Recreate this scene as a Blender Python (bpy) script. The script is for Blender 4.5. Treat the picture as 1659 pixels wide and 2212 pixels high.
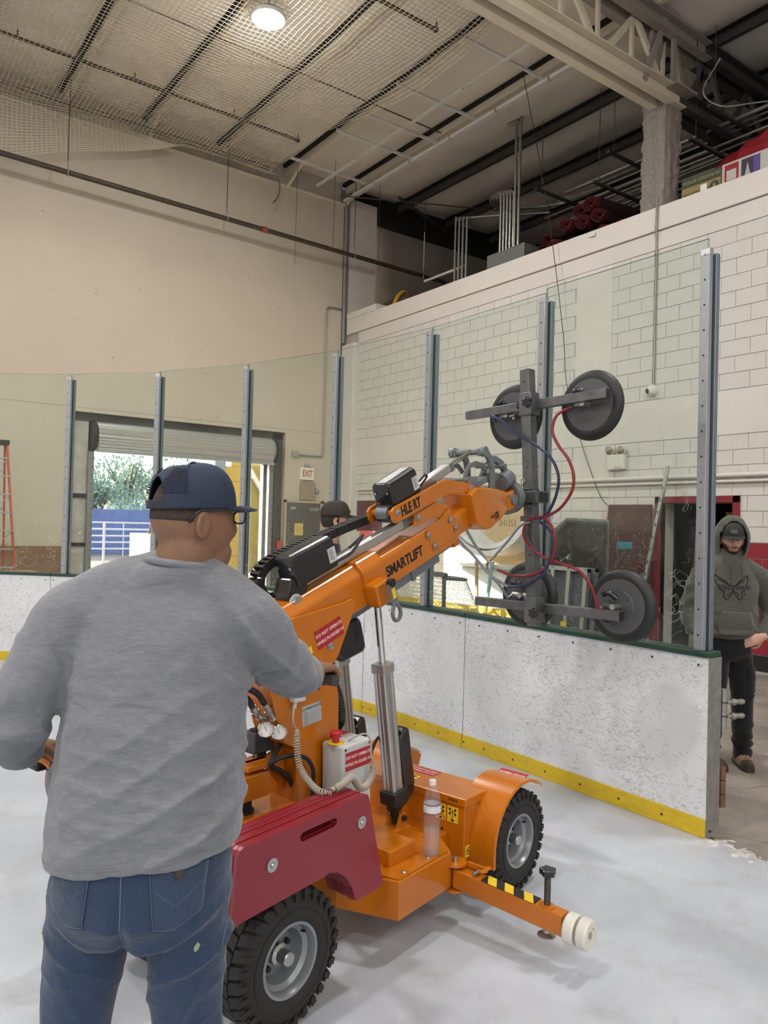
import bpy, bmesh, math, random
from mathutils import Vector, Matrix, noise, Euler
random.seed(7)
PI = math.pi
scene = bpy.context.scene
for o in list(bpy.data.objects):
    bpy.data.objects.remove(o, do_unlink=True)
COL = scene.collection

# ------------------------------------------------------------------ camera
H = 1.70
yaw, pitch, roll = math.radians(36.0), math.radians(0.95), math.radians(1.5)
fwd = Vector((math.sin(yaw)*math.cos(pitch), math.cos(yaw)*math.cos(pitch), math.sin(pitch)))
r0 = Vector((math.cos(yaw), -math.sin(yaw), 0)); u0 = r0.cross(fwd)
rt = r0*math.cos(roll)+u0*math.sin(roll); up = -r0*math.sin(roll)+u0*math.cos(roll)
cam = bpy.data.cameras.new('camera'); cam_o = bpy.data.objects.new('camera', cam); COL.objects.link(cam_o)
cam.sensor_fit = 'HORIZONTAL'; cam.sensor_width = 36.0; cam.lens = 36.0*1650/1659
cam.clip_start = 0.05; cam.clip_end = 300
cam_o.matrix_world = Matrix(((rt.x, up.x, -fwd.x, 0), (rt.y, up.y, -fwd.y, 0), (rt.z, up.z, -fwd.z, H), (0, 0, 0, 1)))
scene.camera = cam_o

# ------------------------------------------------------------------ world, sun, exposure
world = bpy.data.worlds.new('sky'); scene.world = world; world.use_nodes = True
nt = world.node_tree; nt.nodes.clear()
sky = nt.nodes.new('ShaderNodeTexSky'); sky.sky_type = 'NISHITA'; sky.sun_disc = False
sky.sun_elevation = math.radians(34); sky.sun_rotation = math.radians(-30); sky.air_density = 1.0; sky.dust_density = 2.5
bg = nt.nodes.new('ShaderNodeBackground'); bg.inputs['Strength'].default_value = 0.55
wo = nt.nodes.new('ShaderNodeOutputWorld')
nt.links.new(sky.outputs['Color'], bg.inputs['Color']); nt.links.new(bg.outputs['Background'], wo.inputs['Surface'])
sun = bpy.data.lights.new('sun', 'SUN'); sun.energy = 20.0; sun.angle = math.radians(0.6); sun.color = (1.0, 0.93, 0.80)
sun_o = bpy.data.objects.new('sun', sun); COL.objects.link(sun_o)
sun_dir = Vector((0.50, -1.0, -0.33)).normalized()          # low daylight that comes in through the roll-up door
sun_o.rotation_euler = sun_dir.to_track_quat('-Z', 'Y').to_euler()
LAMP_W = 188.0                                              # one high-bay lamp of the hall
LAMP_COL = (1.0, 0.985, 0.965)
scene.view_settings.view_transform = 'Standard'; scene.view_settings.look = 'None'
scene.view_settings.exposure = 0.0; scene.view_settings.gamma = 1.0
scene.view_settings.use_curve_mapping = False
scene.cycles.max_bounces = 7; scene.cycles.diffuse_bounces = 3; scene.cycles.glossy_bounces = 3; scene.cycles.transmission_bounces = 4
scene.cycles.caustics_reflective = False; scene.cycles.caustics_refractive = False

# ------------------------------------------------------------------ materials
def lin(c):
    if isinstance(c, str):
        c = [int(c[i:i+2], 16)/255 for i in (0, 2, 4)]
    return tuple(((v+0.055)/1.055)**2.4 if v > 0.04045 else v/12.92 for v in c)

class NT:
    def __init__(s, name):
        s.m = bpy.data.materials.new(name); s.m.use_nodes = True
        s.t = s.m.node_tree; s.t.nodes.clear()
        s.out = s.n('ShaderNodeOutputMaterial'); s.b = s.n('ShaderNodeBsdfPrincipled')
        s.l(s.b.outputs[0], s.out.inputs[0]); s.tc = None
    def n(s, k, **kw):
        x = s.t.nodes.new(k)
        for a, v in kw.items(): setattr(x, a, v)
        return x
    def l(s, a, b): s.t.links.new(a, b)
    def coord(s, scale=(1, 1, 1), kind='Object'):
        if not s.tc: s.tc = s.n('ShaderNodeTexCoord')
        mp = s.n('ShaderNodeMapping'); mp.inputs['Scale'].default_value = scale
        s.l(s.tc.outputs[kind], mp.inputs[0]); return mp.outputs[0]
    def noise(s, scale, detail=4, rough=0.55, stretch=(1, 1, 1), dist=0.0):
        x = s.n('ShaderNodeTexNoise'); x.inputs['Scale'].default_value = scale; x.inputs['Detail'].default_value = detail
        x.inputs['Roughness'].default_value = rough; x.inputs['Distortion'].default_value = dist
        s.l(s.coord(stretch), x.inputs['Vector']); return x.outputs['Fac']
    def ramp(s, fac, stops):
        x = s.n('ShaderNodeValToRGB'); cr = x.color_ramp
        while len(cr.elements) < len(stops): cr.elements.new(0.5)
        for e, (p, c) in zip(cr.elements, stops):
            e.position = p; e.color = (*c, 1) if len(c) == 3 else c
        s.l(fac, x.inputs[0]); return x.outputs[0]
    def mix(s, fac, a, b, mode='MIX'):
        x = s.n('ShaderNodeMix', data_type='RGBA', blend_type=mode)
        for sock, v in ((x.inputs[0], fac), (x.inputs[6], a), (x.inputs[7], b)):
            if hasattr(v, 'links'): s.l(v, sock)
            else: sock.default_value = v if not isinstance(v, tuple) or len(v) == 4 else (*v, 1)
        return x.outputs[2]
    def math(s, op, a, b=0.0):
        x = s.n('ShaderNodeMath', operation=op)
        for i, v in enumerate((a, b)):
            if hasattr(v, 'links'): s.l(v, x.inputs[i])
            else: x.inputs[i].default_value = v
        return x.outputs[0]
    def bump(s, h, strength=0.2, dist=0.02):
        x = s.n('ShaderNodeBump'); x.inputs['Strength'].default_value = strength; x.inputs['Distance'].default_value = dist
        s.l(h, x.inputs['Height']); s.l(x.outputs[0], s.b.inputs['Normal'])
    def schlick(s, f0, f1):
        lw = s.n('ShaderNodeLayerWeight'); return s.math('ADD', f0, s.math('MULTIPLY', s.math('POWER', lw.outputs['Facing'], 5.0), f1))
    def lines(s, scale, width, stretch, gate_scale, gate, dist=1.0):
        "thin broken scuff lines: iso-lines of a noise, kept only where another noise is high"
        nz = s.noise(scale, 2, 0.5, stretch, dist)
        d = s.math('ABSOLUTE', s.math('SUBTRACT', nz, 0.5))
        ln = s.math('LESS_THAN', d, width)
        g = s.math('GREATER_THAN', s.noise(gate_scale, 3, 0.6, stretch), gate)
        return s.math('MULTIPLY', ln, g)

MATS = {}
def mat(name, col, rough=0.5, metal=0.0, var=0.0, vscale=6.0, bump=0.0, bscale=80.0, stretch=(1, 1, 1), coat=0.0, emit=None, spec=0.5, dirt=None):
    if name in MATS: return MATS[name]
    t = NT(name); c = lin(col); b = t.b
    b.inputs['Roughness'].default_value = rough; b.inputs['Metallic'].default_value = metal
    b.inputs['Specular IOR Level'].default_value = spec
    b.inputs['Coat Weight'].default_value = coat; b.inputs['Coat Roughness'].default_value = 0.08
    b.inputs['Base Color'].default_value = (*c, 1)
    out = None
    if var > 0:
        nz = t.noise(vscale, 5, 0.6, stretch)
        out = t.ramp(nz, [(0.25, tuple(v*(1-var) for v in c)), (0.75, tuple(min(1, v*(1+var)) for v in c))])
    if dirt:
        dcol, dscale, dth = dirt
        g = t.ramp(t.noise(dscale, 6, 0.7), [(dth, (0, 0, 0)), (min(1, dth+0.14), (1, 1, 1))])
        out = t.mix(g, out if out is not None else (*c, 1), (*lin(dcol), 1))
    if out is not None: t.l(out, b.inputs['Base Color'])
    if bump > 0: t.bump(t.noise(bscale, 3, 0.6, stretch), bump, 0.004)
    if emit:
        b.inputs['Emission Color'].default_value = (*lin(emit[0]), 1); b.inputs['Emission Strength'].default_value = emit[1]
    MATS[name] = t.m; return t.m

# ------------------------------------------------------------------ mesh helpers
def frame(o, x, y=None, z=None):
    "matrix with origin o; x axis along x, then y or z as the second hint"
    x = Vector(x).normalized()
    if y is not None:
        z = x.cross(Vector(y)).normalized(); y = z.cross(x)
    else:
        y = Vector(z).cross(x).normalized(); z = x.cross(y)
    o = Vector(o)
    return Matrix(((x.x, y.x, z.x, o.x), (x.y, y.y, z.y, o.y), (x.z, y.z, z.z, o.z), (0, 0, 0, 1)))
def axis_frame(p, q):
    "matrix with z from p to q"
    z = (Vector(q)-Vector(p)).normalized()
    h = Vector((0, 0, 1)) if abs(z.z) < 0.9 else Vector((1, 0, 0))
    x = h.cross(z).normalized(); y = z.cross(x); p = Vector(p)
    return Matrix(((x.x, y.x, z.x, p.x), (x.y, y.y, z.y, p.y), (x.z, y.z, z.z, p.z), (0, 0, 0, 1)))
def spline(pts, n=8):
    pts = [Vector(p) for p in pts]
    P = [pts[0]*2-pts[1]]+pts+[pts[-1]*2-pts[-2]]
    out = []
    for i in range(1, len(P)-2):
        a, b, c, d = P[i-1], P[i], P[i+1], P[i+2]
        for k in range(n):
            t = k/n
            out.append(0.5*((2*b)+(c-a)*t+(2*a-5*b+4*c-d)*t*t+(3*b-a-3*c+d)*t*t*t))
    out.append(pts[-1]); return out

class MB:
    def __init__(s): s.v = []; s.f = []
    def add(s, vs, fs, m=None):
        o = len(s.v)
        s.v += [tuple(m @ Vector(v)) if m else tuple(v) for v in vs]
        s.f += [tuple(i+o for i in f) for f in fs]; return s
    def box(s, lo, hi, m=None):
        x0, y0, z0 = lo; x1, y1, z1 = hi
        return s.add([(x0, y0, z0), (x1, y0, z0), (x1, y1, z0), (x0, y1, z0), (x0, y0, z1), (x1, y0, z1), (x1, y1, z1), (x0, y1, z1)],
                     [(0, 3, 2, 1), (4, 5, 6, 7), (0, 1, 5, 4), (1, 2, 6, 5), (2, 3, 7, 6), (3, 0, 4, 7)], m)
    def cbox(s, c, d, m=None):
        return s.box([c[i]-d[i]/2 for i in range(3)], [c[i]+d[i]/2 for i in range(3)], m)
    def bar(s, p, q, w, h=None, hint=(0, 0, 1)):
        "square bar from p to q, w across, h along the hint"
        h = h or w; p = Vector(p); q = Vector(q); L = (q-p).length
        hv = Vector(hint)
        if abs((q-p).normalized().dot(hv)) > 0.98: hv = Vector((1, 0, 0))
        return s.box((0, -w/2, -h/2), (L, w/2, h/2), frame(p, q-p, z=hv))
    def prism(s, poly, a, b, m=None):
        "polygon in the xy plane of m, from z=a to z=b"
        n = len(poly)
        vs = [(x, y, a) for x, y in poly]+[(x, y, b) for x, y in poly]
        fs = [tuple(reversed(range(n))), tuple(range(n, 2*n))]+[(i, (i+1) % n, n+(i+1) % n, n+i) for i in range(n)]
        return s.add(vs, fs, m)
    def lathe(s, prof, seg=24, m=None, cap=True):
        "profile (r, z) turned about z of m"
        vs = []; fs = []; n = len(prof)
        for r, z in prof:
            for k in range(seg):
                a = 2*PI*k/seg; vs.append((r*math.cos(a), r*math.sin(a), z))
        for i in range(n-1):
            for k in range(seg):
                k2 = (k+1) % seg; fs.append((i*seg+k, i*seg+k2, (i+1)*seg+k2, (i+1)*seg+k))
        if cap:
            fs.append(tuple(reversed(range(seg)))); fs.append(tuple(range((n-1)*seg, n*seg)))
        return s.add(vs, fs, m)
    def cyl(s, p, q, r, r2=None, seg=16):
        L = (Vector(q)-Vector(p)).length
        return s.lathe([(r, 0), (r2 if r2 is not None else r, L)], seg, axis_frame(p, q))
    def ball(s, c, r, seg=16, sc=(1, 1, 1)):
        pr = [(max(1e-4, math.sin(PI*i/10))*r, -math.cos(PI*i/10)*r) for i in range(11)]
        return s.lathe(pr, seg, Matrix.Translation(c) @ Matrix.Diagonal((*sc, 1)))
    def tube(s, pts, r, seg=8, closed=False, cap=True):
        pts = [Vector(p) for p in pts]; n = len(pts); rr = r if isinstance(r, (list, tuple)) else [r]*n
        t = (pts[1]-pts[0]).normalized(); h = Vector((0, 0, 1)) if abs(t.z) < 0.9 else Vector((1, 0, 0))
        u = h.cross(t).normalized(); vs = []; fs = []
        for i in range(n):
            if closed: tt = pts[(i+1) % n]-pts[i-1]
            else: tt = pts[min(i+1, n-1)]-pts[max(i-1, 0)]
            tt.normalize(); u = (u-tt*u.dot(tt)).normalized(); w = tt.cross(u)
            for k in range(seg):
                a = 2*PI*k/seg; vs.append(pts[i]+(u*math.cos(a)+w*math.sin(a))*rr[i])
        m = n if closed else n-1
        for i in range(m):
            j = (i+1) % n
            for k in range(seg):
                k2 = (k+1) % seg; fs.append((i*seg+k, i*seg+k2, j*seg+k2, j*seg+k))
        if cap and not closed:
            fs.append(tuple(reversed(range(seg)))); fs.append(tuple(range((n-1)*seg, n*seg)))
        return s.add(vs, fs)
    def loft(s, rings, cap=True, closed_u=True):
        n = len(rings[0]); vs = [v for r in rings for v in r]; fs = []
        for i in range(len(rings)-1):
            for k in range(n if closed_u else n-1):
                k2 = (k+1) % n; fs.append((i*n+k, i*n+k2, (i+1)*n+k2, (i+1)*n+k))
        if cap and closed_u:
            fs.append(tuple(reversed(range(n)))); fs.append(tuple(range((len(rings)-1)*n, len(rings)*n)))
        return s.add(vs, fs)
    def mesh(s, name):
        me = bpy.data.meshes.new(name); me.from_pydata(s.v, [], s.f); me.update(); return me
    def build(s, name, m, parent=None, smooth=None, bevel=0.0, segs=2, mx=None, label=None):
        me = s.mesh(name); me.materials.append(m)
        bm = bmesh.new(); bm.from_mesh(me); bmesh.ops.recalc_face_normals(bm, faces=bm.faces); bm.to_mesh(me); bm.free()
        if smooth:
            me.polygons.foreach_set('use_smooth', [True]*len(me.polygons))
            me.set_sharp_from_angle(angle=math.radians(smooth))
        o = bpy.data.objects.new(name, me); COL.objects.link(o)
        if mx is not None: o.matrix_world = mx
        if parent: o.parent = parent
        if bevel:
            b = o.modifiers.new('bevel', 'BEVEL'); b.width = bevel; b.segments = segs; b.limit_method = 'ANGLE'; b.angle_limit = math.radians(35)
            b.harden_normals = False
        if label: o['label'] = label
        return o

def tag(o, label, cat, group=None, kind=None):
    o['label'] = label; o['category'] = cat
    if group: o['group'] = group
    if kind: o['kind'] = kind
    return o
def struct(o, label=None):
    o['kind'] = 'structure'
    if label: o['label'] = label
    return o
def thing(name, label, cat, loc=(0, 0, 0), rz=0.0, group=None):
    o = bpy.data.objects.new(name, None); COL.objects.link(o); o.empty_display_size = 0.1
    o.location = loc; o.rotation_euler = (0, 0, rz); return tag(o, label, cat, group)
def copy_tree(o, parent=None):
    c = o.copy(); COL.objects.link(c); c.parent = parent
    for ch in o.children: copy_tree(ch, c)
    return c
def share(name, src, parent, mx=None):
    "another object on the mesh of src"
    o = bpy.data.objects.new(name, src.data); COL.objects.link(o)
    for md in src.modifiers:
        if md.type == 'BEVEL':
            b = o.modifiers.new('bevel', 'BEVEL'); b.width = md.width; b.segments = md.segments; b.limit_method = 'ANGLE'; b.angle_limit = md.angle_limit
    if mx is not None: o.matrix_world = mx
    o.parent = parent; return o
def text(name, s, size, m, parent, mx, depth=0.0006, align='LEFT', sx=1.0, bold=0.0):
    cu = bpy.data.curves.new('txt', 'FONT'); cu.body = s; cu.size = size; cu.extrude = depth; cu.align_x = align; cu.align_y = 'CENTER'
    cu.offset = bold; cu.resolution_u = 3; cu.space_line = 0.95
    t = bpy.data.objects.new('txt', cu); COL.objects.link(t)
    dg = bpy.context.evaluated_depsgraph_get()
    me = bpy.data.meshes.new_from_object(t.evaluated_get(dg)); bpy.data.objects.remove(t, do_unlink=True); bpy.data.curves.remove(cu)
    me.name = name; me.materials.clear(); me.materials.append(m)
    o = bpy.data.objects.new(name, me); COL.objects.link(o)
    o.matrix_world = mx @ Matrix.Diagonal((sx, 1, 1, 1)); o.parent = parent
    return o
# ================================================================== THE SETTING
XB, YC, RC = 4.0, 4.9, 6.5           # inner face of the straight boards, start of the corner, corner radius
XR, YL = 9.4, 14.6                   # block wall, end wall
S1 = YC-2.38
def bpath(s, off=0.0):
    "point, tangent and outward normal on the board line; off is outward"
    if s < S1: p, t = Vector((XB, 2.38+s, 0)), Vector((0, 1, 0))
    else:
        th = (s-S1)/RC
        if th < PI/2: p, t = Vector((XB-RC+RC*math.cos(th), YC+RC*math.sin(th), 0)), Vector((-math.sin(th), math.cos(th), 0))
        else: p, t = Vector((XB-RC-(s-S1-RC*PI/2), YC+RC, 0)), Vector((-1, 0, 0))
    n = Vector((t.y, -t.x, 0)); return p+n*off, t, n

# ---- materials of the setting
def m_wall():
    t = NT('painted_wall'); c = lin('c9bdab')
    base = t.ramp(t.noise(0.5, 5, 0.6), [(0.3, tuple(v*0.93 for v in c)), (0.7, tuple(min(1, v*1.05) for v in c))])
    vo = t.n('ShaderNodeTexVoronoi'); vo.inputs['Scale'].default_value = 3.0; t.l(t.coord(), vo.inputs['Vector'])
    sp = t.math('MULTIPLY', t.math('LESS_THAN', vo.outputs['Distance'], 0.045), t.math('GREATER_THAN', t.noise(1.3, 2), 0.52))
    sc = t.lines(2.2, 0.004, (1, 1, 2.2), 1.7, 0.60, 0.6)
    c1 = t.mix(t.math('MULTIPLY', sp, 0.75), base, (*lin('6e655a'), 1)); c2 = t.mix(t.math('MULTIPLY', sc, 0.4), c1, (*lin('a79a88'), 1))
    t.l(c2, t.b.inputs['Base Color']); t.b.inputs['Roughness'].default_value = 0.7
    t.bump(t.noise(14, 4), 0.08, 0.01); return t.m
WALL = m_wall()
def m_block(name, col, scale=1.0):
    t = NT(name); c = lin(col)
    base = t.ramp(t.noise(0.8, 5, 0.65), [(0.3, tuple(v*0.94 for v in c)), (0.7, tuple(min(1, v*1.05) for v in c))])
    pits = t.ramp(t.noise(55, 3, 0.7), [(0.30, (0.75, 0.75, 0.75)), (0.40, (1, 1, 1))])
    t.l(t.mix(1.0, base, pits, 'MULTIPLY'), t.b.inputs['Base Color']); t.b.inputs['Roughness'].default_value = 0.75
    t.bump(t.noise(60, 4, 0.7), 0.35, 0.006); return t.m
BLOCK = m_block('white_block_paint', 'd6d1cb'); BLOCK_RED = m_block('red_block_paint', '8c2430'); BLOCK_BLACK = m_block('black_base_paint', '1d1c1e')
BAND = mat('white_smooth_paint', 'd8d2cb', 0.65, var=0.06, vscale=1.2, bump=0.12, bscale=20)
PARAPET = mat('parapet_paint', 'dcd5cd', 0.6, var=0.05, vscale=0.9, bump=0.06, bscale=14, dirt=('b5aaa0', 2.2, 0.66))
def m_ice():
    t = NT('white_ice'); 
    a = t.ramp(t.noise(0.9, 6, 0.65), [(0.30, lin('a9aeb6')), (0.55, lin('bbc0c8')), (0.8, lin('cbcfd6'))])
    g = t.ramp(t.noise(3.0, 6, 0.72, (1, 1, 1), 0.4), [(0.50, (0, 0, 0)), (0.74, (1, 1, 1))])
    b = t.mix(t.math('MULTIPLY', g, 0.55), a, (*lin('9b9896'), 1))
    pk = t.ramp(t.noise(0.55, 3, 0.5), [(0.60, (0, 0, 0)), (0.78, (1, 1, 1))])
    b = t.mix(t.math('MULTIPLY', pk, 0.24), b, (*lin('b98f95'), 1))
    vo = t.n('ShaderNodeTexVoronoi'); vo.inputs['Scale'].default_value = 16.0; t.l(t.coord(), vo.inputs['Vector'])
    sp = t.math('MULTIPLY', t.math('LESS_THAN', vo.outputs['Distance'], 0.05), t.math('GREATER_THAN', t.noise(2.3, 2), 0.58))
    b = t.mix(t.math('MULTIPLY', sp, 0.6), b, (*lin('6b6766'), 1))
    t.l(b, t.b.inputs['Base Color']); t.l(t.ramp(t.noise(4, 5), [(0.3, (0.28,)*3), (0.7, (0.55,)*3)]), t.b.inputs['Roughness'])
    t.bump(t.noise(5, 6, 0.7), 0.10, 0.01); return t.m
ICE = m_ice()
def m_conc():
    t = NT('worn_concrete')
    a = t.ramp(t.noise(1.6, 7, 0.7), [(0.3, lin('6f6862')), (0.55, lin('938a80')), (0.8, lin('b3aaa0'))])
    g = t.ramp(t.noise(3.5, 6, 0.75, (1, 2, 1), 1.0), [(0.62, (0, 0, 0)), (0.74, (1, 1, 1))])
    a = t.mix(t.math('MULTIPLY', g, 0.7), a, (*lin('4a433e'), 1))
    s = t.lines(0.9, 0.003, (1, 1, 1), 0.5, 0.40, 0.3); a = t.mix(t.math('MULTIPLY', s, 0.7), a, (*lin('4d4641'), 1))
    t.l(a, t.b.inputs['Base Color']); t.b.inputs['Roughness'].default_value = 0.6; t.bump(t.noise(9, 6, 0.7), 0.25, 0.02); return t.m
CONC = m_conc()
FABRIC = mat('roof_insulation_vinyl', 'efe6d8', 0.55, var=0.06, vscale=0.8, bump=0.30, bscale=5.0, dirt=('a08f72', 0.9, 0.74))
CREAM = mat('cream_painted_steel', 'ded3bd', 0.5, var=0.05, vscale=3, dirt=('a3937a', 4, 0.70))
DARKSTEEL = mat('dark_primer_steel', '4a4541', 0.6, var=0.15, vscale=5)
BLACKIRON = mat('black_iron_pipe', '4d4238', 0.5, 0.3, var=0.25, vscale=8)
GALV = mat('galvanised_steel', 'a9adb1', 0.38, 0.75, var=0.12, vscale=30)
CONDUIT = mat('conduit_steel', '9c9a96', 0.35, 0.7, var=0.1, vscale=20)
WHITESTEEL = mat('white_painted_steel', 'dcd8d0', 0.45, var=0.03)
DRYWALL = mat('taped_drywall', '8f857a', 0.85, var=0.14, vscale=1.6, stretch=(1.4, 1, 0.25))
GREYPAINT = mat('grey_wall_paint', '8d8a84', 0.7, var=0.05)
BLACKHOLE = mat('flat_black', '1b1917', 0.9, var=0.2)  # plain near-black for eave strip, jamb trims and purlin gap strips

# ---- floors
pts = [(XB, -30), (XB, 2.38)]+[tuple(bpath(S1+RC*PI/2*i/40)[0][:2]) for i in range(41)]+[(-23, YC+RC), (-23, -30)]
struct(MB().prism(pts, -0.03, 0.0).build('floor_ice', ICE), 'white scuffed ice sheet')
struct(MB().box((-24, -46, -0.3), (18, YL+0.3, -0.031)).build('floor', CONC), 'worn brown-grey concrete outside the boards')

cr_ = MB(); rr_ = random.Random(11)
for k in range(520):
    y_ = 2.36-4.5*rr_.random()**1.6; x_ = XB+rr_.gauss(0.03, 0.05); s_ = rr_.uniform(0.004, 0.026)
    cr_.lathe([(s_*rr_.uniform(0.7, 1.1), 0), (s_*rr_.uniform(0.5, 0.9), s_*0.22), (s_*0.25, s_*0.36)], 7, Matrix.Translation((x_, y_, -0.031 if x_ > XB else -0.001)) @ Matrix.Rotation(rr_.random()*6, 4, 'Z') @ Matrix.Diagonal((1.0, rr_.uniform(1.0, 2.4), 1, 1)))
q_ = cr_.build('ice_crust', mat('dirty_ice_crumbs', 'bdbbb8', 0.6, var=0.35, vscale=14), smooth=60); q_['kind'] = 'stuff'; q_['label'] = 'dirty crumbled ice along the rink edge in the gateway'; q_['category'] = 'ice'

# ---- end wall with the roll-up door opening
def wall_boxes(y0, y1, ox0, ox1, oz, xa, xb, zt):
    m = MB(); m.box((xa, y0, -0.03), (ox0, y1, zt)); m.box((ox1, y0, -0.03), (xb, y1, zt)); m.box((ox0, y0, oz), (ox1, y1, zt)); return m
w = wall_boxes(YL, YL+0.35, 3.55, 7.93, 3.63, -24, 9.27, 8.95)
w.box((-24, YL+0.06, 8.95), (9.27, YL+0.35, 9.6))
wl = struct(w.build('wall_left', WALL))
struct(wall_boxes(YL+0.35, YL+0.5, 3.92, 7.60, 2.96, -24, 9.4, 9.6).build('wall_left_outer', GREYPAINT))
struct(MB().box((-24, YL-0.05, 8.90), (9.27, YL, 8.955)).build('trim_1', CREAM), 'cream ledge along the top of the end wall')
struct(MB().box((-24, YL-0.002, 3.70), (9.0, YL+0.001, 3.712)).build('trim_2', mat('wall_seam', 'a99f8f', 0.8)))
# grey recessed strip with its conduit, and the white pier at the corner
struct(MB().box((9.20, YL+0.02, 0), (9.42, YL+0.3, 9.3)).build('wall_corner_recess', GREYPAINT))
struct(MB().box((9.42, YL-0.06, 5.9), (10.14, YL+0.1, 9.1)).build('wall_pier', mat('pier_paint', 'd3cbc0', 0.7, var=0.05)))
struct(MB().box((9.27, 14.05, 0), (9.44, YL-0.05, 5.72)).build('wall_corner_pilaster', BAND, bevel=0.02))
struct(MB().box((10.14, YL+0.25, 5.9), (18, YL+0.4, 9.6)).build('wall_drywall', DRYWALL))
struct(MB().box((9.44, YL+0.12, 8.80), (18, YL+0.26, 9.5)).build('trim_3', BLACKHOLE), 'black eave strip above the drywall')
# plywood wainscot left of the door
struct(MB().box((-6, YL-0.02, 0), (3.50, YL, 1.16)).build('trim_4', mat('brown_plywood', '8d6a49', 0.65, var=0.15, vscale=3, stretch=(1, 1, 3), dirt=('c2b09a', 3, 0.68))), 'brown plywood wainscot')

# ---- block wall: backing, bands, blocks as pieces
wr = MB()
DY0, DY1, DZ = 5.30, 6.35, 2.10
wr.box((XR+0.008, -46, -0.03), (XR+0.3, DY0, 6.0)); wr.box((XR+0.008, DY1, -0.03), (XR+0.3, YL, 6.0)); wr.box((XR+0.008, DY0, DZ), (XR+0.3, DY1, 6.0))
wright = struct(wr.build('wall_right', mat('mortar_white', 'b7b1aa', 0.8, var=0.08, vscale=3)), 'white painted block wall with smooth concrete bands')
struct(MB().box((XR-0.045, -46, 5.965), (XR+0.3, YL-0.1, 6.30)).build('wall_parapet', PARAPET, bevel=0.008), 'smooth white parapet in front of the storage loft')
struct(MB().box((XR-0.055, 13.35, 6.30), (XR+0.25, YL-0.1, 6.44)).build('trim_5', PARAPET, bevel=0.006))
def part(o, parent): o.parent = parent; return o
part(MB().box((XR-0.012, -46, 5.70), (XR+0.05, YL-0.55, 5.955)).build('beam_band', BAND, bevel=0.004), wright)
part(MB().box((XR-0.004, -46, 2.985), (XR+0.05, YL-0.55, 3.565)).build('smooth_band', BAND, bevel=0.004), wright)
part(MB().box((XR-0.006, 7.25, 2.20), (XR+0.05, 7.93, 2.98)).build('plaster_panel', BAND), wright)
part(MB().box((XR-0.006, 7.25, 3.57), (XR+0.05, 7.93, 5.695)).build('plaster_panel', BAND), wright)
blk = []
def course(z0, h, off, red):
    y = 14.05-off
    if off > 0.2: blk.append((14.05-0.199, 14.05, z0+0.0045, z0+h-0.0045, 0))
    while y > 3.4:
        a, b = max(y-0.402, 3.3), y-0.004
        cuts = [(7.25, 7.93, 2.2, 5.7), (DY0-0.09, DY1+0.09, -1, DZ+0.09)]
        segs = [(a, b)]
        for c0, c1, cz0, cz1 in cuts:
            if z0+h > cz0+0.02 and z0 < cz1-0.02:
                ns = []
                for p, q in segs:
                    if q <= c0 or p >= c1: ns.append((p, q))
                    else:
                        if p < c0-0.05: ns.append((p, c0))
                        if q > c1+0.05: ns.append((c1, q))
                segs = ns
        for p, q in segs: blk.append((p, q, z0+0.0045, z0+h-0.0045, red if p < 7.0 else 0))
        y -= 0.406
for i in range(10): course(3.57+i*0.2128, 0.2128, 0.203*(i % 2), 0)
for i in range(7): course(1.595+i*0.198, 0.198, 0.203*(i % 2), 0)
for i in range(7): course(0.20+i*0.199, 0.199, 0.203*(i % 2), 1)
course(0.0, 0.2, 0.1, 2)
blk.sort(key=lambda b: b[0]-(0 if b[4] == 0 else -2.0 if b[0] > 5.2 else 0))
cache = {}
BM = (BLOCK, BLOCK_RED, BLOCK_BLACK)
rest = [MB(), MB(), MB()]
for i, (p, q, z0, z1, red) in enumerate(blk):
    if i < 295:
        key = (round(q-p, 3), round(z1-z0, 3), red); dx = random.uniform(-0.0015, 0.0015)
        if key not in cache:
            o = MB().box((-0.001, 0, 0), (0.02, q-p, z1-z0)).build('block', BM[red]); cache[key] = o
            o.location = (XR+dx, p, z0); o.parent = wright
        else:
            share('block', cache[key], wright, Matrix.Translation((XR+dx, p, z0)))
    else: rest[red].box((XR-0.001, p, z0), (XR+0.02, q, z1))
for k, r in enumerate(rest):
    if r.v:
        o = r.build('far_blocks', BM[k], wright); o['kind'] = 'stuff'
# hall shell out of view
SH = mat('hall_shell', 'c4bbad', 0.8)
struct(MB().box((-24.3, -46, -0.3), (-24, YL+0.5, 9.6)).build('wall_far', SH)); struct(MB().box((-24.3, -46.3, -0.3), (18.3, -46, 9.6)).build('wall_back', SH))
struct(MB().box((18, -46, -0.3), (18.3, YL+0.5, 9.6)).build('wall_loft_back', mat('dark_loft_wall', '4a4640', 0.9)))
struct(MB().box((XR+0.3, -46, 5.75), (18, YL+0.3, 5.95)).build('floor_loft', mat('loft_plywood', '6b5f52', 0.8, var=0.1)))
struct(MB().box((-24.3, -46.3, 9.62), (18.3, YL+0.5, 9.8)).build('roof_deck', DARKSTEEL))

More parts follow.
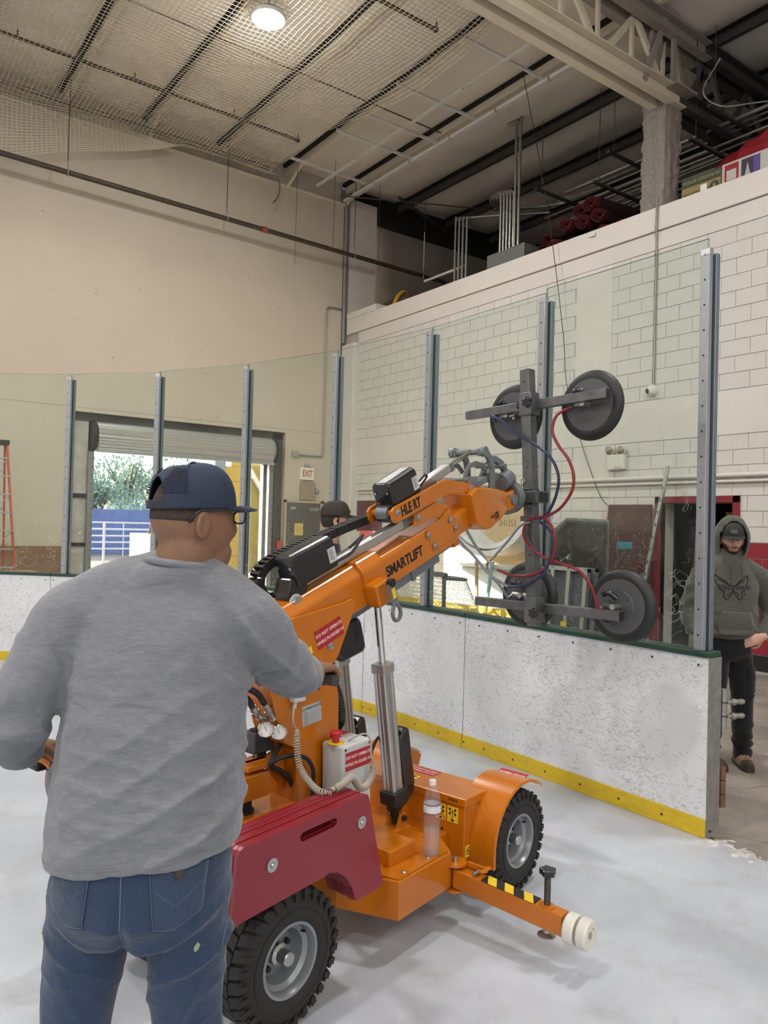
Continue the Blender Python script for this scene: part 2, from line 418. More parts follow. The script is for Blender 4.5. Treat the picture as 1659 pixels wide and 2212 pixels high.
# ---- insulated ceiling between the purlins
PX = [1.67-1.53*16+1.53*i for i in range(28)]
PX = [x for x in PX if -23.5 < x < 17.8]
def ceil_z(x, y):
    u = ((x-1.67) % 1.53)/1.53
    sag = math.sin(PI*u)**0.6
    big = 0.13 if x < 9.6 else 0.20
    n = noise.noise(Vector((x*0.9, y*0.45, 3.1)))*0.05+noise.noise(Vector((x*2.3, y*1.3, 9.1)))*0.018
    e = min(1.0, max(0.0, (YL-y)/0.5))
    return 9.47-big*sag*(0.85+2.2*n*4)*e-0.02
xs = [-24, -18, -12, -6, -2]+[-1.39+0.1275*i for i in range(152)]; ys = [-46, -30, -15, -5, 0, 3]+[3.6+0.22*i for i in range(50)]+[YL+0.3]
vs = [(x, y, ceil_z(x, y)) for y in ys for x in xs]; nx = len(xs)
fs = [(j*nx+i, j*nx+i+1, (j+1)*nx+i+1, (j+1)*nx+i) for j in range(len(ys)-1) for i in range(nx-1)]
ceil_o = struct(MB().add(vs, fs).build('ceiling', FABRIC, smooth=60), 'sagging off-white roof insulation between purlins')
# purlins: Z-sections that run away to the end wall
zsec = [(0.075, 0.0), (-0.005, 0.0), (-0.005, 0.195), (-0.06, 0.195), (-0.06, 0.2), (0.005, 0.2), (0.005, 0.008), (0.067, 0.008), (0.067, 0.025), (0.075, 0.025)]
pur = None
for x in PX:
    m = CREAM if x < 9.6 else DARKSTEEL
    if -6 < x < 9.0:
        if pur is None:
            pur = MB().prism(zsec, 0, 26, frame((0, 0, 0), (1, 0, 0), z=(0, -1, 0))).build('purlin', CREAM); o = pur
            # prism axis runs along -y
        else: o = share('purlin', pur, None)
        o.matrix_world = Matrix.Translation((x, YL+0.06, 9.22))
    else:
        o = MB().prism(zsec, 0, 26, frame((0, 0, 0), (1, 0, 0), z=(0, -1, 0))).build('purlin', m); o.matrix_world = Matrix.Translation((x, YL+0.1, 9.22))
    o.parent = ceil_o
    if x > -6: MB().box((x-0.085, -6, 9.365), (x-0.006, YL+0.05, 9.47)).build('gap_shade_strip', BLACKHOLE, ceil_o)  # black strip for the insulation gap, its shade put into the colour
# ================================================================== DASHER BOARDS, POSTS, GLASS
def m_board():
    t = NT('scuffed_white_plastic'); c = lin('dfe0e2')
    base = t.ramp(t.noise(1.2, 5, 0.6), [(0.3, lin('d3d4d7')), (0.7, lin('e6e7e9'))])
    def dashes(rx, sc, th, gs, gate):
        mp = t.n('ShaderNodeMapping'); mp.vector_type = 'TEXTURE'; mp.inputs['Rotation'].default_value = (rx, 0, 0); mp.inputs['Scale'].default_value = sc
        if not t.tc: t.tc = t.n('ShaderNodeTexCoord')
        t.l(t.tc.outputs['Object'], mp.inputs[0]); vo = t.n('ShaderNodeTexVoronoi'); vo.inputs['Scale'].default_value = 1.0; t.l(mp.outputs[0], vo.inputs['Vector'])
        return t.math('MULTIPLY', t.math('LESS_THAN', vo.outputs['Distance'], th), t.math('GREATER_THAN', t.noise(gs, 3, 0.6), gate))
    s = None
    for rx, sc, th, gs, gate in ((0.35, (0.06, 0.10, 0.012), 0.20, 2.6, 0.45), (-0.5, (0.06, 0.075, 0.010), 0.22, 3.4, 0.47), (0.9, (0.06, 0.06, 0.009), 0.20, 3.0, 0.48), (-0.15, (0.08, 0.22, 0.012), 0.16, 1.6, 0.52), (1.3, (0.05, 0.045, 0.008), 0.22, 4.0, 0.54), (-1.0, (0.05, 0.05, 0.008), 0.22, 3.7, 0.54)):
        d = dashes(rx, sc, th, gs, gate); s = d if s is None else t.math('MAXIMUM', s, d)
    k = t.math('MULTIPLY', s, t.math('ADD', 0.05, t.math('MULTIPLY', t.noise(30, 2), 0.75)))
    b = t.mix(k, base, (*lin('4b4a4b'), 1)); t.l(b, t.b.inputs['Base Color']); t.b.inputs['Roughness'].default_value = 0.32
    t.bump(t.noise(30, 4), 0.03, 0.004); return t.m
BOARD = m_board()
KICK = mat('yellow_kick_plastic', 'd0b024', 0.45, var=0.14, vscale=14, dirt=('8a7a3a', 12, 0.66), stretch=(1, 1, 3))
CAPG = mat('dark_green_cap', '1f4034', 0.4, var=0.15, vscale=10)
ALU = mat('aluminium', 'b9bcc0', 0.35, 0.85, var=0.06, vscale=40, stretch=(1, 1, 0.1))
POSTM = mat('grey_post_aluminium', 'a2a6ab', 0.42, 0.55, var=0.10, vscale=30, dirt=('3c3d40', 26, 0.72))
ENDPLATE = mat('galvanised_endplate', '9b9b98', 0.45, 0.6, var=0.25, vscale=18, dirt=('55514c', 20, 0.70))
SCREW = mat('dark_screw', '3a3733', 0.5, 0.4)
STEEL = mat('zinc_steel', 'b4b3ae', 0.3, 0.85, var=0.1, vscale=60)
def m_glass():
    t = NT('rink_glass'); t.t.nodes.remove(t.b)
    tr = t.n('ShaderNodeBsdfTransparent'); tr.inputs[0].default_value = (0.928, 0.966, 0.944, 1)
    gl = t.n('ShaderNodeBsdfGlossy'); gl.inputs['Roughness'].default_value = 0.02; gl.inputs[0].default_value = (0.9, 0.95, 0.93, 1)
    mx = t.n('ShaderNodeMixShader'); t.l(t.schlick(0.022, 0.80), mx.inputs[0]); t.l(tr.outputs[0], mx.inputs[1]); t.l(gl.outputs[0], mx.inputs[2])
    # scratches and puck nicks, thicker low on the pane
    sc = t.lines(5.0, 0.0016, (1, 1, 1), 2.4, 0.50, 0.3)
    vo = t.n('ShaderNodeTexVoronoi'); vo.inputs['Scale'].default_value = 26.0; t.l(t.coord((1, 1, 0.7)), vo.inputs['Vector'])
    fl = t.math('MULTIPLY', t.math('LESS_THAN', vo.outputs['Distance'], 0.085), t.math('GREATER_THAN', t.noise(3.0, 3), 0.50))
    sep = t.n('ShaderNodeSeparateXYZ'); t.l(t.coord(), sep.inputs[0])
    low = t.n('ShaderNodeMapRange'); low.inputs[1].default_value = 2.3; low.inputs[2].default_value = 1.2; low.inputs[3].default_value = 0.0; low.inputs[4].default_value = 1.0
    t.l(sep.outputs[2], low.inputs[0])
    k = t.math('MULTIPLY', t.math('MULTIPLY', t.math('MAXIMUM', sc, fl), low.outputs[0]), 0.55)
    hz = t.math('ADD', k, t.math('MULTIPLY', t.ramp(t.noise(1.3, 4), [(0.3, (0, 0, 0)), (0.8, (1, 1, 1))]), 0.022))
    df = t.n('ShaderNodeBsdfDiffuse'); df.inputs[0].default_value = (0.86, 0.88, 0.84, 1)
    m2 = t.n('ShaderNodeMixShader'); t.l(hz, m2.inputs[0]); t.l(mx.outputs[0], m2.inputs[1]); t.l(df.outputs[0], m2.inputs[2])
    t.l(m2.outputs[0], t.out.inputs[0]); return t.m
GLASS = m_glass()
GEDGE = mat('glass_edge_green', '8fb0a6', 0.15, var=0.0)

# board sections: white sheet, yellow kick plate, green cap, steel frame behind
def ribbon(s0, s1, o0, o1, z0, z1):
    m = MB(); n = max(2, int((s1-s0)/0.22)+1); rings = []
    for i in range(n):
        s = s0+(s1-s0)*i/(n-1)
        a = bpath(s, o0)[0]; b = bpath(s, o1)[0]
        rings.append([(a.x, a.y, z0), (b.x, b.y, z0), (b.x, b.y, z1), (a.x, a.y, z1)])
    return m.loft(rings)
JO = [0.0, 2.02, 3.32, 5.40, 7.60, 8.24, 10.4, 12.6, 15.2]
BLUEP = mat('blue_advert_plastic', '1f3a82', 0.35, var=0.12, vscale=6, dirt=('c8cdd6', 7, 0.68))
for i in range(len(JO)-1):
    a, b = JO[i]+0.004, JO[i+1]-0.004
    last = (i == 0); blue = (i == 5)
    lab = {0: 'scuffed white dasher board section ending in a steel plate at the gateway', 1: 'narrow white dasher board section next but one from the gateway', 2: 'white dasher board section behind the machine mast', 3: 'white dasher board section behind the man in grey', 4: 'short white dasher board section beside the blue one', 5: 'dasher board section with a dark blue advert face'}.get(i, 'white dasher board section in the curved rink corner')
    t = thing('dasher_board', lab, 'dasher board', bpath(a)[0], 0, 'dasher boards around the rink')
    inv = Matrix.Translation(-bpath(a)[0])
    def bp(m, name, mt, **k):
        m.v = [tuple(inv @ Vector(v)) for v in m.v]; return m.build(name, mt, t, **k)
    bp(ribbon(a, b, 0.0, 0.014, 0.0, 1.0), 'face_sheet', BLUEP if blue else BOARD)
    bp(ribbon(a, b, -0.010, 0.0, 0.0, 0.105), 'kick_plate', KICK, bevel=0.003)
    bp(ribbon(a, b, -0.012, 0.13, 1.0, 1.032), 'cap_rail', CAPG, bevel=0.006)
    bp(ribbon(a, b, 0.016, 0.122, 0.0, 0.998), 'steel_frame', ENDPLATE)
    sc = MB(); s = a+0.06
    while s < b:
        p, tg, nn = bpath(s, 0.0); f = frame(p, -tg, z=(0, 0, 1))
        for zz in (0.955,): sc.lathe([(0.007, 0), (0.007, 0.003)], 8, f @ Matrix.Translation((0, 0, zz)) @ Matrix.Rotation(PI/2, 4, 'X'))
        sc.lathe([(0.007, 0), (0.007, 0.013)], 8, f @ Matrix.Translation((0.09, 0, 0.052)) @ Matrix.Rotation(PI/2, 4, 'X'))
        s += 0.30
    bp(sc, 'screws', SCREW)['kind'] = 'stuff'
    if last:
        e = MB().box((0.0, -0.004, 0.0), (0.128, 0.0, 1.0), Matrix.Translation((XB, 2.384, 0))); bp(e, 'end_plate', ENDPLATE)
        # gate hinge knuckles and latch bolts on the outer end
        for z in (0.26, 0.70):
            hg = MB()
            hg.box((0.125, 0.02, z-0.12), (0.150, 0.09, z+0.12), Matrix.Translation((XB, 2.38, 0)))
            for k in range(3): hg.lathe([(0.019, 0), (0.019, 0.072)], 14, Matrix.Translation((XB+0.163, 2.385, z-0.115+0.078*k)))
            bp(hg, 'gate_hinge', ENDPLATE if z > 0.5 else mat('rusty_steel', '7a5a45', 0.7, 0.3, var=0.35, vscale=25), smooth=40)
        lb = MB()
        for z in (0.66, 0.74):
            lb.cyl((XB+0.17, 2.37, z), (XB+0.28, 2.33, z), 0.011); lb.cyl((XB+0.20, 2.36, z), (XB+0.225, 2.35, z), 0.020, seg=6); lb.cyl((XB+0.24, 2.345, z), (XB+0.275, 2.332, z), 0.016, seg=6)
        bp(lb, 'latch_bolts', STEEL, smooth=40)['kind'] = 'stuff'
    if blue:
        p, tg, nn = bpath(a+0.35)
        mx = inv @ frame(p-nn*0.002+Vector((0, 0, 0.40)), -tg, z=-nn) 
        ring = MB().tube([(0.055*math.cos(q), 0.055*math.sin(q), 0) for q in [2*PI*k/24 for k in range(24)]], 0.006, 5, closed=True)
        ring.build('printed_ring', WHITESTEEL, t, mx=mx)

# posts and panes
PS = [0.08, 1.32, 2.58, 3.84, 5.08, 6.29, 7.46, 8.70, 9.95, 11.2, 12.45]
ZG0, ZG1 = 1.032, 3.37
post0 = None
for i, s in enumerate(PS):
    p, tg, nn = bpath(s, 0.062)
    f = frame(p, -tg, z=(0, 0, 1))
    lab = ['grey aluminium glass post at the gateway end of the boards', 'perforated grey post behind the suction frame upright', 'perforated grey post behind the tilt actuator', 'perforated grey post between exit sign and block wall corner', 'perforated grey post in front of the yellow wall outside', 'perforated grey post in front of the trees outside', 'perforated grey post between ladder and doorway'][i] if i < 7 else 'perforated grey post of the rink corner beyond the ladder'
    t = thing('glass_post', lab, 'post', p, 0, None if i < 7 else 'posts between the rink glass panes')
    t.matrix_world = f
    if post0 is None:
        b = MB(); b.box((-0.028, -0.048, ZG0), (0.028, -0.012, 3.31)); a1 = b.build('channel', POSTM, t, bevel=0.004)
        b2 = MB(); b2.box((-0.036, 0.012, ZG0), (0.036, 0.050, 3.31)); a2 = b2.build('back_channel', mat('blue_grey_post', '7f8a94', 0.4, 0.6, var=0.1, vscale=25), t, bevel=0.004)
        h = MB()
        for k in range(16): h.lathe([(0.006, 0), (0.006, 0.002)], 8, Matrix.Translation((0, -0.048, 1.12+0.145*k)) @ Matrix.Rotation(PI/2, 4, 'X'))
        a3 = h.build('bolt_holes', SCREW, t); a3['kind'] = 'stuff'
        c = MB().box((-0.030, -0.050, 3.29), (0.030, -0.010, 3.33)); a4 = c.build('end_cap', ALU, t, bevel=0.003)
        post0 = (a1, a2, a3, a4)
    else:
        for q in post0:
            z = share(q.name.split('.')[0], q, t)
            if 'holes' in z.name: z['kind'] = 'stuff'
for i in range(len(PS)-1):
    p0, t0, n0 = bpath(PS[i], 0.062); p1, t1, n1 = bpath(PS[i+1], 0.062)
    d = (p1-p0).normalized(); L = (p1-p0).length
    zt = ZG1 if i else 3.40
    m = MB().box((0.006, -0.006, 0), (L-0.006, 0.006, zt-ZG0+0.0))
    # the pane keeps world heights in its own coordinates so that nicks gather low on it
    m.v = [(x, y, z+ZG0) for x, y, z in m.v]
    o = m.build('rink_glass', GLASS); o.data.materials.append(GEDGE)
    for pl in o.data.polygons:
        if abs(pl.normal.y) < 0.5: pl.material_index = 1
    o.matrix_world = frame(p0, d, z=(0, 0, 1))
    lab = ['tall clear glass pane behind the four suction cups, ending at the gateway', 'tall clear glass pane behind the lifting arm tip', 'clear glass pane beside the person in the dark brown cap', 'curved-corner glass pane in front of the exit sign and grey door', 'curved-corner glass pane in front of the yellow wall side of the doorway', 'curved-corner glass pane in front of the wrapped door jamb', 'curved-corner glass pane in front of the step ladder'][i] if i < 7 else 'clear glass pane of the rink corner beyond the step ladder'
    tag(o, lab, 'glass screen', 'rink glass panes')

# ---- high-bay lamps of the hall
LENS = mat('led_lens', 'ffffff', 0.4, emit=('fff6ea', 14.0)); LAMPB = mat('lamp_housing', 'c9ccd0', 0.4, 0.5)
def lamp(x, y, label):
    t = thing('high_bay_lamp', label, 'lamp', (x, y, 8.72), 0, 'high-bay lamps under the roof')
    m = MB().lathe([(0.235, 0.0), (0.245, 0.02), (0.245, 0.05), (0.19, 0.075), (0.12, 0.085), (0.10, 0.16), (0.03, 0.17)], 28)
    for k in range(8):
        a = 2*PI*k/8; m.bar((0.10*math.cos(a), 0.10*math.sin(a), 0.12), (0.20*math.cos(a), 0.20*math.sin(a), 0.075), 0.006, 0.06)
    m.build('housing', LAMPB, t, smooth=30)
    MB().lathe([(0.045, -0.002), (0.215, -0.002), (0.215, 0.004), (0.045, 0.004), (0.045, -0.002)], 28, cap=False).build('lens', LENS, t)
    MB().lathe([(0.045, -0.012), (0.045, 0.01)], 16).build('sensor', mat('grey_plastic', '8a8c8f', 0.5), t, smooth=40)
    MB().cyl((0, 0, 0.16), (0, 0, 0.55), 0.008, seg=8).build('hanger', DARKSTEEL, t)
    L = bpy.data.lights.new('led_light', 'AREA'); L.shape = 'DISK'; L.size = 0.43; L.energy = LAMP_W; L.color = LAMP_COL
    lo = bpy.data.objects.new('led_light', L); COL.objects.link(lo); lo.parent = t; lo.location = (0, 0, -0.02)
    U = bpy.data.lights.new('ceiling_fill_light', 'POINT'); U.shadow_soft_size = 0.16; U.energy = LAMP_W*0.30; U.color = LAMP_COL  # added point light that brightens the ceiling, no part of the fixture
    uo = bpy.data.objects.new('ceiling_fill_light', U); COL.objects.link(uo); uo.parent = t; uo.location = (0, 0, -0.22)
lamp(4.76, 9.61, 'glowing round LED lamp hanging under the safety net')
for x in (4.76, -1.6, -8.0, -14.4, -20.8):
    for y in (9.61, 2.1, -5.8, -13.7, -21.6, -30, -38):
        if (x, y) != (4.76, 9.61): lamp(x, y, 'round LED high-bay lamp farther along the hall')
# ================================================================== THE GLAZING LIFT
from mathutils.geometry import tessellate_polygon
def prism_holes(outer, holes, a, b, m=None):
    "plate with holes: polygons in the xy plane of m, thickness along z"
    loops = [[Vector((x, y, 0)) for x, y in p] for p in [outer]+holes]
    tri = tessellate_polygon(loops); pts = [p for l in loops for p in l]; n = len(pts)
    mb = MB(); vs = [(p.x, p.y, a) for p in pts]+[(p.x, p.y, b) for p in pts]
    fs = [tuple(t) for t in tri]+[tuple(n+i for i in reversed(t)) for t in tri]; o = 0
    for l in loops:
        k = len(l)
        for i in range(k): j = (i+1) % k; fs.append((o+i, o+j, n+o+j, n+o+i))
        o += k
    return mb.add(vs, fs, m)
def flatbar(pts, w, y0, y1):
    "flat bar along a polyline in the (s,t) plane, from y0 to y1"
    P = [Vector((a, b, 0)) for a, b in pts]; L = []; R = []
    for i, p in enumerate(P):
        d = (P[min(i+1, len(P)-1)]-P[max(i-1, 0)]).normalized(); n = Vector((-d.y, d.x, 0))*w/2
        L.append(p+n); R.append(p-n)
    poly = [(v.x, v.y) for v in L]+[(v.x, v.y) for v in reversed(R)]
    return MB().prism(poly, y0, y1, Matrix(((1, 0, 0, 0), (0, 0, 1, 0), (0, 1, 0, 0), (0, 0, 0, 1))))
XZ = Matrix(((1, 0, 0, 0), (0, 0, 1, 0), (0, 1, 0, 0), (0, 0, 0, 1)))     # (a,b,c) -> (a,c,b): side-view polygons
def arc(cx, cy, r, a0, a1, n=6): return [(cx+r*math.cos(math.radians(a0+(a1-a0)*i/n)), cy+r*math.sin(math.radians(a0+(a1-a0)*i/n))) for i in range(n+1)]
def disc(m, p, ax, r, h, seg=14): return m.cyl(p, Vector(p)+Vector(ax)*h, r, seg=seg)

ORANGE = mat('orange_enamel', 'bd6a0c', 0.26, var=0.05, vscale=5, coat=0.35, bump=0.015, bscale=120)
REDP = mat('red_enamel', '86192a', 0.30, var=0.05, vscale=6, coat=0.25)
REDL = mat('red_label', 'a8202c', 0.4); WHITEINK = mat('white_ink', 'f2efe9', 0.5); BLACKINK = mat('black_ink', '14110f', 0.5)
YELL = mat('yellow_label', 'e6c52e', 0.45); SILVERL = mat('silver_label', 'b9bcc0', 0.4, 0.3)
RUBBER = mat('tyre_rubber', '252423', 0.72, var=0.18, vscale=18, bump=0.10, bscale=60, dirt=('4d463d', 14, 0.66))
RIM = mat('grey_rim_paint', '8f9397', 0.32, 0.35, var=0.06, vscale=10)
BLACKPL = mat('black_plastic', '17171a', 0.25, var=0.08, vscale=8, coat=0.3); BLACKM = mat('matte_black_plastic', '1b1b1c', 0.55, var=0.1)
CHROME = mat('chrome_rod', 'd6d8da', 0.08, 1.0); EXTR = mat('extruded_aluminium', 'b6b6b4', 0.28, 0.8, var=0.06, vscale=30, stretch=(1, 1, 0.1))
CASTG = mat('grey_cast_paint', '73797c', 0.38, 0.3, var=0.08, vscale=10); BOLT = mat('bolt_steel', 'b9bab8', 0.25, 0.9)
RAWSTEEL = mat('raw_square_tube', '6a6c6d', 0.38, 0.75, var=0.30, vscale=12, stretch=(1, 1, 1), dirt=('3b3a39', 16, 0.68))
CUPD = mat('suction_disc_grey', '55575a', 0.38, 0.25, var=0.06, vscale=20); CUPR = mat('suction_rubber', '1f2123', 0.5, var=0.08, vscale=12)
LIGHTGREY = mat('light_grey_plastic', 'c4c6c6', 0.4, var=0.03); HOSEB = mat('blue_hose', '22294a', 0.35); HOSER = mat('red_hose', '7e1f2a', 0.35); HOSEG = mat('grey_hose', '84868a', 0.4)
CABLE = mat('beige_coil_cable', 'aaa395', 0.55)
MAC = thing('glazing_lift', 'orange wheeled glass-lifting machine with raised boom and red counterweights', 'lifting machine', (1.204, 2.625, 0), math.radians(14))
A21 = math.radians(21)
BF = frame((0, 0, 1.30), (math.cos(A21), 0, math.sin(A21)), y=(0, 1, 0))     # boom frame: x along the boom, z across it
def bpt(s, t, y=0.0): return BF @ Vector((s, y, t))
def face_r(x, z, y): return frame((x, y, z), (1, 0, 0), y=(0, 0, 1))           # label lying on a right-hand face
def bface_r(s, t, y): return BF @ frame((s, y, t), (1, 0, 0), y=(0, 0, 1))
def face_back(x, y, z): return frame((x, y, z), (0, -1, 0), y=(0, 0, 1))
def label_plate(name, mx, w, h, m, parent, lab=None):
    o = MB().box((-w/2, -h/2, -0.0008), (w/2, h/2, 0.0012)).build(name, m, parent, mx=mx)
    if lab: o['label'] = lab
    return o

# ---- wheels
def wheel(x, y, side, r=0.233, w=0.20):
    mx = frame((x, y, r), (1, 0, 0), z=(0, side, 0))
    root = bpy.data.objects.new('wheel', None); COL.objects.link(root); root.parent = MAC; root.matrix_local = mx; root['label'] = 'black off-road tyre on a grey steel rim'
    k = r/0.233
    if not hasattr(wheel, 'src'):
        pr = [(0.112, -0.030), (0.124, -0.012), (0.150, -0.004), (0.180, -0.004), (0.204, -0.016), (0.216, -0.030), (0.219, -0.060), (0.220, -0.10), (0.219, -0.14), (0.216, -0.17), (0.204, -0.184), (0.18, -0.196), (0.15, -0.196), (0.124, -0.188), (0.112, -0.17)]
        tyre = MB().lathe(pr, 56, cap=False).build('tyre', RUBBER, root, smooth=50)
        MB().tube([(0.166*math.cos(2*PI*q/48), 0.166*math.sin(2*PI*q/48), -0.003) for q in range(48)], 0.0022, 5, closed=True).build('sidewall_ring', RUBBER, root)
        lugs = MB(); N = 30
        for q in range(N):
            for c, (z0, z1, tw) in enumerate([(-0.012, -0.052, 0.0), (-0.058, -0.098, 0.5), (-0.102, -0.142, 0.0), (-0.148, -0.188, 0.5)]):
                a = 2*PI*(q+tw)/N; m4 = Matrix.Rotation(a, 4, 'Z')
                sh = 0.008 if c in (0, 2) else -0.008
                vs = []
                for rr, zz, d in ((0.209 if c in (0, 3) else 0.214, z0 if c != 3 else z0, 0), (0.209 if c in (0, 3) else 0.214, z1, 1)):
                    for ang in (-0.088, 0.088): vs.append((rr*math.cos(ang)-0.0, rr*math.sin(ang)+(sh if d else 0), zz))
                top = 0.2335
                for (zz, d, cut) in ((z0, 0, c == 0), (z1, 1, c == 3)):
                    rr = top-(0.012 if cut else 0)
                    for ang in (-0.080, 0.080): vs.append((rr*math.cos(ang), rr*math.sin(ang)+(sh if d else 0), zz))
                # base 0..3 (z0-,z0+,z1-,z1+), top 4..7
                lugs.add(vs, [(0, 1, 3, 2), (4, 6, 7, 5), (0, 4, 5, 1), (2, 3, 7, 6), (0, 2, 6, 4), (1, 5, 7, 3)], m4)
            a = 2*PI*q/N
            lugs.add([(0.196, -0.008, -0.010), (0.196, 0.008, -0.010), (0.226, 0.010, -0.022), (0.226, -0.010, -0.022), (0.19, -0.008, -0.004), (0.19, 0.008, -0.004), (0.2305, 0.011, -0.012), (0.2305, -0.011, -0.012)],
                     [(0, 1, 2, 3), (4, 7, 6, 5), (0, 4, 5, 1), (3, 2, 6, 7), (0, 3, 7, 4), (1, 5, 6, 2)], Matrix.Rotation(a+0.02, 4, 'Z'))
        lg = lugs.build('tread_lugs', RUBBER, root); lg['kind'] = 'stuff'
        rim = MB().lathe([(0.126, -0.016), (0.122, -0.010), (0.113, -0.012), (0.108, -0.024), (0.104, -0.040), (0.090, -0.052), (0.082, -0.085), (0.078, -0.100), (0.03, -0.096), (0.001, -0.096)], 40, cap=False).build('rim', RIM, root, smooth=35)
        hub = MB().lathe([(0.036, -0.096), (0.036, -0.066), (0.024, -0.060), (0.024, -0.022), (0.021, -0.018), (0.001, -0.018)], 24, cap=False).build('hub', BOLT, root, smooth=35)
        for q in range(5):
            a = 2*PI*q/5+0.3; n = MB().lathe([(0.010, -0.098), (0.010, -0.082), (0.004, -0.080)], 6).build('wheel_nut', BLACKM, root); n.matrix_local = Matrix.Translation((0.056*math.cos(a), 0.056*math.sin(a), 0))
        v = MB().cyl((0.075, 0.055, -0.075), (0.080, 0.060, -0.030), 0.004, seg=8).build('valve_stem', BLACKM, root, smooth=40)
        MB().lathe([(0.112, -0.17), (0.10, -0.12), (0.03, -0.10), (0.03, -0.24), (0.001, -0.24)], 24, cap=False).build('inner_rim', RIM, root, smooth=35)
        wheel.src = root
    else:
        for ch in wheel.src.children:
            c = ch.copy(); COL.objects.link(c); c.parent = root
    return root
wheel(0.0, -0.40, -1); wheel(0.0, 0.40, 1); wheel(1.40, -0.467, -1); wheel(1.40, 0.467, 1)

# ---- red counterweight packs of steel plates over the rear wheels
OUT = [(-0.283, 0.468), (-0.268, 0.672)]+[(-0.258, 0.686), (-0.245, 0.693)]+[(0.322, 0.713)]+[(0.338, 0.708), (0.345, 0.692)]+[(0.434, 0.362), (0.430, 0.348), (0.416, 0.342), (0.290, 0.337), (0.283, 0.342), (0.262, 0.395), (0.226, 0.445), (0.185, 0.474), (0.142, 0.486), (0.108, 0.481), (-0.240, 0.462), (-0.266, 0.455)]
SLOT = arc(0.012, 0.650, 0.015, 90, 270)+arc(0.158, 0.656, 0.015, -90, 90)
MXZ = Matrix(((1, 0, 0, 0), (0, 0, -1, 0), (0, 1, 0, 0), (0, 0, 0, 1)))
pack = bpy.data.objects.new('counterweight', None); COL.objects.link(pack); pack.parent = MAC; pack.location = (0, -0.42, 0); pack['label'] = 'pack of dark red steel weight plates'
for k in range(7):
    dx = 0.0 if k == 0 else random.uniform(-0.003, 0.004); dz = 0.0 if k == 0 else random.uniform(-0.003, 0.002)
    o = prism_holes([(x+dx, z+dz) for x, z in OUT], [SLOT], -0.0195, 0.0, MXZ).build('weight_plate', REDP, pack, bevel=0.0022)
    o.location = (0, 0.021*k, 0)
for x, z in ((-0.128, 0.602), (0.302, 0.618)):
    wsh = MB().lathe([(0.0225, 0), (0.0225, 0.004), (0.010, 0.0045)], 24).build('washer', BOLT, pack, smooth=30); wsh.matrix_local = frame((x, -0.0005, z), (1, 0, 0), z=(0, -1, 0))
    b = MB().lathe([(0.0095, 0), (0.0095, 0.004), (0.006, 0.008), (0.001, 0.008)], 16).build('bolt_head', BOLT, pack, smooth=30); b.matrix_local = frame((x, -0.0045, z), (1, 0, 0), z=(0, -1, 0))
p2 = bpy.data.objects.new('counterweight', None); COL.objects.link(p2); p2.parent = MAC; p2.location = (0, 0.274, 0); p2['label'] = 'pack of dark red steel weight plates'
for ch in pack.children:
    if 'plate' in ch.name:
        c = ch.copy(); COL.objects.link(c); c.parent = p2

# ---- chassis, deck, spine, column
plan = [(0.47, -0.15), (0.56, -0.402), (0.93, -0.388), (1.03, -0.26), (1.46, -0.22), (1.46, 0.22), (1.03, 0.26), (0.93, 0.388), (0.56, 0.402), (0.47, 0.15)]
ch = MB().prism(plan, 0.155, 0.308).build('chassis', ORANGE, MAC, bevel=0.004)
deck = [(0.50, -0.15), (0.568, -0.392), (0.915, -0.378), (0.99, -0.26), (0.99, 0.26), (0.915, 0.378), (0.568, 0.392), (0.50, 0.15)]
MB().prism(deck, 0.309, 0.314).build('deck_plate', ORANGE, MAC, bevel=0.001)
for x, y in ((0.625, -0.37), (0.80, -0.36)):
    b = MB().lathe([(0.011, 0), (0.011, 0.003), (0.006, 0.006), (0.001, 0.006)], 14).build('deck_bolt', BOLT, MAC, smooth=30); b.location = (x, y, 0.314)
MB().prism([(-0.12, 0.46), (0.40, 0.46), (0.40, 0.585), (0.37, 0.612), (-0.09, 0.585), (-0.12, 0.56)], -0.075, 0.075, XZ).build('spine_beam', ORANGE, MAC, bevel=0.012, segs=3)
MB().box((-0.10, -0.20, 0.20), (0.10, 0.20, 0.30)).build('rear_axle', ORANGE, MAC, bevel=0.006)
MB().cyl((0, 0, 0.30), (0, 0, 0.47), 0.06, seg=24).build('steering_post', BLACKM, MAC, smooth=40)
MB().box((1.34, -0.27, 0.20), (1.46, 0.27, 0.266)).build('front_axle', ORANGE, MAC, bevel=0.004)
colm = MB().prism([(0.30, 0.31), (0.545, 0.31), (0.532, 0.98), (0.500, 1.10), (0.47, 1.20), (0.17, 1.26), (0.135, 1.22), (0.135, 1.10), (0.205, 0.90), (0.232, 0.845), (0.30, 0.81)], -0.08, 0.08, XZ).build('mast', ORANGE, MAC, bevel=0.006)
# rear ear of the mast that carries gauges and valves
MB().prism([(0.30, 0.64), (0.30, 0.86), (0.245, 0.80), (0.205, 0.785), (0.10, 0.785), (0.095, 0.765), (0.20, 0.75), (0.25, 0.70)], -0.012, 0.012, XZ).build('mast_bracket', ORANGE, MAC, bevel=0.003)
MB().box((0.07, -0.06, 0.765), (0.235, 0.05, 0.785)).build('switch_bracket', ORANGE, MAC, bevel=0.003)
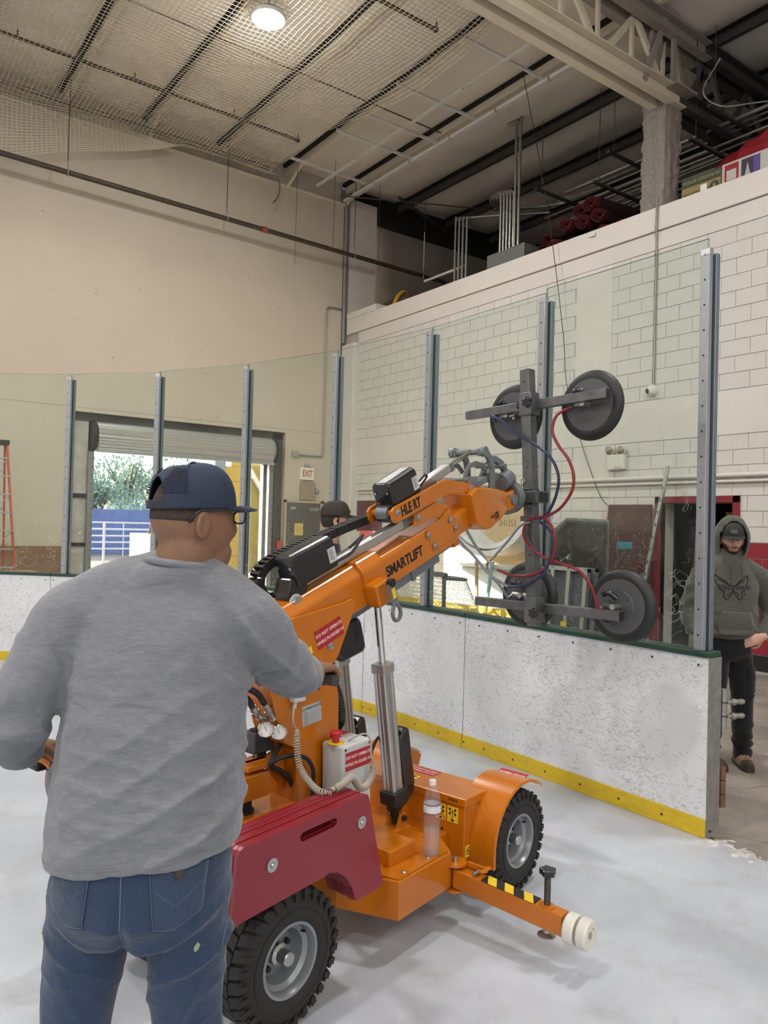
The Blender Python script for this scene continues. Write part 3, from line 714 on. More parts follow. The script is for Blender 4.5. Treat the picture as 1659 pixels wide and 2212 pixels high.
# name plate and labels on the mast
npl = label_plate('name_plate', frame((0.372, -0.081, 0.938), (1, 0, 0.10), y=(-0.1, 0, 1)), 0.106, 0.080, SILVERL, MAC, 'silver maker plate with printed table')
text('plate_lettering', 'SMARTLIFT', 0.013, BLACKINK, npl, Matrix.Translation((-0.032, 0.026, 0.0014)), sx=1.0)
text('plate_lettering', 'CE', 0.018, BLACKINK, npl, Matrix.Translation((0.032, 0.028, 0.0014)))
lg = MB()
for a in range(5): disc(lg, (-0.044+0.006*math.cos(a*1.256), 0.026+0.006*math.sin(a*1.256), 0.0012), (0, 0, 1), 0.0022, 0.0004, 6)
q = lg.build('plate_emblem', BLACKINK, npl); q['kind'] = 'stuff'
ln = MB()
for k in range(7):
    ln.box((-0.046, 0.010-0.0075*k, 0.0012), (-0.020, 0.0115-0.0075*k, 0.0016)); ln.box((-0.012, 0.0085-0.0075*k, 0.0012), (0.046, 0.009-0.0075*k, 0.0016))
q = ln.build('plate_lines', BLACKINK, npl); q['kind'] = 'stuff'

# ---- boom: outer tube, collar, sliding inner tubes, rail
def hexsec(y, t0, t1, ch): return [(-y, t0), (-y, t1-ch*1.2), (-y+ch, t1), (y-ch, t1), (y, t1-ch*1.2), (y, t0)]
YZ = Matrix(((0, 0, 1, 0), (1, 0, 0, 0), (0, 1, 0, 0), (0, 0, 0, 1)))       # (y,t) section extruded along s
MB().prism(hexsec(0.095, -0.195, -0.012, 0.035), 0.10, 0.72, BF @ YZ).build('outer_boom', ORANGE, MAC, bevel=0.006)
MB().prism(hexsec(0.108, -0.200, -0.002, 0.036), 0.655, 0.80, BF @ YZ).build('boom_collar', ORANGE, MAC, bevel=0.008)
for sgn in (-1, 1):
    MB().box((0.650, min(sgn*0.09, sgn*0.168), -0.205), (0.750, max(sgn*0.09, sgn*0.168), -0.100), BF).build('cylinder_lug', ORANGE, MAC, bevel=0.012, segs=3)
MB().prism(hexsec(0.075, -0.188, -0.045, 0.014), 0.62, 1.42, BF @ YZ).build('inner_boom', ORANGE, MAC, bevel=0.004)
MB().prism(hexsec(0.063, -0.172, -0.058, 0.012), 1.30, 1.66, BF @ YZ).build('boom_extension', ORANGE, MAC, bevel=0.004)
for sgn in (-1, 1):
    MB().prism([(1.172, -0.035), (1.30, -0.030), (1.385, 0.000), (1.43, -0.125), (1.425, -0.165), (1.19, -0.160)], 0.004, 0.0, BF @ Matrix.Translation((0, sgn*0.078, 0)) @ XZ).build('clamp_plate', ORANGE, MAC, bevel=0.002)
MB().box((0.50, -0.045, -0.245), (1.27, 0.045, -0.196), BF).build('slide_rail', CASTG, MAC, bevel=0.004)
MB().box((1.03, -0.055, -0.250), (1.055, 0.055, -0.190), BF).build('rail_stop', CASTG, MAC, bevel=0.003)
MB().cyl(bpt(1.05, -0.205, -0.03), bpt(1.42, -0.205, -0.03), 0.013, seg=14).build('rail_rod', CHROME, MAC, smooth=40)
MB().box((1.40, -0.05, -0.225), (1.45, 0.0, -0.165), BF).build('rod_lug', ORANGE, MAC, bevel=0.006)
def bolts_on(lst, name='bolt_head', r=0.013):
    for s, t, y in lst:
        p = bpt(s, t, y); b = MB().lathe([(r*1.25, 0), (r*1.25, 0.003), (r*0.8, 0.0035), (r*0.8, 0.010), (r*0.5, 0.011), (r*0.48, 0.006), (0.001, 0.006)], 12).build(name, BOLT, MAC, smooth=30)
        b.matrix_local = frame(p, (1, 0, 0), z=(0, -1, 0))
bolts_on([(1.172, -0.069, -0.082), (1.209, -0.138, -0.082), (1.368, -0.064, -0.082), (1.400, -0.116, -0.082), (1.594, 0.028, -0.078), (0.992, 0.105, -0.078), (1.136, 0.030, -0.072), (0.372, -0.246, -0.113)])
text('boom_lettering', 'SMARTLIFT', 0.066, BLACKINK, MAC, bface_r(0.836, -0.124, -0.0757), sx=0.86, bold=0.0022)
# boom bracket cheeks over the mast
for y0, y1 in ((-0.112, -0.098), (0.098, 0.112)):
    MB().prism([(0.12, -0.03), (0.50, -0.112), (0.555, -0.118), (0.566, -0.135), (0.555, -0.165), (0.405, -0.305), (0.34, -0.335), (0.26, -0.31), (0.10, -0.25)], y0, y1, BF @ XZ).build('boom_cheek', ORANGE, MAC, bevel=0.003)
lb = label_plate('warning_label', bface_r(0.385, -0.192, -0.1135), 0.155, 0.078, REDL, MAC, 'red warning label with white capitals')
for k, sx in enumerate(('DO NOT OPERATE', 'WHILE PLUGGED IN')): text('label_lettering', sx, 0.0185, WHITEINK, lb, Matrix.Translation((0, 0.015-0.030*k, 0.0014)), align='CENTER', sx=0.98)
MB().box((0.245, -0.114, -0.225), (0.275, -0.1125, -0.195), BF).build('edge_label', YELL, MAC)
# black motor under the boom, in front of the mast
MB().prism(arc(0.60, -0.27, 0.035, 90, 0, 4)+arc(0.60, -0.37, 0.03, 0, -90, 4)+[(0.47, -0.385), (0.44, -0.33), (0.47, -0.235)], -0.06, 0.06, BF @ XZ).build('lift_motor', BLACKPL, MAC, bevel=0.02, segs=3)

# ---- linear actuators above the boom
def actuator(prefix, s0, s1, t0, slope, y, mot_s, mot_len, rod_to, tube_r=0.024):
    d = Vector((1, 0, slope)).normalized()
    a = Vector((s0, y, t0)); b = a+d*(s1-s0)
    fr = BF @ frame(a, d, y=(0, 1, 0)); L = (b-a).length
    tb = MB().box((0, -tube_r, -tube_r*0.9), (L, tube_r, tube_r*0.9), fr).build('actuator_tube', EXTR, MAC, bevel=0.006, segs=3)
    MB().box((L-0.03, -tube_r*1.12, -tube_r*1.0), (L+0.004, tube_r*1.12, tube_r*1.0), fr).build('tube_end_cap', CASTG, MAC, bevel=0.004)
    MB().cyl(fr @ Vector((L, 0, 0)), fr @ Vector((L+rod_to, 0, 0)), 0.013, seg=16).build('actuator_rod', CHROME, MAC, smooth=40)
    return fr, L
fr1, L1 = actuator('extend', 0.30, 1.10, 0.020, 0.0, -0.01, 0, 0, 0.33)
MB().box((0.80, -0.020, -0.014), (1.12, 0.020, 0.018), fr1).build('actuator_sleeve', EXTR, MAC, bevel=0.003)
def motor(fr, x0, x1, z0, z1, y, name, lab_x):
    hh = (z1-z0); m = MB().prism(arc(y+0.026, z1-0.03, 0.03, 0, 90, 4)+arc(y-0.026, z1-0.03, 0.03, 90, 180, 4)+[(y-0.056, z0+0.012), (y-0.040, z0), (y+0.040, z0), (y+0.056, z0+0.012)], x0, x1, fr @ YZ)
    o = m.build(name, BLACKPL, MAC, bevel=0.012, segs=3)
    p = label_plate('rating_label', fr @ frame((lab_x, y-0.0565, (z0+z1)/2-0.005), (1, 0, 0), y=(0, 0, 1)), 0.045, 0.062, LIGHTGREY, o)
    lt = MB()
    for k in range(6): lt.box((-0.016, 0.022-0.008*k, 0.0013), (0.004+0.003*(k % 3), 0.0245-0.008*k, 0.0016))
    q = lt.build('printed_lines', BLACKINK, p); q['kind'] = 'stuff'
    sc = MB()
    for a, b in ((0.035, 0.02), (-0.035, 0.02), (0.03, -0.03)): sc.lathe([(0.006, 0), (0.006, 0.003)], 10, fr @ frame((x0-0.0025, y+a, (z0+z1)/2+b), (0, -1, 0), y=(0, 0, 1)))
    q = sc.build('cover_screws', BOLT, o); q['kind'] = 'stuff'
    return o
motor(fr1, 0.03, 0.275, -0.005, 0.135, 0.0, 'actuator_motor', 0.245)
MB().prism([(-0.03, -0.075), (0.05, -0.075), (0.09, -0.01), (0.09, 0.04), (0.01, 0.05), (-0.02, 0.0)], -0.045, 0.045, fr1 @ XZ).build('gear_housing', BLACKPL, MAC, bevel=0.010, segs=3)
MB().cyl(fr1 @ Vector((0.005, -0.062, -0.045)), fr1 @ Vector((0.005, -0.045, -0.045)), 0.026, seg=6).build('pivot_nut', BOLT, MAC)
MB().prism(arc(0.005, -0.045, 0.033, 20, 160, 5)+[(-0.03, -0.09), (0.04, -0.09)], -0.048, -0.040, fr1 @ XZ).build('pivot_lug', LIGHTGREY, MAC, bevel=0.002)
# upper actuator drives the tilt levers
fr2, L2 = actuator('tilt', 0.99, 1.56, 0.112, 0.085, 0.0, 0, 0, 0.21)
motor(fr2, 0.02, 0.235, -0.005, 0.130, 0.0, 'actuator_motor', 0.205)
MB().prism([(-0.02, -0.05), (0.05, -0.05), (0.10, -0.02), (0.10, 0.03), (0.0, 0.03)], -0.045, 0.045, fr2 @ XZ).build('gear_housing', BLACKPL, MAC, bevel=0.010, segs=3)
MB().tube([fr2 @ Vector(v) for v in spline([(0.24, -0.05, 0.05), (0.28, -0.06, 0.065), (0.31, -0.045, 0.045), (0.27, -0.03, 0.02), (0.23, -0.025, 0.015)], 6)], 0.006, 8).build('motor_cable', BLACKM, MAC, smooth=40)
MB().tube([fr1 @ Vector(v) for v in spline([(0.26, -0.05, 0.02), (0.36, -0.055, 0.025), (0.46, -0.04, 0.06), (0.47, -0.02, 0.05), (0.40, -0.01, 0.03)], 6)], 0.0065, 8).build('motor_cable', BLACKM, MAC, smooth=40)
# side plates that carry the tilt actuator and the head
for y0, y1 in ((-0.078, -0.064), (0.064, 0.078)):
    MB().prism([(0.950, 0.085), (0.955, 0.125), (0.978, 0.138), (1.399, 0.139), (1.603, 0.053), (1.660, 0.006), (1.672, -0.06), (1.64, -0.12), (1.600, -0.06), (1.565, 0.017), (1.471, 0.038), (1.398, 0.062), (0.984, 0.062), (0.958, 0.068)], y0, y1, BF @ XZ).build('side_plate', ORANGE, MAC, bevel=0.003)
for y0, y1 in ((-0.066, -0.034), (0.034, 0.066)): MB().cyl(bpt(0.992, 0.105, y0), bpt(0.992, 0.105, y1), 0.017, seg=16).build('pivot_bush', ORANGE, MAC, smooth=40)
MB().cyl(bpt(0.992, 0.105, -0.034), bpt(0.992, 0.105, 0.034), 0.031, seg=18).build('actuator_eye', CASTG, MAC, smooth=40)
MB().prism([(1.10, 0.0), (1.12, 0.05), (1.30, 0.055), (1.385, 0.012), (1.40, -0.02), (1.31, -0.030), (1.23, 0.002), (1.16, -0.005)], -0.070, -0.058, BF @ XZ).build('link_plate', ORANGE, MAC, bevel=0.003)
mlet = text('plate_lettering', 'HLE RT', 0.066, BLACKINK, MAC, bface_r(1.018, 0.100, -0.0785), sx=0.72, bold=0.0025)
# head casting
def head_ring(s, y, t0, t1): return [tuple(BF @ Vector(v)) for v in ((s, -y, t0), (s, y, t0), (s, y, t1), (s, -y, t1))]
MB().loft([head_ring(1.545, 0.112, -0.150, 0.010), head_ring(1.60, 0.116, -0.200, 0.030), head_ring(1.66, 0.116, -0.214, 0.012), head_ring(1.80, 0.095, -0.212, -0.040), head_ring(1.95, 0.065, -0.205, -0.105)]).build('head_casting', ORANGE, MAC, bevel=0.008)
text('capacity_lettering', 'WLL 600kg\n       1320lb', 0.022, BLACKINK, MAC, BF @ frame((1.675, -0.1165, -0.172), (1, 0.148, 0.0), y=(0, 0, 1)))
MB().box((1.925, -0.075, -0.215), (2.015, 0.075, -0.115), BF).build('pivot_clamp', ORANGE, MAC, bevel=0.010)
b = MB(); b.cyl(bpt(1.985, -0.165, -0.088), bpt(1.985, -0.165, -0.074), 0.030, seg=22); b.build('pivot_cap', CASTG, MAC, smooth=35)
bolts_on([(1.945, -0.128, -0.076)], r=0.008)
# tilt levers
for y0, y1 in ((-0.070, -0.052), (0.085, 0.103)):
    flatbar([(1.748, 0.176), (1.782, 0.172), (1.822, 0.150), (1.846, 0.110), (1.846, 0.06), (1.828, 0.00), (1.800, -0.06)], 0.042, y0, y1).build('tilt_lever', CASTG, MAC, bevel=0.004).data.transform(BF)
    flatbar([(1.600, -0.05), (1.597, 0.055), (1.622, 0.105), (1.665, 0.128), (1.725, 0.124), (1.785, 0.095), (1.815, 0.05)], 0.026, y0+0.018, y1+0.012).build('guide_arch', CASTG, MAC, bevel=0.003).data.transform(BF)
flatbar([(1.84, 0.03), (1.865, 0.075), (1.912, 0.092), (1.965, 0.080), (2.02, 0.040), (2.055, -0.02), (2.075, -0.10)], 0.036, -0.022, 0.004).build('head_lever', CASTG, MAC, bevel=0.004).data.transform(BF)
flatbar([(1.84, 0.03), (1.90, -0.03), (1.97, -0.02), (2.04, -0.05)], 0.030, -0.022, 0.004).build('lever_tie', CASTG, MAC, bevel=0.003).data.transform(BF)
for s, t, r, y0, y1 in ((1.770, 0.174, 0.017, -0.085, 0.12), (1.605, 0.070, 0.014, -0.068, 0.11), (1.835, 0.075, 0.010, -0.078, 0.03), (1.99, 0.030, 0.013, -0.06, 0.05), (1.91, 0.0, 0.018, -0.04, 0.06)):
    MB().cyl(bpt(s, t, y0), bpt(s, t, y1), r, seg=16).build('lever_pin', CASTG, MAC, smooth=40)
for y0, y1 in ((-0.095, -0.070), (0.103, 0.130)): MB().cyl(bpt(1.770, 0.174, y0), bpt(1.770, 0.174, y1), 0.027, seg=18).build('pin_collar', CASTG, MAC, smooth=40)
MB().box((1.64, -0.06, 0.000), (1.79, 0.06, 0.035), BF).build('lever_base', CASTG, MAC, bevel=0.004)
MB().cyl(bpt(2.02, -0.165, 0), bpt(2.075, -0.175, 0), 0.098, seg=36).build('rotator_flange', CASTG, MAC, smooth=35)
MB().cyl(bpt(1.97, -0.06, -0.02), bpt(2.06, -0.06, -0.02), 0.05, seg=20).build('rotator_motor', CASTG, MAC, smooth=35)

# ---- drag chain on the far side
cp = spline([bpt(0.375, -0.035, 0.10), bpt(0.315, -0.030, 0.10), bpt(0.268, 0.010, 0.10), bpt(0.262, 0.060, 0.10), bpt(0.300, 0.105, 0.10), bpt(0.40, 0.120, 0.10), bpt(0.60, 0.110, 0.10), bpt(0.80, 0.098, 0.10), bpt(1.0, 0.080, 0.10), bpt(1.2, 0.062, 0.10)], 40)
acc = 0.0; links = []; last = cp[0]; nextd = 0.0
for i in range(1, len(cp)):
    acc += (cp[i]-cp[i-1]).length
    if acc >= nextd: links.append((cp[i].copy(), (cp[min(i+3, len(cp)-1)]-cp[i-3 if i > 3 else 0]).normalized())); nextd += 0.0265
src = MB(); src.box((-0.0118, -0.028, -0.019), (0.0118, -0.022, 0.019)); src.box((-0.0118, 0.022, -0.019), (0.0118, 0.028, 0.019)); src.box((-0.006, -0.024, 0.013), (0.006, 0.024, 0.0185)); src.box((-0.006, -0.024, -0.0185), (0.006, 0.024, -0.013))
lk0 = None
for p, d in links:
    mx = frame(p, d, y=(0, 1, 0))
    if lk0 is None: lk0 = src.build('chain_link', BLACKM, MAC, mx=mx)
    else: share('chain_link', lk0, MAC, mx)

# ---- upright lift cylinders, each side
for sgn in (-1, 1):
    y = sgn*0.130
    top = Vector((0.704, y, 1.345)); bot = Vector((0.866, y, 0.395)); d = (bot-top).normalized()
    P = lambda k: top+d*k
    MB().cyl(P(0.0), P(0.34), 0.0155, seg=18).build('lift_rod', CHROME, MAC, smooth=40)
    fr = frame(P(0.26), d, y=(0, 1, 0))
    sec = []
    for k in range(4):       # fluted square extrusion
        for (u, v) in ((0.033, -0.028), (0.034, -0.018), (0.029, -0.014), (0.029, -0.005), (0.034, -0.002), (0.034, 0.002), (0.029, 0.005), (0.029, 0.014), (0.034, 0.018), (0.033, 0.028), (0.0305, 0.0305)):
            c, s2 = math.cos(k*PI/2), math.sin(k*PI/2); sec.append((u*c-v*s2, u*s2+v*c))
    MB().prism(sec, 0.0, 0.60, fr @ YZ).build('lift_cylinder', EXTR, MAC)
    MB().box((-0.012, -0.037, -0.037), (0.03, 0.037, 0.037), fr).build('cylinder_cap', EXTR, MAC, bevel=0.004)
    MB().box((0.56, -0.046, -0.046), (0.625, 0.046, 0.046), fr).build('cylinder_foot', BLACKM, MAC, bevel=0.010, segs=3)
    MB().lathe([(0.040, 0.62), (0.036, 0.65), (0.028, 0.66), (0.016, 0.665), (0.016, 0.715)], 20, frame(P(0.26), (0, 1, 0), z=d)).build('foot_boot', BLACKM, MAC, smooth=40)
    MB().prism(arc(0.41, 0.50, 0.03, 0, 90, 3)+[(0.33, 0.53), (0.30, 0.50), (0.28, 0.10), (0.36, 0.095), (0.44, 0.10)] if False else [(0.335, 0.030), (0.30, 0.085), (0.315, 0.105), (0.56, 0.115), (0.61, 0.105), (0.645, 0.040), (0.645, 0.0), (0.56, 0.0), (0.56, 0.040)], -0.038, 0.038, fr @ Matrix.Rotation(PI, 4, 'X') @ XZ if False else fr @ Matrix(((1, 0, 0, 0), (0, 0, 1, 0), (0, 1, 0, 0), (0, 0, 0, 1)))).build('lift_drive', BLACKPL, MAC, bevel=0.012, segs=3)
    MB().tube(spline([fr @ Vector((0.345, 0, 0.06)), fr @ Vector((0.31, -0.01, 0.055)), fr @ Vector((0.315, 0.0, 0.02)), fr @ Vector((0.34, 0.04, -0.05)), Vector((0.66, y+0.05, 0.48)), Vector((0.60, y+0.08, 0.33))], 6), 0.007, 8).build('drive_cable', BLACKM, MAC, smooth=40)
    f = MB().box((0.62, min(sgn*0.085, sgn*0.30), 0.312), (0.795, max(sgn*0.085, sgn*0.30), 0.375)).build('cylinder_base', ORANGE, MAC, bevel=0.005)
    for q in (-0.030, 0.030):
        MB().prism([(0.820, 0.36), (0.900, 0.36), (0.897, 0.40)]+arc(0.875, 0.41, 0.025, 0, 180, 6)+[(0.835, 0.37)], y+q-0.006, y+q+0.006, XZ).build('foot_lug', ORANGE, MAC, bevel=0.002)
    MB().box((0.795, min(sgn*0.085, sgn*0.175), 0.312), (0.915, max(sgn*0.085, sgn*0.175), 0.37)).build('foot_block', ORANGE, MAC, bevel=0.004)
    MB().cyl((0.875, y-0.048, 0.408), (0.875, y+0.048, 0.408), 0.013, seg=14).build('foot_pin', BLACKM, MAC, smooth=40)
# yellow lashing eye by the collar
hk = MB().tube(spline([bpt(0.690, -0.20, -0.21), bpt(0.670, -0.235, -0.21), bpt(0.677, -0.265, -0.21), bpt(0.700, -0.272, -0.21), bpt(0.720, -0.255, -0.21), bpt(0.720, -0.22, -0.21), bpt(0.700, -0.195, -0.21), bpt(0.690, -0.20, -0.21)], 6), 0.0085, 8)
hk.build('lashing_eye', CASTG, MAC, smooth=40)
MB().box((0.680, -0.216, -0.20), (0.720, -0.204, -0.10), BF).build('eye_shank', CASTG, MAC, bevel=0.006)
label_plate('eye_label', bface_r(0.700, -0.150, -0.2165), 0.022, 0.045, YELL, MAC, 'small yellow hook label')
MB().cyl(bpt(0.700, -0.10, -0.225), bpt(0.700, -0.10, -0.20), 0.018, seg=16).build('eye_bolt', BLACKM, MAC, smooth=40)
# ---- control box with emergency stop
cb = MB().box((0.43, -0.215, 0.44), (0.60, -0.095, 0.80)).build('control_box', LIGHTGREY, MAC, bevel=0.012, segs=3)
cb.rotation_euler = (0, math.radians(-2), 0); cb.location = (0.015, 0, 0.008)
l2 = label_plate('warning_label', frame((0.516, -0.2165, 0.735), (1, 0, 0), y=(0, 0, 1)), 0.145, 0.072, REDL, cb, 'red warning label with white capitals')
for k, sx in enumerate(('DO NOT OPERATE', 'WHILE PLUGGED IN')): text('label_lettering', sx, 0.0175, WHITEINK, l2, Matrix.Translation((0, 0.015-0.028*k, 0.0014)), align='CENTER', sx=0.98)
for x, z in ((0.444, 0.784), (0.586, 0.784), (0.586, 0.456), (0.444, 0.456)):
    s = MB().lathe([(0.005, 0), (0.005, 0.002)], 10).build('lid_screw', BLACKM, cb); s.matrix_local = frame((x, -0.2155, z), (1, 0, 0), z=(0, -1, 0))
MB().lathe([(0.034, 0), (0.034, 0.003)], 24, Matrix.Translation((0.452, -0.155, 0.80))).build('stop_ring', YELL, cb, smooth=30)
MB().lathe([(0.014, 0), (0.014, 0.022), (0.023, 0.024), (0.024, 0.040), (0.019, 0.047), (0.001, 0.049)], 20, Matrix.Translation((0.452, -0.155, 0.802))).build('stop_button', mat('stop_red', 'b5202a', 0.3), cb, smooth=35)
tl = label_plate('top_label', frame((0.545, -0.05, 0.83), (0, -1, 0), y=(1, 0, 0)), 0.10, 0.055, REDL, MAC, 'red label lying behind the stop button')
text('label_lettering', 'DO', 0.020, WHITEINK, tl, Matrix.Translation((0.0, -0.012, 0.0014)))
MB().box((0.53, -0.098, 0.76), (0.575, -0.01, 0.828)).build('label_bracket', ORANGE, MAC, bevel=0.003)
# coiled pendant cable
def coil(path, r, turns_per_m, wr):
    P = spline(path, 14); acc = [0.0]
    for i in range(1, len(P)): acc.append(acc[-1]+(P[i]-P[i-1]).length)
    tot = acc[-1]; n = int(tot*turns_per_m*9); out = []; j = 0; u = None
    for k in range(n+1):
        d = tot*k/n
        while j < len(acc)-2 and acc[j+1] < d: j += 1
        f = (d-acc[j])/max(1e-6, acc[j+1]-acc[j]); p = P[j].lerp(P[j+1], f); t = (P[min(j+2, len(P)-1)]-P[max(0, j-1)]).normalized()
        if u is None: u = Vector((0, 0, 1)).cross(t).normalized()
        u = (u-t*u.dot(t)).normalized(); w = t.cross(u); a = 2*PI*turns_per_m*d
        rr = r if 0.02 < d < tot-0.02 else r*0.6
        out.append(p+(u*math.cos(a)+w*math.sin(a))*rr)
    return MB().tube(out, wr, 6)
coil([(0.245, -0.130, 0.905), (0.232, -0.145, 0.870), (0.232, -0.155, 0.80), (0.236, -0.18, 0.755), (0.225, -0.245, 0.725), (0.215, -0.30, 0.718), (0.238, -0.325, 0.716)], 0.0105, 105, 0.0030).build('coil_cable', CABLE, MAC, smooth=60)
coil([(0.238, -0.325, 0.726), (0.285, -0.33, 0.732), (0.325, -0.32, 0.738), (0.375, -0.305, 0.735), (0.45, -0.275, 0.675), (0.52, -0.25, 0.655), (0.556, -0.25, 0.69), (0.566, -0.25, 0.735)], 0.0125, 165, 0.0029).build('coil_cable', CABLE, MAC, smooth=60)
MB().tube(spline([(0.566, -0.25, 0.735), (0.548, -0.25, 0.765), (0.545, -0.25, 0.81), (0.525, -0.245, 0.858), (0.50, -0.215, 0.852), (0.485, -0.17, 0.82)], 8), 0.0035, 8).build('cable_lead', CABLE, MAC, smooth=40)
MB().tube(spline([(0.262, -0.100, 1.012), (0.236, -0.120, 0.985), (0.234, -0.12, 0.94), (0.255, -0.115, 0.905), (0.262, -0.122, 0.890), (0.245, -0.132, 0.885), (0.240, -0.130, 0.905)], 8), 0.004, 8).build('cable_lead', CABLE, MAC, smooth=40)
pd = MB().box((0.245, -0.115, 1.005), (0.305, -0.082, 1.040)).build('cable_socket', LIGHTGREY, MAC, bevel=0.004)
MB().box((0.255, -0.118, 1.036), (0.345, -0.082, 1.060)).build('display_unit', BLACKPL, MAC, bevel=0.004)
MB().cyl((0.262, -0.100, 1.012), (0.246, -0.112, 0.985), 0.008, seg=12).build('cable_plug', LIGHTGREY, MAC, smooth=40)
# corrugated sheath at the front of the mast
pth = spline([(0.50, -0.05, 1.14), (0.515, -0.06, 1.05), (0.556, -0.06, 0.955), (0.572, -0.055, 0.87), (0.552, -0.05, 0.83), (0.545, -0.04, 0.70)], 16)
MB().tube(pth, [0.0165 if i % 2 else 0.020 for i in range(len(pth))], 12).build('corrugated_hose', BLACKM, MAC)
# hydraulic hoses and unions
for nm, P in (('hydraulic_hose', [(-0.03, -0.04, 1.10), (0.042, -0.055, 1.087), (0.105, -0.06, 1.054), (0.140, -0.06, 1.010)]), ('hydraulic_hose', [(-0.03, -0.02, 1.07), (0.030, -0.035, 1.062), (0.077, -0.04, 1.033), (0.098, -0.04, 1.002)])):
    MB().tube(spline(P, 8), 0.012, 12).build(nm, BLACKM, MAC, smooth=40)
for a, b in (((0.140, -0.06, 1.010), (0.188, -0.06, 0.945)), ((0.098, -0.04, 1.002), (0.135, -0.04, 0.955))):
    a = Vector(a); b = Vector(b)
    f = MB().cyl(a, a.lerp(b, 0.45), 0.014, seg=14); f.cyl(a.lerp(b, 0.40), a.lerp(b, 0.62), 0.017, seg=6); f.cyl(a.lerp(b, 0.55), b, 0.013, seg=14); f.ball(b, 0.015, 12); f.cyl(b, b+Vector((0.04, 0, -0.004)), 0.011, seg=12)
    q = f.build('hose_union', STEEL, MAC, smooth=40)
gn = Vector((-0.55, -0.83, 0.06)).normalized()
for p in ((0.112, -0.105, 0.926), (0.178, -0.105, 0.904)):
    p = Vector(p); fx = frame(p, gn.cross(Vector((0, 0, 1))) * -1, y=(0, 0, 1))
    g = MB().lathe([(0.027, -0.026), (0.030, -0.020), (0.030, 0.0), (0.0265, 0.002), (0.0255, -0.003), (0.001, -0.003)], 28, fx, cap=False).build('pressure_gauge', CHROME, MAC, smooth=35)
    MB().lathe([(0.0255, 0), (0.0001, 0)], 28, fx @ Matrix.Translation((0, 0, -0.0022)), cap=False).build('dial', WHITEINK, g)
    tk = MB()
    for k in range(9):
        a = math.radians(225-270*k/8); tk.box((0.018, -0.0006, 0), (0.023, 0.0006, 0.0003), fx @ Matrix.Translation((0, 0, -0.0018)) @ Matrix.Rotation(a, 4, 'Z'))
    tk.build('dial_ticks', BLACKINK, g)['kind'] = 'stuff'
    MB().box((-0.004, -0.0008, 0), (0.017, 0.0008, 0.0004), fx @ Matrix.Translation((0, 0, -0.0015)) @ Matrix.Rotation(1.9, 4, 'Z')).build('needle', BLACKINK, g)
    MB().cyl(p-gn*0.02, p+Vector((0.06, 0.03, -0.01)), 0.009, seg=10).build('gauge_stem', STEEL, MAC, smooth=40)
# limit switch on its spring post
sw = MB().box((0.148, 0.0, 0.802), (0.252, 0.07, 0.885)).build('limit_switch', mat('dark_grey_box', '3b3e44', 0.4, var=0.06), MAC, bevel=0.006)
MB().box((0.165, 0.012, 0.885), (0.215, 0.05, 0.893)).build('switch_cap', BLACKM, sw, bevel=0.002)
MB().cyl((0.20, 0.035, 0.745), (0.20, 0.035, 0.805), 0.017, seg=14).build('switch_gland', STEEL, MAC, smooth=40)
MB().box((0.185, 0.015, 0.785), (0.225, 0.055, 0.803)).build('switch_base', BLACKM, MAC, bevel=0.003)
MB().tube(spline([(0.245, 0.0, 0.85), (0.262, -0.03, 0.84), (0.19, -0.06, 0.80), (0.185, -0.065, 0.765), (0.225, -0.06, 0.742), (0.285, -0.05, 0.693), (0.325, -0.05, 0.64), (0.39, -0.06, 0.575), (0.42, -0.05, 0.50)], 8), 0.0105, 10).build('control_cable', BLACKM, MAC, smooth=40)
MB().tube(spline([(0.15, -0.08, 0.785), (0.194, -0.1, 0.804), (0.257, -0.11, 0.802), (0.312, -0.115, 0.782), (0.352, -0.11, 0.741), (0.368, -0.105, 0.694), (0.37, -0.10, 0.60)], 8), 0.0085, 10).build('control_cable', BLACKM, MAC, smooth=40)
# steering block and tiller
MB().box((0.02, -0.055, 0.655), (0.185, 0.055, 0.750)).build('steering_block', ORANGE, MAC, bevel=0.006)
sp = [(0.14+0.016*math.cos(k*0.7), 0.0+0.016*math.sin(k*0.7), 0.745+0.00045*k) for k in range(60)]
MB().tube(sp, 0.003, 6).build('return_spring', BLACKM, MAC)
MB().lathe([(0.035, 0.585), (0.035, 0.61), (0.026, 0.612), (0.026, 0.66)], 20, Matrix.Translation((0.11, 0, 0))).build('steering_boss', BLACKM, MAC, smooth=40)
MB().bar((0.05, 0, 0.70), (-0.30, -0.08, 0.76), 0.06, 0.05).build('tiller_beam', ORANGE, MAC, bevel=0.005)
MB().bar((-0.28, -0.078, 0.755), (-0.76, -0.27, 1.03), 0.045, 0.045).build('tiller_arm', ORANGE, MAC, bevel=0.005)
hd0 = Vector((-0.80, -0.29, 1.045))
MB().tube(spline([hd0+Vector((-0.035, 0.22, -0.005)), hd0+Vector((-0.045, 0.15, 0.02)), hd0+Vector((-0.03, 0.0, 0.022)), hd0+Vector((-0.025, -0.06, 0.015))], 6), 0.014, 12).build('tiller_grip', ORANGE, MAC, smooth=40)
MB().lathe([(0.004, -0.030), (0.030, -0.029), (0.050, -0.022), (0.060, -0.008), (0.062, 0.006), (0.056, 0.020), (0.030, 0.026), (0.004, 0.027)], 32, frame((-0.792, -0.335, 1.012), (0, 1, 0), z=(-0.9, -0.35, 0.1))).build('tiller_knob', REDP, MAC, smooth=60)
MB().box((-0.05, -0.02, -0.008), (0.06, 0.14, 0.012), Matrix.Translation(hd0)).build('tiller_head', BLACKM, MAC, bevel=0.006)
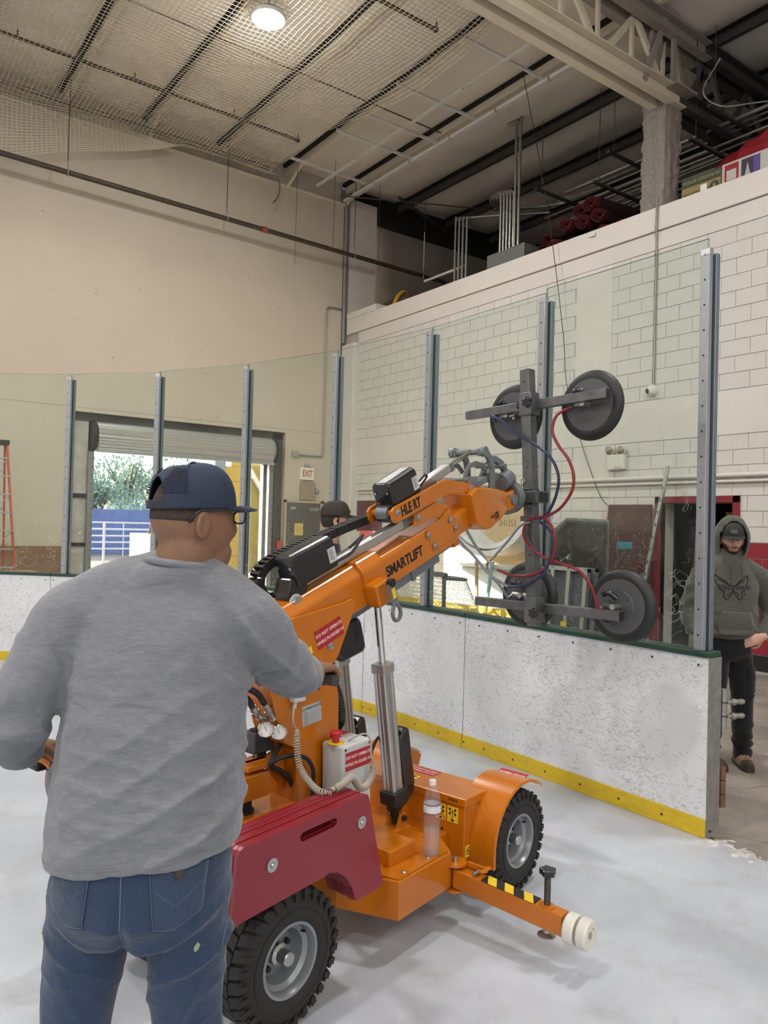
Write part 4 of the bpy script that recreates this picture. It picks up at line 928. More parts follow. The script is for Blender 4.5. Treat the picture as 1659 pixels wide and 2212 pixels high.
# handle bar that the right hand holds
HB = Vector((-0.045, -0.60, 1.205))
MB().cyl((-0.02, 0.10, 1.185), HB+Vector((0.0025, 0.10, -0.002)), 0.014, seg=16).build('handle_bar', ORANGE, MAC, smooth=40)
MB().cyl(HB+Vector((0.0025, 0.11, -0.002)), HB, 0.0175, seg=18).build('handle_grip', mat('grip_rubber', '3f3f3d', 0.7), MAC, smooth=40)
for y in (-0.07, 0.07): MB().bar((0.16, y, 1.17), (-0.02, y, 1.188), 0.016, 0.045).build('handle_bracket', ORANGE, MAC, bevel=0.003)

# ---- battery box, fenders, labels
bx = MB().box((1.09, -0.345, 0.20), (1.32, 0.345, 0.455)).build('battery_box', ORANGE, MAC, bevel=0.004)
lid = MB().box((1.080, -0.355, 0.444), (1.33, 0.355, 0.480)).build('box_lid', ORANGE, bx, bevel=0.004)
text('lid_lettering', 'INSIDE', 0.016, BLACKINK, lid, face_back(1.0795, -0.262, 0.463), sx=1.1)
def picto(y, z, bad):
    p = label_plate('pictogram_label', face_back(1.0885, y, z), 0.058, 0.072, YELL, bx, 'yellow pictogram label')
    g = MB(); 
    for u, v in ((-0.015, 0.022), (0.015, 0.022), (-0.015, 0.002), (0.015, 0.002)): disc(g, (u, v, 0.0012), (0, 0, 1), 0.006, 0.0004, 12)
    g.box((-0.015, 0.010, 0.0012), (0.015, 0.013, 0.0016)); g.box((-0.0015, -0.022, 0.0012), (0.0015, 0.022, 0.0016)); g.box((-0.008, -0.031, 0.0012), (0.008, -0.022, 0.0016))
    g.build('pictogram', BLACKINK, p)['kind'] = 'stuff'
    if bad: MB().bar((-0.026, 0.031, 0.0018), (0.026, -0.031, 0.0018), 0.005, 0.0004).build('strike', REDL, p)
picto(-0.215, 0.395, True); picto(-0.282, 0.395, False)
pr = label_plate('pictogram_label', face_r(1.262, 0.262, -0.3465), 0.048, 0.078, YELL, bx, 'yellow label with a downward arrow')
g = MB().box((-0.002, -0.030, 0.0012), (0.002, -0.004, 0.0016)); g.prism([(-0.007, -0.020), (0.0, -0.034), (0.007, -0.020)], 0.0012, 0.0016); g.tube([(0.009*math.cos(a), 0.016+0.012*math.sin(a), 0.0014) for a in [2*PI*k/16 for k in range(16)]], 0.0015, 4, closed=True)
g.build('pictogram', BLACKINK, pr)['kind'] = 'stuff'
pr = label_plate('pictogram_label', face_r(1.142, 0.240, -0.3465), 0.080, 0.052, YELL, bx, 'yellow label with a round sign')
g = MB().tube([(-0.018+0.014*math.cos(a), 0.014*math.sin(a), 0.0014) for a in [2*PI*k/20 for k in range(20)]], 0.0018, 4, closed=True); g.box((-0.024, -0.004, 0.0012), (-0.012, 0.004, 0.0016))
for k in range(3): g.box((0.006, 0.010-0.010*k, 0.0012), (0.030, 0.0125-0.010*k, 0.0016))
g.build('pictogram', BLACKINK, pr)['kind'] = 'stuff'
lt = label_plate('top_warning_label', frame((1.275, 0.02, 0.4805), (0, 1, 0), y=(-1, 0, 0)), 0.155, 0.070, REDL, bx, 'red warning label on the lid')
for k, sx in enumerate(('DO NOT OPERATE', 'WHILE PLUGGED IN')): text('label_lettering', sx, 0.0175, WHITEINK, lt, Matrix.Translation((0, 0.015-0.028*k, 0.0014)), align='CENTER', sx=0.98)
l3 = label_plate('tip_label', frame((1.165, 0.02, 0.4805), (0, 1, 0), y=(-1, 0, 0)), 0.075, 0.055, YELL, bx, 'yellow label on the lid')
l3b = MB().prism([(-0.03, -0.02), (-0.005, -0.02), (-0.0175, 0.004)], 0.0012, 0.0016); l3b.box((0.002, -0.016, 0.0012), (0.03, -0.013, 0.0016)); l3b.box((0.002, -0.006, 0.0012), (0.03, -0.003, 0.0016)); l3b.build('pictogram', BLACKINK, l3)['kind'] = 'stuff'
for y, z, r in ((-0.225, 0.317, 0.006), (-0.231, 0.239, 0.008)): MB().cyl((1.0895, y, z), (1.086, y, z), r, seg=12).build('box_plug', BLACKM, bx)
for sgn in (-1, 1):
    fm = MB(); rings = []
    for k in range(15):
        a = math.radians(190-136*k/14); r = 0.268+0.018*abs(math.sin(a*1.0))
        ro = [(1.40+rr*math.cos(a), sgn*yy, 0.233+rr*math.sin(a)) for rr, yy in ((r, 0.262), (r, 0.476), (r-0.012, 0.480), (r-0.012, 0.476), (r-0.004, 0.470), (r-0.004, 0.262))]
        rings.append(ro)
    fm.loft(rings).build('fender', ORANGE, MAC, smooth=40)
    MB().prism([(1.40+0.272*math.cos(math.radians(q)), 0.233+0.272*math.sin(math.radians(q))) for q in range(190, 53, -8)]+[(1.50, 0.30), (1.30, 0.30)], sgn*0.255, sgn*0.262, XZ).build('fender_side', ORANGE, MAC)
    fl = label_plate('fender_label', frame((1.462, sgn*0.37, 0.233+0.279), (0, 1, 0), y=(-1, 0, -0.25)), 0.15, 0.05, REDL, MAC, 'red label on the fender')
    text('label_lettering', 'DO NOT OPERATE', 0.0165, WHITEINK, fl, Matrix.Translation((0, 0, 0.0014)), align='CENTER', sx=0.98)

# ---- outriggers with striped top, jack screw and white rollers
for sgn in (-1, 1):
    og = bpy.data.objects.new('outrigger', None); COL.objects.link(og); og.parent = MAC; og['label'] = 'orange swing-out leg with striped tape and white rollers'
    if sgn > 0: og.scale = (1, -1, 1)
    leg = MB().loft([[(x+0.965-0.0, y, z) for x, z in ((-0.032, zc-0.04), (0.032, zc-0.04), (0.032, zc+0.04), (-0.032, zc+0.04))] for y, zc in ((-0.395, 0.196), (-0.905, 0.170))]).build('leg_tube', ORANGE, og, bevel=0.004)
    for z in (0.145, 0.252): MB().lathe([(0.052, 0), (0.052, 0.010)], 20, Matrix.Translation((0.965, -0.385, z-0.005))).build('hinge_plate', ORANGE, og, smooth=35)
    MB().cyl((0.965, -0.385, 0.13), (0.965, -0.385, 0.275), 0.012, seg=12).build('hinge_pin', BOLT, og, smooth=35)
    MB().box((0.925, -0.385, 0.155), (1.01, -0.33, 0.25)).build('hinge_block', ORANGE, og, bevel=0.004)
    MB().box((0.985, -0.53, 0.238), (1.000, -0.43, 0.262)).build('latch_plate', ORANGE, og, bevel=0.003)
    MB().box((0.935, -0.545, 0.258), (1.004, -0.525, 0.266)).build('latch_tab', ORANGE, og, bevel=0.002)
    MB().cyl((0.930, -0.50, 0.246), (1.012, -0.50, 0.246), 0.007, seg=10).build('latch_pin', BOLT, og, smooth=35)
    sl = (0.170-0.196)/0.51
    zt = lambda y: 0.196+sl*(-(y+0.395))*1.0+0.0405 if False else 0.196+(y+0.395)/0.51*0.026+0.0405
    MB().loft([[(0.965-0.031, y, zt(y)), (0.965+0.031, y, zt(y)), (0.965+0.031, y, zt(y)+0.0012), (0.965-0.031, y, zt(y)+0.0012)] for y in (-0.535, -0.785)]).build('tape', BLACKM, og)
    for y0 in (-0.535, -0.615, -0.705):
        w = 0.042
        vs = [(0.934, y0-0.036+0.0, 0), (0.996, y0+0.0, 0), (0.996, y0-w, 0), (0.934, y0-0.036-w, 0)]
        q = MB().add([(x, max(y, -0.785), zt(max(y, -0.785))+0.0016) for x, y, _ in vs]+[(x, max(y, -0.785), zt(max(y, -0.785))+0.0020) for x, y, _ in vs], [(3, 2, 1, 0), (4, 5, 6, 7), (0, 1, 5, 4), (1, 2, 6, 5), (2, 3, 7, 6), (3, 0, 4, 7)]).build('tape_stripe', YELL, og)
    th = []
    for k in range(28): th += [(0.0115, 0.125+k*0.0075), (0.0135, 0.128+k*0.0075)]
    MB().lathe(th, 14, Matrix.Translation((0.965, -0.826, 0))).build('jack_screw', mat('dark_thread', '4a4743', 0.4, 0.6), og)
    MB().lathe([(0.030, 0), (0.030, 0.004), (0.018, 0.006)], 18, Matrix.Translation((0.965, -0.826, 0.2135))).build('jack_collar', ORANGE, og, smooth=35)
    kn = MB(); star = [(0.034*(1.0-0.12*(1+math.cos(5*a)))*math.cos(a), 0.034*(1.0-0.12*(1+math.cos(5*a)))*math.sin(a)) for a in [2*PI*k/40 for k in range(40)]]
    kn.prism(star, 0.335, 0.360, Matrix.Translation((0.965, -0.826, 0))); kn.build('jack_knob', BLACKPL, og, bevel=0.004)
    MB().lathe([(0.036, 0.096), (0.036, 0.102), (0.014, 0.110), (0.012, 0.13)], 22, Matrix.Translation((0.965, -0.826, 0))).build('jack_foot', STEEL, og, smooth=35)
    for y in (-0.912, -0.966):
        MB().lathe([(0.030, 0), (0.052, 0.002), (0.059, 0.010), (0.059, 0.038), (0.052, 0.046), (0.030, 0.048), (0.028, 0.040), (0.001, 0.040)], 32, frame((0.965, y, 0.162), (1, 0, 0), z=(0, -1, 0)), cap=False).build('roller', mat('white_nylon', 'dcd9cf', 0.35, var=0.05, vscale=15), og, smooth=35)
    MB().cyl((0.965, -0.90, 0.162), (0.965, -1.012, 0.162), 0.012, seg=12).build('roller_axle', BOLT, og, smooth=35)

# ---- suction frame with four cups
a76 = math.radians(-7.6)
SF = frame((2.16, -0.035, 1.86), (math.cos(a76), math.sin(a76), 0), z=(0, 0, 1))
sfo = bpy.data.objects.new('suction_frame', None); COL.objects.link(sfo); sfo.parent = MAC; sfo.matrix_local = SF; sfo['label'] = 'raw steel tube frame carrying four round suction cups'
MB().bar((0, 0.035, 0.775), (0, -0.060, -0.722), 0.066, 0.066, (1, 0, 0)).build('upright_tube', RAWSTEEL, sfo, bevel=0.005)
MB().bar((0, 0.0205, 0.635), (0, 0.0125, 0.500), 0.088, 0.088, (1, 0, 0)).build('slide_sleeve', RAWSTEEL, sfo, bevel=0.006)
MB().bar((0, -0.0505, -0.555), (0, -0.059, -0.70), 0.088, 0.088, (1, 0, 0)).build('slide_sleeve', RAWSTEEL, sfo, bevel=0.006)
MB().bar((0.035, 0.525, 0.550), (0.035, -0.482, 0.585), 0.046, 0.054).build('cross_tube', RAWSTEEL, sfo, bevel=0.004)
MB().bar((0.035, 0.405, -0.620), (0.035, -0.588, -0.612), 0.046, 0.054).build('cross_tube', RAWSTEEL, sfo, bevel=0.004)
for y, z in ((-0.484, 0.585), (-0.590, -0.612), (0.407, -0.620)):
    MB().cbox((0.035, y, z), (0.036, 0.006, 0.044)).build('tube_plug', BLACKM, sfo)
MB().box((-0.075, -0.105, -0.012), (0.045, 0.045, 0.056)).build('cross_bracket', RAWSTEEL, sfo, bevel=0.004)
MB().box((-0.04, -0.111, -0.004), (0.035, -0.104, 0.048)).build('bracket_plug', BLACKM, sfo)
for z in (-0.030, 0.066): MB().cbox((-0.02, 0.0, z), (0.10, 0.10, 0.012)).build('bracket_flange', RAWSTEEL, sfo, bevel=0.002)
MB().cyl((-0.16, 0.005, 0.02), (-0.06, 0.005, 0.02), 0.038, seg=20).build('frame_stub', CASTG, sfo, smooth=35)
MB().tube([(-0.037, 0.02+0.014*math.cos(q), 0.115+0.014*math.sin(q)) for q in [2*PI*k/20 for k in range(20)]], 0.004, 6, closed=True).build('eye_ring', BOLT, sfo, smooth=40)
hl = MB()
for k in range(9):
    t = k/8; z = 0.70-1.35*t; y = 0.030-0.088*t
    if abs(z) > 0.12 and abs(z-0.57) > 0.09 and abs(z+0.63) > 0.09: hl.cyl((-0.034, y, z), (-0.0335, y, z), 0.006, seg=10)
hl.build('tube_holes', BLACKM, sfo)['kind'] = 'stuff'
def starknob(p, ax, r=0.034):
    st = [(r*(1-0.14*(1+math.cos(6*a)))*math.cos(a), r*(1-0.14*(1+math.cos(6*a)))*math.sin(a)) for a in [2*PI*k/48 for k in range(48)]]
    fx = axis_frame(p, Vector(p)+Vector(ax))
    MB().prism(st, 0.015, 0.034, fx).build('star_knob', BLACKPL, sfo, bevel=0.005)
    MB().cyl(p, Vector(p)+Vector(ax)*0.02, 0.009, seg=12).build('knob_stem', BLACKM, sfo, smooth=40)
starknob((-0.045, -0.020, 0.570), (-1, 0, 0)); starknob((-0.045, -0.100, -0.640), (-1, 0, 0)); starknob((-0.01, 0.055, 0.565), (-0.3, 1, 0), 0.022)
cup0 = None
for y, z, ya in ((-0.319, 0.547, -1), (0.220, 0.528, 1), (-0.534, -0.570, -1), (0.084, -0.560, 1)):
    ce = bpy.data.objects.new('suction_cup', None); COL.objects.link(ce); ce.parent = sfo; ce.location = (0.12, y, z)
    mx = frame((0, 0, 0), (0, 1, 0), z=(1, 0, 0))
    if cup0 is None:
        ce['label'] = 'round suction cup, grey disc with black rubber rim'
        MB().lathe([(0.148, -0.012), (0.165, -0.014), (0.186, -0.006), (0.198, 0.010), (0.201, 0.022), (0.196, 0.026), (0.15, 0.02)], 56, mx, cap=False).build('rubber_rim', CUPR, ce, smooth=35)
        MB().lathe([(0.001, -0.018), (0.085, -0.018), (0.088, -0.0155), (0.148, -0.0145), (0.150, -0.012), (0.150, 0.015), (0.001, 0.015)], 56, mx, cap=False).build('disc', CUPD, ce, smooth=30)
        vh = MB()
        for k in range(6):
            a = 2*PI*k/6+0.4; q = 0.045 if k % 2 else 0.062; vh.cyl((-0.0188, q*math.cos(a), q*math.sin(a)), (-0.0180, q*math.cos(a), q*math.sin(a)), 0.0045, seg=8)
        vh.build('screw_holes', BLACKM, ce)['kind'] = 'stuff'
        MB().cyl((-0.018, 0, 0.0), (-0.085, 0, 0.0), 0.016, seg=14).build('mount_stud', STEEL, ce, smooth=40)
        cup0 = ce
    else:
        ce['label'] = cup0['label']
        for chd in cup0.children:
            c = chd.copy(); COL.objects.link(c); c.parent = ce
    MB().cyl((-0.055, 0.0, 0.0), (-0.055, 0.07*(-ya), 0.004), 0.013, seg=12).build('vacuum_port', STEEL, ce, smooth=40)
    MB().cyl((-0.055, 0.065*(-ya), 0.004), (-0.10, 0.075*(-ya), -0.028), 0.0085, seg=10).build('hose_elbow', BOLT, ce, smooth=40)
    lv = MB().tube(spline([(-0.070, -0.02, 0.045 if z > 0 else -0.045), (-0.085, 0.02, 0.075 if z > 0 else -0.075), (-0.09, 0.06, 0.062 if z > 0 else -0.062)], 5), [0.016]*10+[0.010], 10); lv.build('valve_lever', BLACKPL, ce, smooth=60)
def hose(pts, r, m, nm): MB().tube(spline(pts, 8), r, 10).build(nm, m, sfo, smooth=60)
hose([(0.02, 0.285, 0.500), (-0.03, 0.262, 0.515), (-0.05, 0.174, 0.477), (-0.06, 0.067, 0.397), (-0.06, -0.065, 0.33), (-0.05, -0.178, 0.243), (-0.05, -0.234, 0.139), (-0.05, -0.224, 0.037), (-0.05, -0.173, -0.065), (-0.05, -0.115, -0.105)], 0.0085, HOSEB, 'vacuum_hose')
hose([(0.02, -0.247, 0.520), (-0.02, -0.235, 0.505), (-0.04, -0.199, 0.47), (-0.05, -0.187, 0.391), (-0.05, -0.23, 0.308), (-0.05, -0.298, 0.226), (-0.05, -0.334, 0.136), (-0.05, -0.322, 0.047), (-0.05, -0.252, -0.042), (-0.05, -0.16, -0.088), (-0.05, -0.091, -0.10)], 0.0085, HOSER, 'vacuum_hose')
hose([(-0.05, -0.100, -0.100), (-0.06, -0.044, -0.113), (-0.06, -0.010, -0.184), (-0.06, -0.047, -0.252), (-0.06, -0.147, -0.316), (-0.05, -0.281, -0.354), (-0.04, -0.372, -0.382), (-0.02, -0.424, -0.443), (0.0, -0.450, -0.516), (0.02, -0.462, -0.585)], 0.0085, HOSER, 'vacuum_hose')
hose([(-0.05, -0.150, -0.100), (-0.07, -0.224, -0.167), (-0.07, -0.234, -0.279), (-0.07, -0.183, -0.371), (-0.07, -0.088, -0.422), (-0.08, 0.04, -0.436), (-0.10, 0.145, -0.408)], 0.0085, HOSER, 'vacuum_hose')
hose([(-0.10, 0.145, -0.408), (-0.12, 0.271, -0.30), (-0.16, 0.339, -0.18), (-0.22, 0.350, -0.10), (-0.34, 0.20, -0.02)], 0.0085, HOSEG, 'vacuum_hose')
hose([(-0.05, -0.115, -0.120), (-0.075, -0.204, -0.168), (-0.075, -0.226, -0.245), (-0.075, -0.196, -0.359), (-0.075, -0.143, -0.43), (-0.08, -0.033, -0.489), (-0.09, 0.068, -0.503)], 0.0085, HOSEB, 'vacuum_hose')
hose([(-0.09, 0.068, -0.503), (-0.11, 0.19, -0.44), (-0.14, 0.302, -0.326), (-0.20, 0.361, -0.242), (-0.28, 0.38, -0.12), (-0.40, 0.22, -0.04)], 0.0085, HOSEG, 'vacuum_hose')
hose([(-0.055, -0.05, -0.120), (-0.08, 0.0, -0.149), (-0.09, 0.075, -0.233), (-0.09, 0.192, -0.345), (-0.09, 0.230, -0.383), (-0.08, 0.213, -0.442), (-0.05, 0.157, -0.509), (0.01, 0.148, -0.578)], 0.0075, HOSEG, 'vacuum_hose')
hose([(-0.60, 0.20, -0.14), (-0.58, 0.24, -0.24), (-0.50, 0.26, -0.27), (-0.42, 0.25, -0.24), (-0.40, 0.22, -0.12)], 0.0075, HOSEG, 'vacuum_hose')
MB().bar((-0.01, -0.012, -0.085), (-0.01, -0.014, -0.118), 0.075, 0.080, (1, 0, 0)).build('hose_clip', RAWSTEEL, sfo, bevel=0.003)
# ---- water bottle on the deck
BT = thing('water_bottle', 'clear plastic water bottle with a white cap standing on the orange deck', 'bottle', Vector((1.204, 2.625, 0))+Matrix.Rotation(math.radians(14), 3, 'Z') @ Vector((0.842, -0.345, 0.314)), 0.3)
def m_pet():
    t = NT('clear_pet'); t.t.nodes.remove(t.b)
    tr = t.n('ShaderNodeBsdfTransparent'); tr.inputs[0].default_value = (0.93, 0.93, 0.93, 1); gl = t.n('ShaderNodeBsdfGlossy'); gl.inputs['Roughness'].default_value = 0.05
    df = t.n('ShaderNodeBsdfDiffuse'); df.inputs[0].default_value = (0.9, 0.88, 0.88, 1)
    a = t.n('ShaderNodeMixShader'); t.l(t.schlick(0.05, 0.85), a.inputs[0]); t.l(tr.outputs[0], a.inputs[1]); t.l(gl.outputs[0], a.inputs[2])
    b = t.n('ShaderNodeMixShader'); b.inputs[0].default_value = 0.07; t.l(a.outputs[0], b.inputs[1]); t.l(df.outputs[0], b.inputs[2]); t.l(b.outputs[0], t.out.inputs[0]); return t.m
def m_water():
    t = NT('water'); t.t.nodes.remove(t.b); g = t.n('ShaderNodeBsdfGlass'); g.inputs['IOR'].default_value = 1.33; g.inputs['Roughness'].default_value = 0.0; g.inputs[0].default_value = (0.97, 0.96, 0.96, 1); t.l(g.outputs[0], t.out.inputs[0]); return t.m
prf = [(0.020, 0.004), (0.031, 0.0), (0.036, 0.008), (0.0365, 0.03)]
for k in range(5): prf += [(0.0365, 0.034+k*0.017), (0.0340, 0.042+k*0.017), (0.0365, 0.050+k*0.017)]
prf += [(0.0335, 0.135), (0.036, 0.145), (0.0335, 0.155), (0.036, 0.165), (0.0365, 0.176), (0.0365, 0.214), (0.036, 0.225), (0.031, 0.250), (0.022, 0.275), (0.0145, 0.290), (0.0145, 0.305)]
MB().lathe(prf, 28, cap=False).build('bottle_shell', m_pet(), BT, smooth=50)
MB().lathe([(0.018, 0.006)]+[(r-0.002, z) for r, z in prf[2:16]]+[(0.0325, 0.105)], 28).build('water', m_pet(), BT, smooth=50)
lbm = NT('bottle_label'); sepz = lbm.n('ShaderNodeSeparateXYZ'); lbm.l(lbm.coord(), sepz.inputs[0])
lbm.l(lbm.ramp(sepz.outputs[2], [(0.0, lin('b8314f')), (0.184, lin('dfe3e6'))]), lbm.b.inputs['Base Color'])
MB().lathe([(0.0372, 0.178), (0.0372, 0.213)], 28, cap=False).build('paper_label', mat('bottle_label_white', 'd9dde0', 0.4, var=0.25, vscale=60), BT, smooth=50)
for z in (0.176, 0.211): MB().lathe([(0.0374, z), (0.0374, z+0.004)], 28, cap=False).build('label_stripe', mat('bottle_label_red', '9c2b4a', 0.4), BT, smooth=50)
MB().lathe([(0.0155, 0.290), (0.0155, 0.308), (0.0145, 0.311), (0.001, 0.311)], 24).build('cap', WHITESTEEL, BT, smooth=35)
# ================================================================== END WALL: ROLL-UP DOOR, FITTINGS, OUTSIDE
SLAT = mat('roll_door_steel', 'b9b8b4', 0.42, 0.45, var=0.06, vscale=12)
d1 = thing('roll_up_door', 'rolled-up corrugated steel door coiled above the bright doorway', 'door', (5.78, 14.72, 3.21))
sec = []
for k in range(96):
    a = 2*PI*k/96; r = 0.262+0.009*math.sin(12*a*2)+0.004*(k/96); sec.append((r*math.cos(a), r*math.sin(a)))
MB().prism(sec, -1.80, 1.86, YZ).build('coiled_curtain', SLAT, d1, smooth=50)
sl = MB()
cs = [(-0.02, 0.0)]
m = MB(); zz = -0.10
prof = []
for k in range(24): prof.append((-0.262+0.010*math.sin(k*1.4), 0.02-0.30*k/23))
MB().prism(prof+[(x+0.012, z) for x, z in reversed(prof)], -1.80, 1.80, YZ).build('hanging_curtain', SLAT, d1, smooth=50)
MB().box((-1.82, -0.29, -0.31), (1.82, -0.235, -0.262)).build('bottom_bar', ALU, d1, bevel=0.004)
for x in (-1.84, 1.86):
    e = MB().lathe([(0.30, 0), (0.30, 0.05), (0.26, 0.055), (0.06, 0.055)], 36, frame((x if x > 0 else x-0.05, 0, 0), (0, 1, 0), z=(1, 0, 0)))
    e.build('end_bracket', mat('black_cast', '2a2a2a', 0.5, 0.3), d1, smooth=35)
ch = MB()
for k in range(22):
    a = 2*PI*k/22; ch.cbox((0, 0, 0), (0.07, 0.03, 0.035), Matrix.Translation((-1.86, 0.285*math.cos(a), 0.285*math.sin(a))) @ Matrix.Rotation(a, 4, 'X'))
ch.build('chain_ring', mat('black_cast', '2a2a2a'), d1)['kind'] = 'stuff'
def gmat(): return mat('door_guide_steel', '8c8f92', 0.45, 0.6, var=0.1, vscale=20)
for i, x in enumerate((3.90, 7.62)):
    g = thing('door_guide', 'bolted steel guide rail on the ' + ('wrapped' if i == 0 else 'chain') + ' side of the doorway', 'rail', (x, 14.62, 0))
    MB().box((-0.05, 0.0, 0), (0.05, 0.10, 2.92)).build('rail', gmat(), g, bevel=0.004)
    h = MB()
    for k in range(18): h.cyl((0.02, -0.004, 0.15+0.155*k), (0.02, 0.004, 0.15+0.155*k), 0.012, seg=8)
    h.build('rail_bolts', SCREW, g)['kind'] = 'stuff'
struct(MB().box((3.56, 14.72, 0), (3.86, 14.94, 3.60)).build('door_jamb_wrap', mat('wrapped_insulation', 'bdb8ae', 0.6, var=0.25, vscale=4, bump=0.8, bscale=7)), 'white wrapped jamb beside the doorway')
struct(MB().box((7.68, 14.70, 0), (7.92, 14.94, 3.60)).build('door_jamb_dark', mat('dark_jamb', '47443f', 0.7, var=0.3, vscale=6)), 'dark stained jamb')
struct(MB().box((3.58, 14.70, 3.48), (7.90, 14.94, 3.62)).build('door_header', mat('dark_jamb', '47443f')), 'dark stained door header')
struct(MB().box((3.58, 14.69, 1.16), (3.84, 14.72, 1.22)).build('trim_6', BLACKHOLE)); struct(MB().box((3.58, 14.69, 2.05), (3.84, 14.72, 2.13)).build('trim_7', BLACKHOLE))
cst = MB()
for k in range(60): cst.cbox((7.72, 14.60+0.003*(k % 2), 1.0+0.033*k), (0.012, 0.010, 0.024))
q = cst.build('hand_chain', mat('chain_dull', '6f6d69', 0.4, 0.7)); tag(q, 'hanging hand chain beside the roll-up door', 'chain'); q['kind'] = 'stuff'
o = MB().box((7.78, 14.55, 1.12), (7.86, 14.62, 1.30)).build('pull_station', mat('alarm_red', 'c2323a', 0.4), bevel=0.008); tag(o, 'small red pull station on the dark door jamb', 'alarm')
# exit sign
ex = thing('exit_sign', 'white exit sign with red capitals above the grey door', 'sign', (8.47, 14.60, 2.77))
MB().box((-0.17, -0.055, -0.135), (0.17, 0.0, 0.135)).build('housing', mat('sign_white', 'e9e2d4', 0.5), ex, bevel=0.006)
text('lettering', 'EXIT', 0.20, mat('sign_red', 'b5372f', 0.5), ex, frame((0.0, -0.0565, 0.0), (1, 0, 0), y=(0, 0, 1)), align='CENTER', sx=0.62, bold=0.003)
MB().box((-0.06, -0.04, 0.135), (0.06, 0.0, 0.20)).build('canopy', GALV, ex, bevel=0.004)
o = MB().box((8.31, 14.52, 2.19), (8.66, 14.60, 2.58)).build('breaker_box', mat('tan_box', '9b8b74', 0.5, var=0.05), bevel=0.008); tag(o, 'tan metal box below the exit sign', 'box')
bl = thing('alarm_bell', 'small round bell right of the tan box', 'bell', (8.75, 14.60, 2.39))
MB().lathe([(0.06, 0), (0.058, 0.02), (0.04, 0.045), (0.015, 0.055), (0.001, 0.055)], 20, frame((0, 0, 0), (1, 0, 0), z=(0, -1, 0))).build('dome', GALV, bl, smooth=40); MB().lathe([(0.02, 0.05), (0.012, 0.065), (0.001, 0.065)], 12, frame((0, 0, 0), (1, 0, 0), z=(0, -1, 0))).build('boss', BOLT, bl, smooth=40)
o = MB().box((8.09, 14.54, 3.12), (8.23, 14.60, 3.25)).build('junction_box', mat('grey_box', 'a3a7a2', 0.5, 0.3), bevel=0.006); tag(o, 'small grey junction box at the end of a bent conduit', 'box')
o = MB().tube(spline([(8.22, 14.57, 3.17), (8.60, 14.57, 3.17), (8.80, 14.57, 3.18), (8.86, 14.57, 3.24), (8.87, 14.57, 3.40), (8.87, 14.57, 4.5), (8.86, 14.57, 5.6), (8.86, 14.57, 6.38), (8.88, 14.57, 6.50), (8.98, 14.57, 6.54), (9.36, 14.57, 6.54)], 8), 0.018, 8).build('conduit', CONDUIT, smooth=40); tag(o, 'thin conduit bent up the end wall beside the corner', 'conduit')
o = MB().cyl((9.31, 14.56, 5.78), (9.31, 14.56, 8.90), 0.04, seg=12).build('drain_pipe', GREYPAINT, smooth=40); tag(o, 'grey painted pipe in the recessed corner strip', 'pipe')
dr = MB(); dr.box((7.95, 14.55, 0), (8.84, 14.598, 2.13)); do1 = struct(dr.build('door_1', mat('dark_grey_door', '56534e', 0.5, var=0.12, vscale=5, dirt=('8a857b', 9, 0.70)), bevel=0.004), 'scratched dark grey steel door')
part(MB().box((8.18, 14.545, 1.42), (8.39, 14.55, 1.68)).build('notice', mat('yellow_paper', 'd9bd6a', 0.7)), do1)
part(MB().box((8.06, 14.54, 1.98), (8.20, 14.56, 2.04)).build('door_closer', GALV), do1); part(MB().box((8.55, 14.54, 1.96), (8.78, 14.56, 2.03)).build('closer_arm', GALV), do1)
struct(MB().box((7.93, 14.54, 0), (7.97, 14.61, 2.18)).box((8.82, 14.54, 0), (8.92, 14.61, 2.18)).box((7.93, 14.54, 2.13), (8.92, 14.61, 2.18)).build('door_1_frame', mat('door_frame_paint', 'b9ab95', 0.6, var=0.1)))
tn = MB()
for k in range(5): tn.box((-0.07, 0.0, 0.055-0.028*k), (0.05+0.01*(k % 2), 0.001, 0.058-0.028*k))
q = tn.build('notice_lines', BLACKINK); q.matrix_world = Matrix.Translation((8.29, 14.542, 1.55)); q.parent = do1; q['kind'] = 'stuff'
# folding ladder
ld = thing('step_ladder', 'tall folding step ladder with orange rails and grey treads', 'ladder', (1.98, 13.0, 0))
ORL = mat('orange_fibreglass', 'c4522f', 0.45, var=0.08, vscale=8)
for sx in (-1, 1):
    MB().bar((sx*0.44, -0.10, 0), (sx*0.27, 0.30, 2.84), 0.028, 0.075, (0, 1, 0)).build('front_rail', ORL, ld, bevel=0.004)
    MB().bar((sx*0.40, 0.95, 0), (sx*0.25, 0.36, 2.80), 0.025, 0.05, (0, 1, 0)).build('rear_rail', ORL, ld, bevel=0.004)
for k in range(9):
    z = 0.32+0.285*k; f = z/2.84; w = 0.44-0.17*f; y = -0.10+0.40*f
    MB().box((-w, y-0.045, z-0.022), (w, y+0.045, z)).build('tread', ALU, ld, bevel=0.003)
    if k % 2 == 0: MB().bar((-w, y+0.02, z-0.02), (-w+0.12, y+0.02, z-0.14), 0.012, 0.03, (0, 1, 0)).build('tread_brace', ALU, ld); MB().bar((w, y+0.02, z-0.02), (w-0.12, y+0.02, z-0.14), 0.012, 0.03, (0, 1, 0)).build('tread_brace', ALU, ld)
for k in range(4):
    z = 0.6+0.6*k; f = z/2.8; w = 0.40-0.15*f; y = 0.95-0.59*f; MB().bar((-w, y, z), (w, y, z), 0.02, 0.03).build('rear_brace', ALU, ld)
MB().box((-0.30, 0.24, 2.80), (0.30, 0.42, 2.88)).build('top_cap', BLACKM, ld, bevel=0.01)
cbx = thing('cardboard_box', 'plain cardboard box standing under the step ladder', 'box', (2.15, 12.2, -0.031))
CARD = mat('cardboard', 'b08a5e', 0.8, var=0.06, vscale=8)
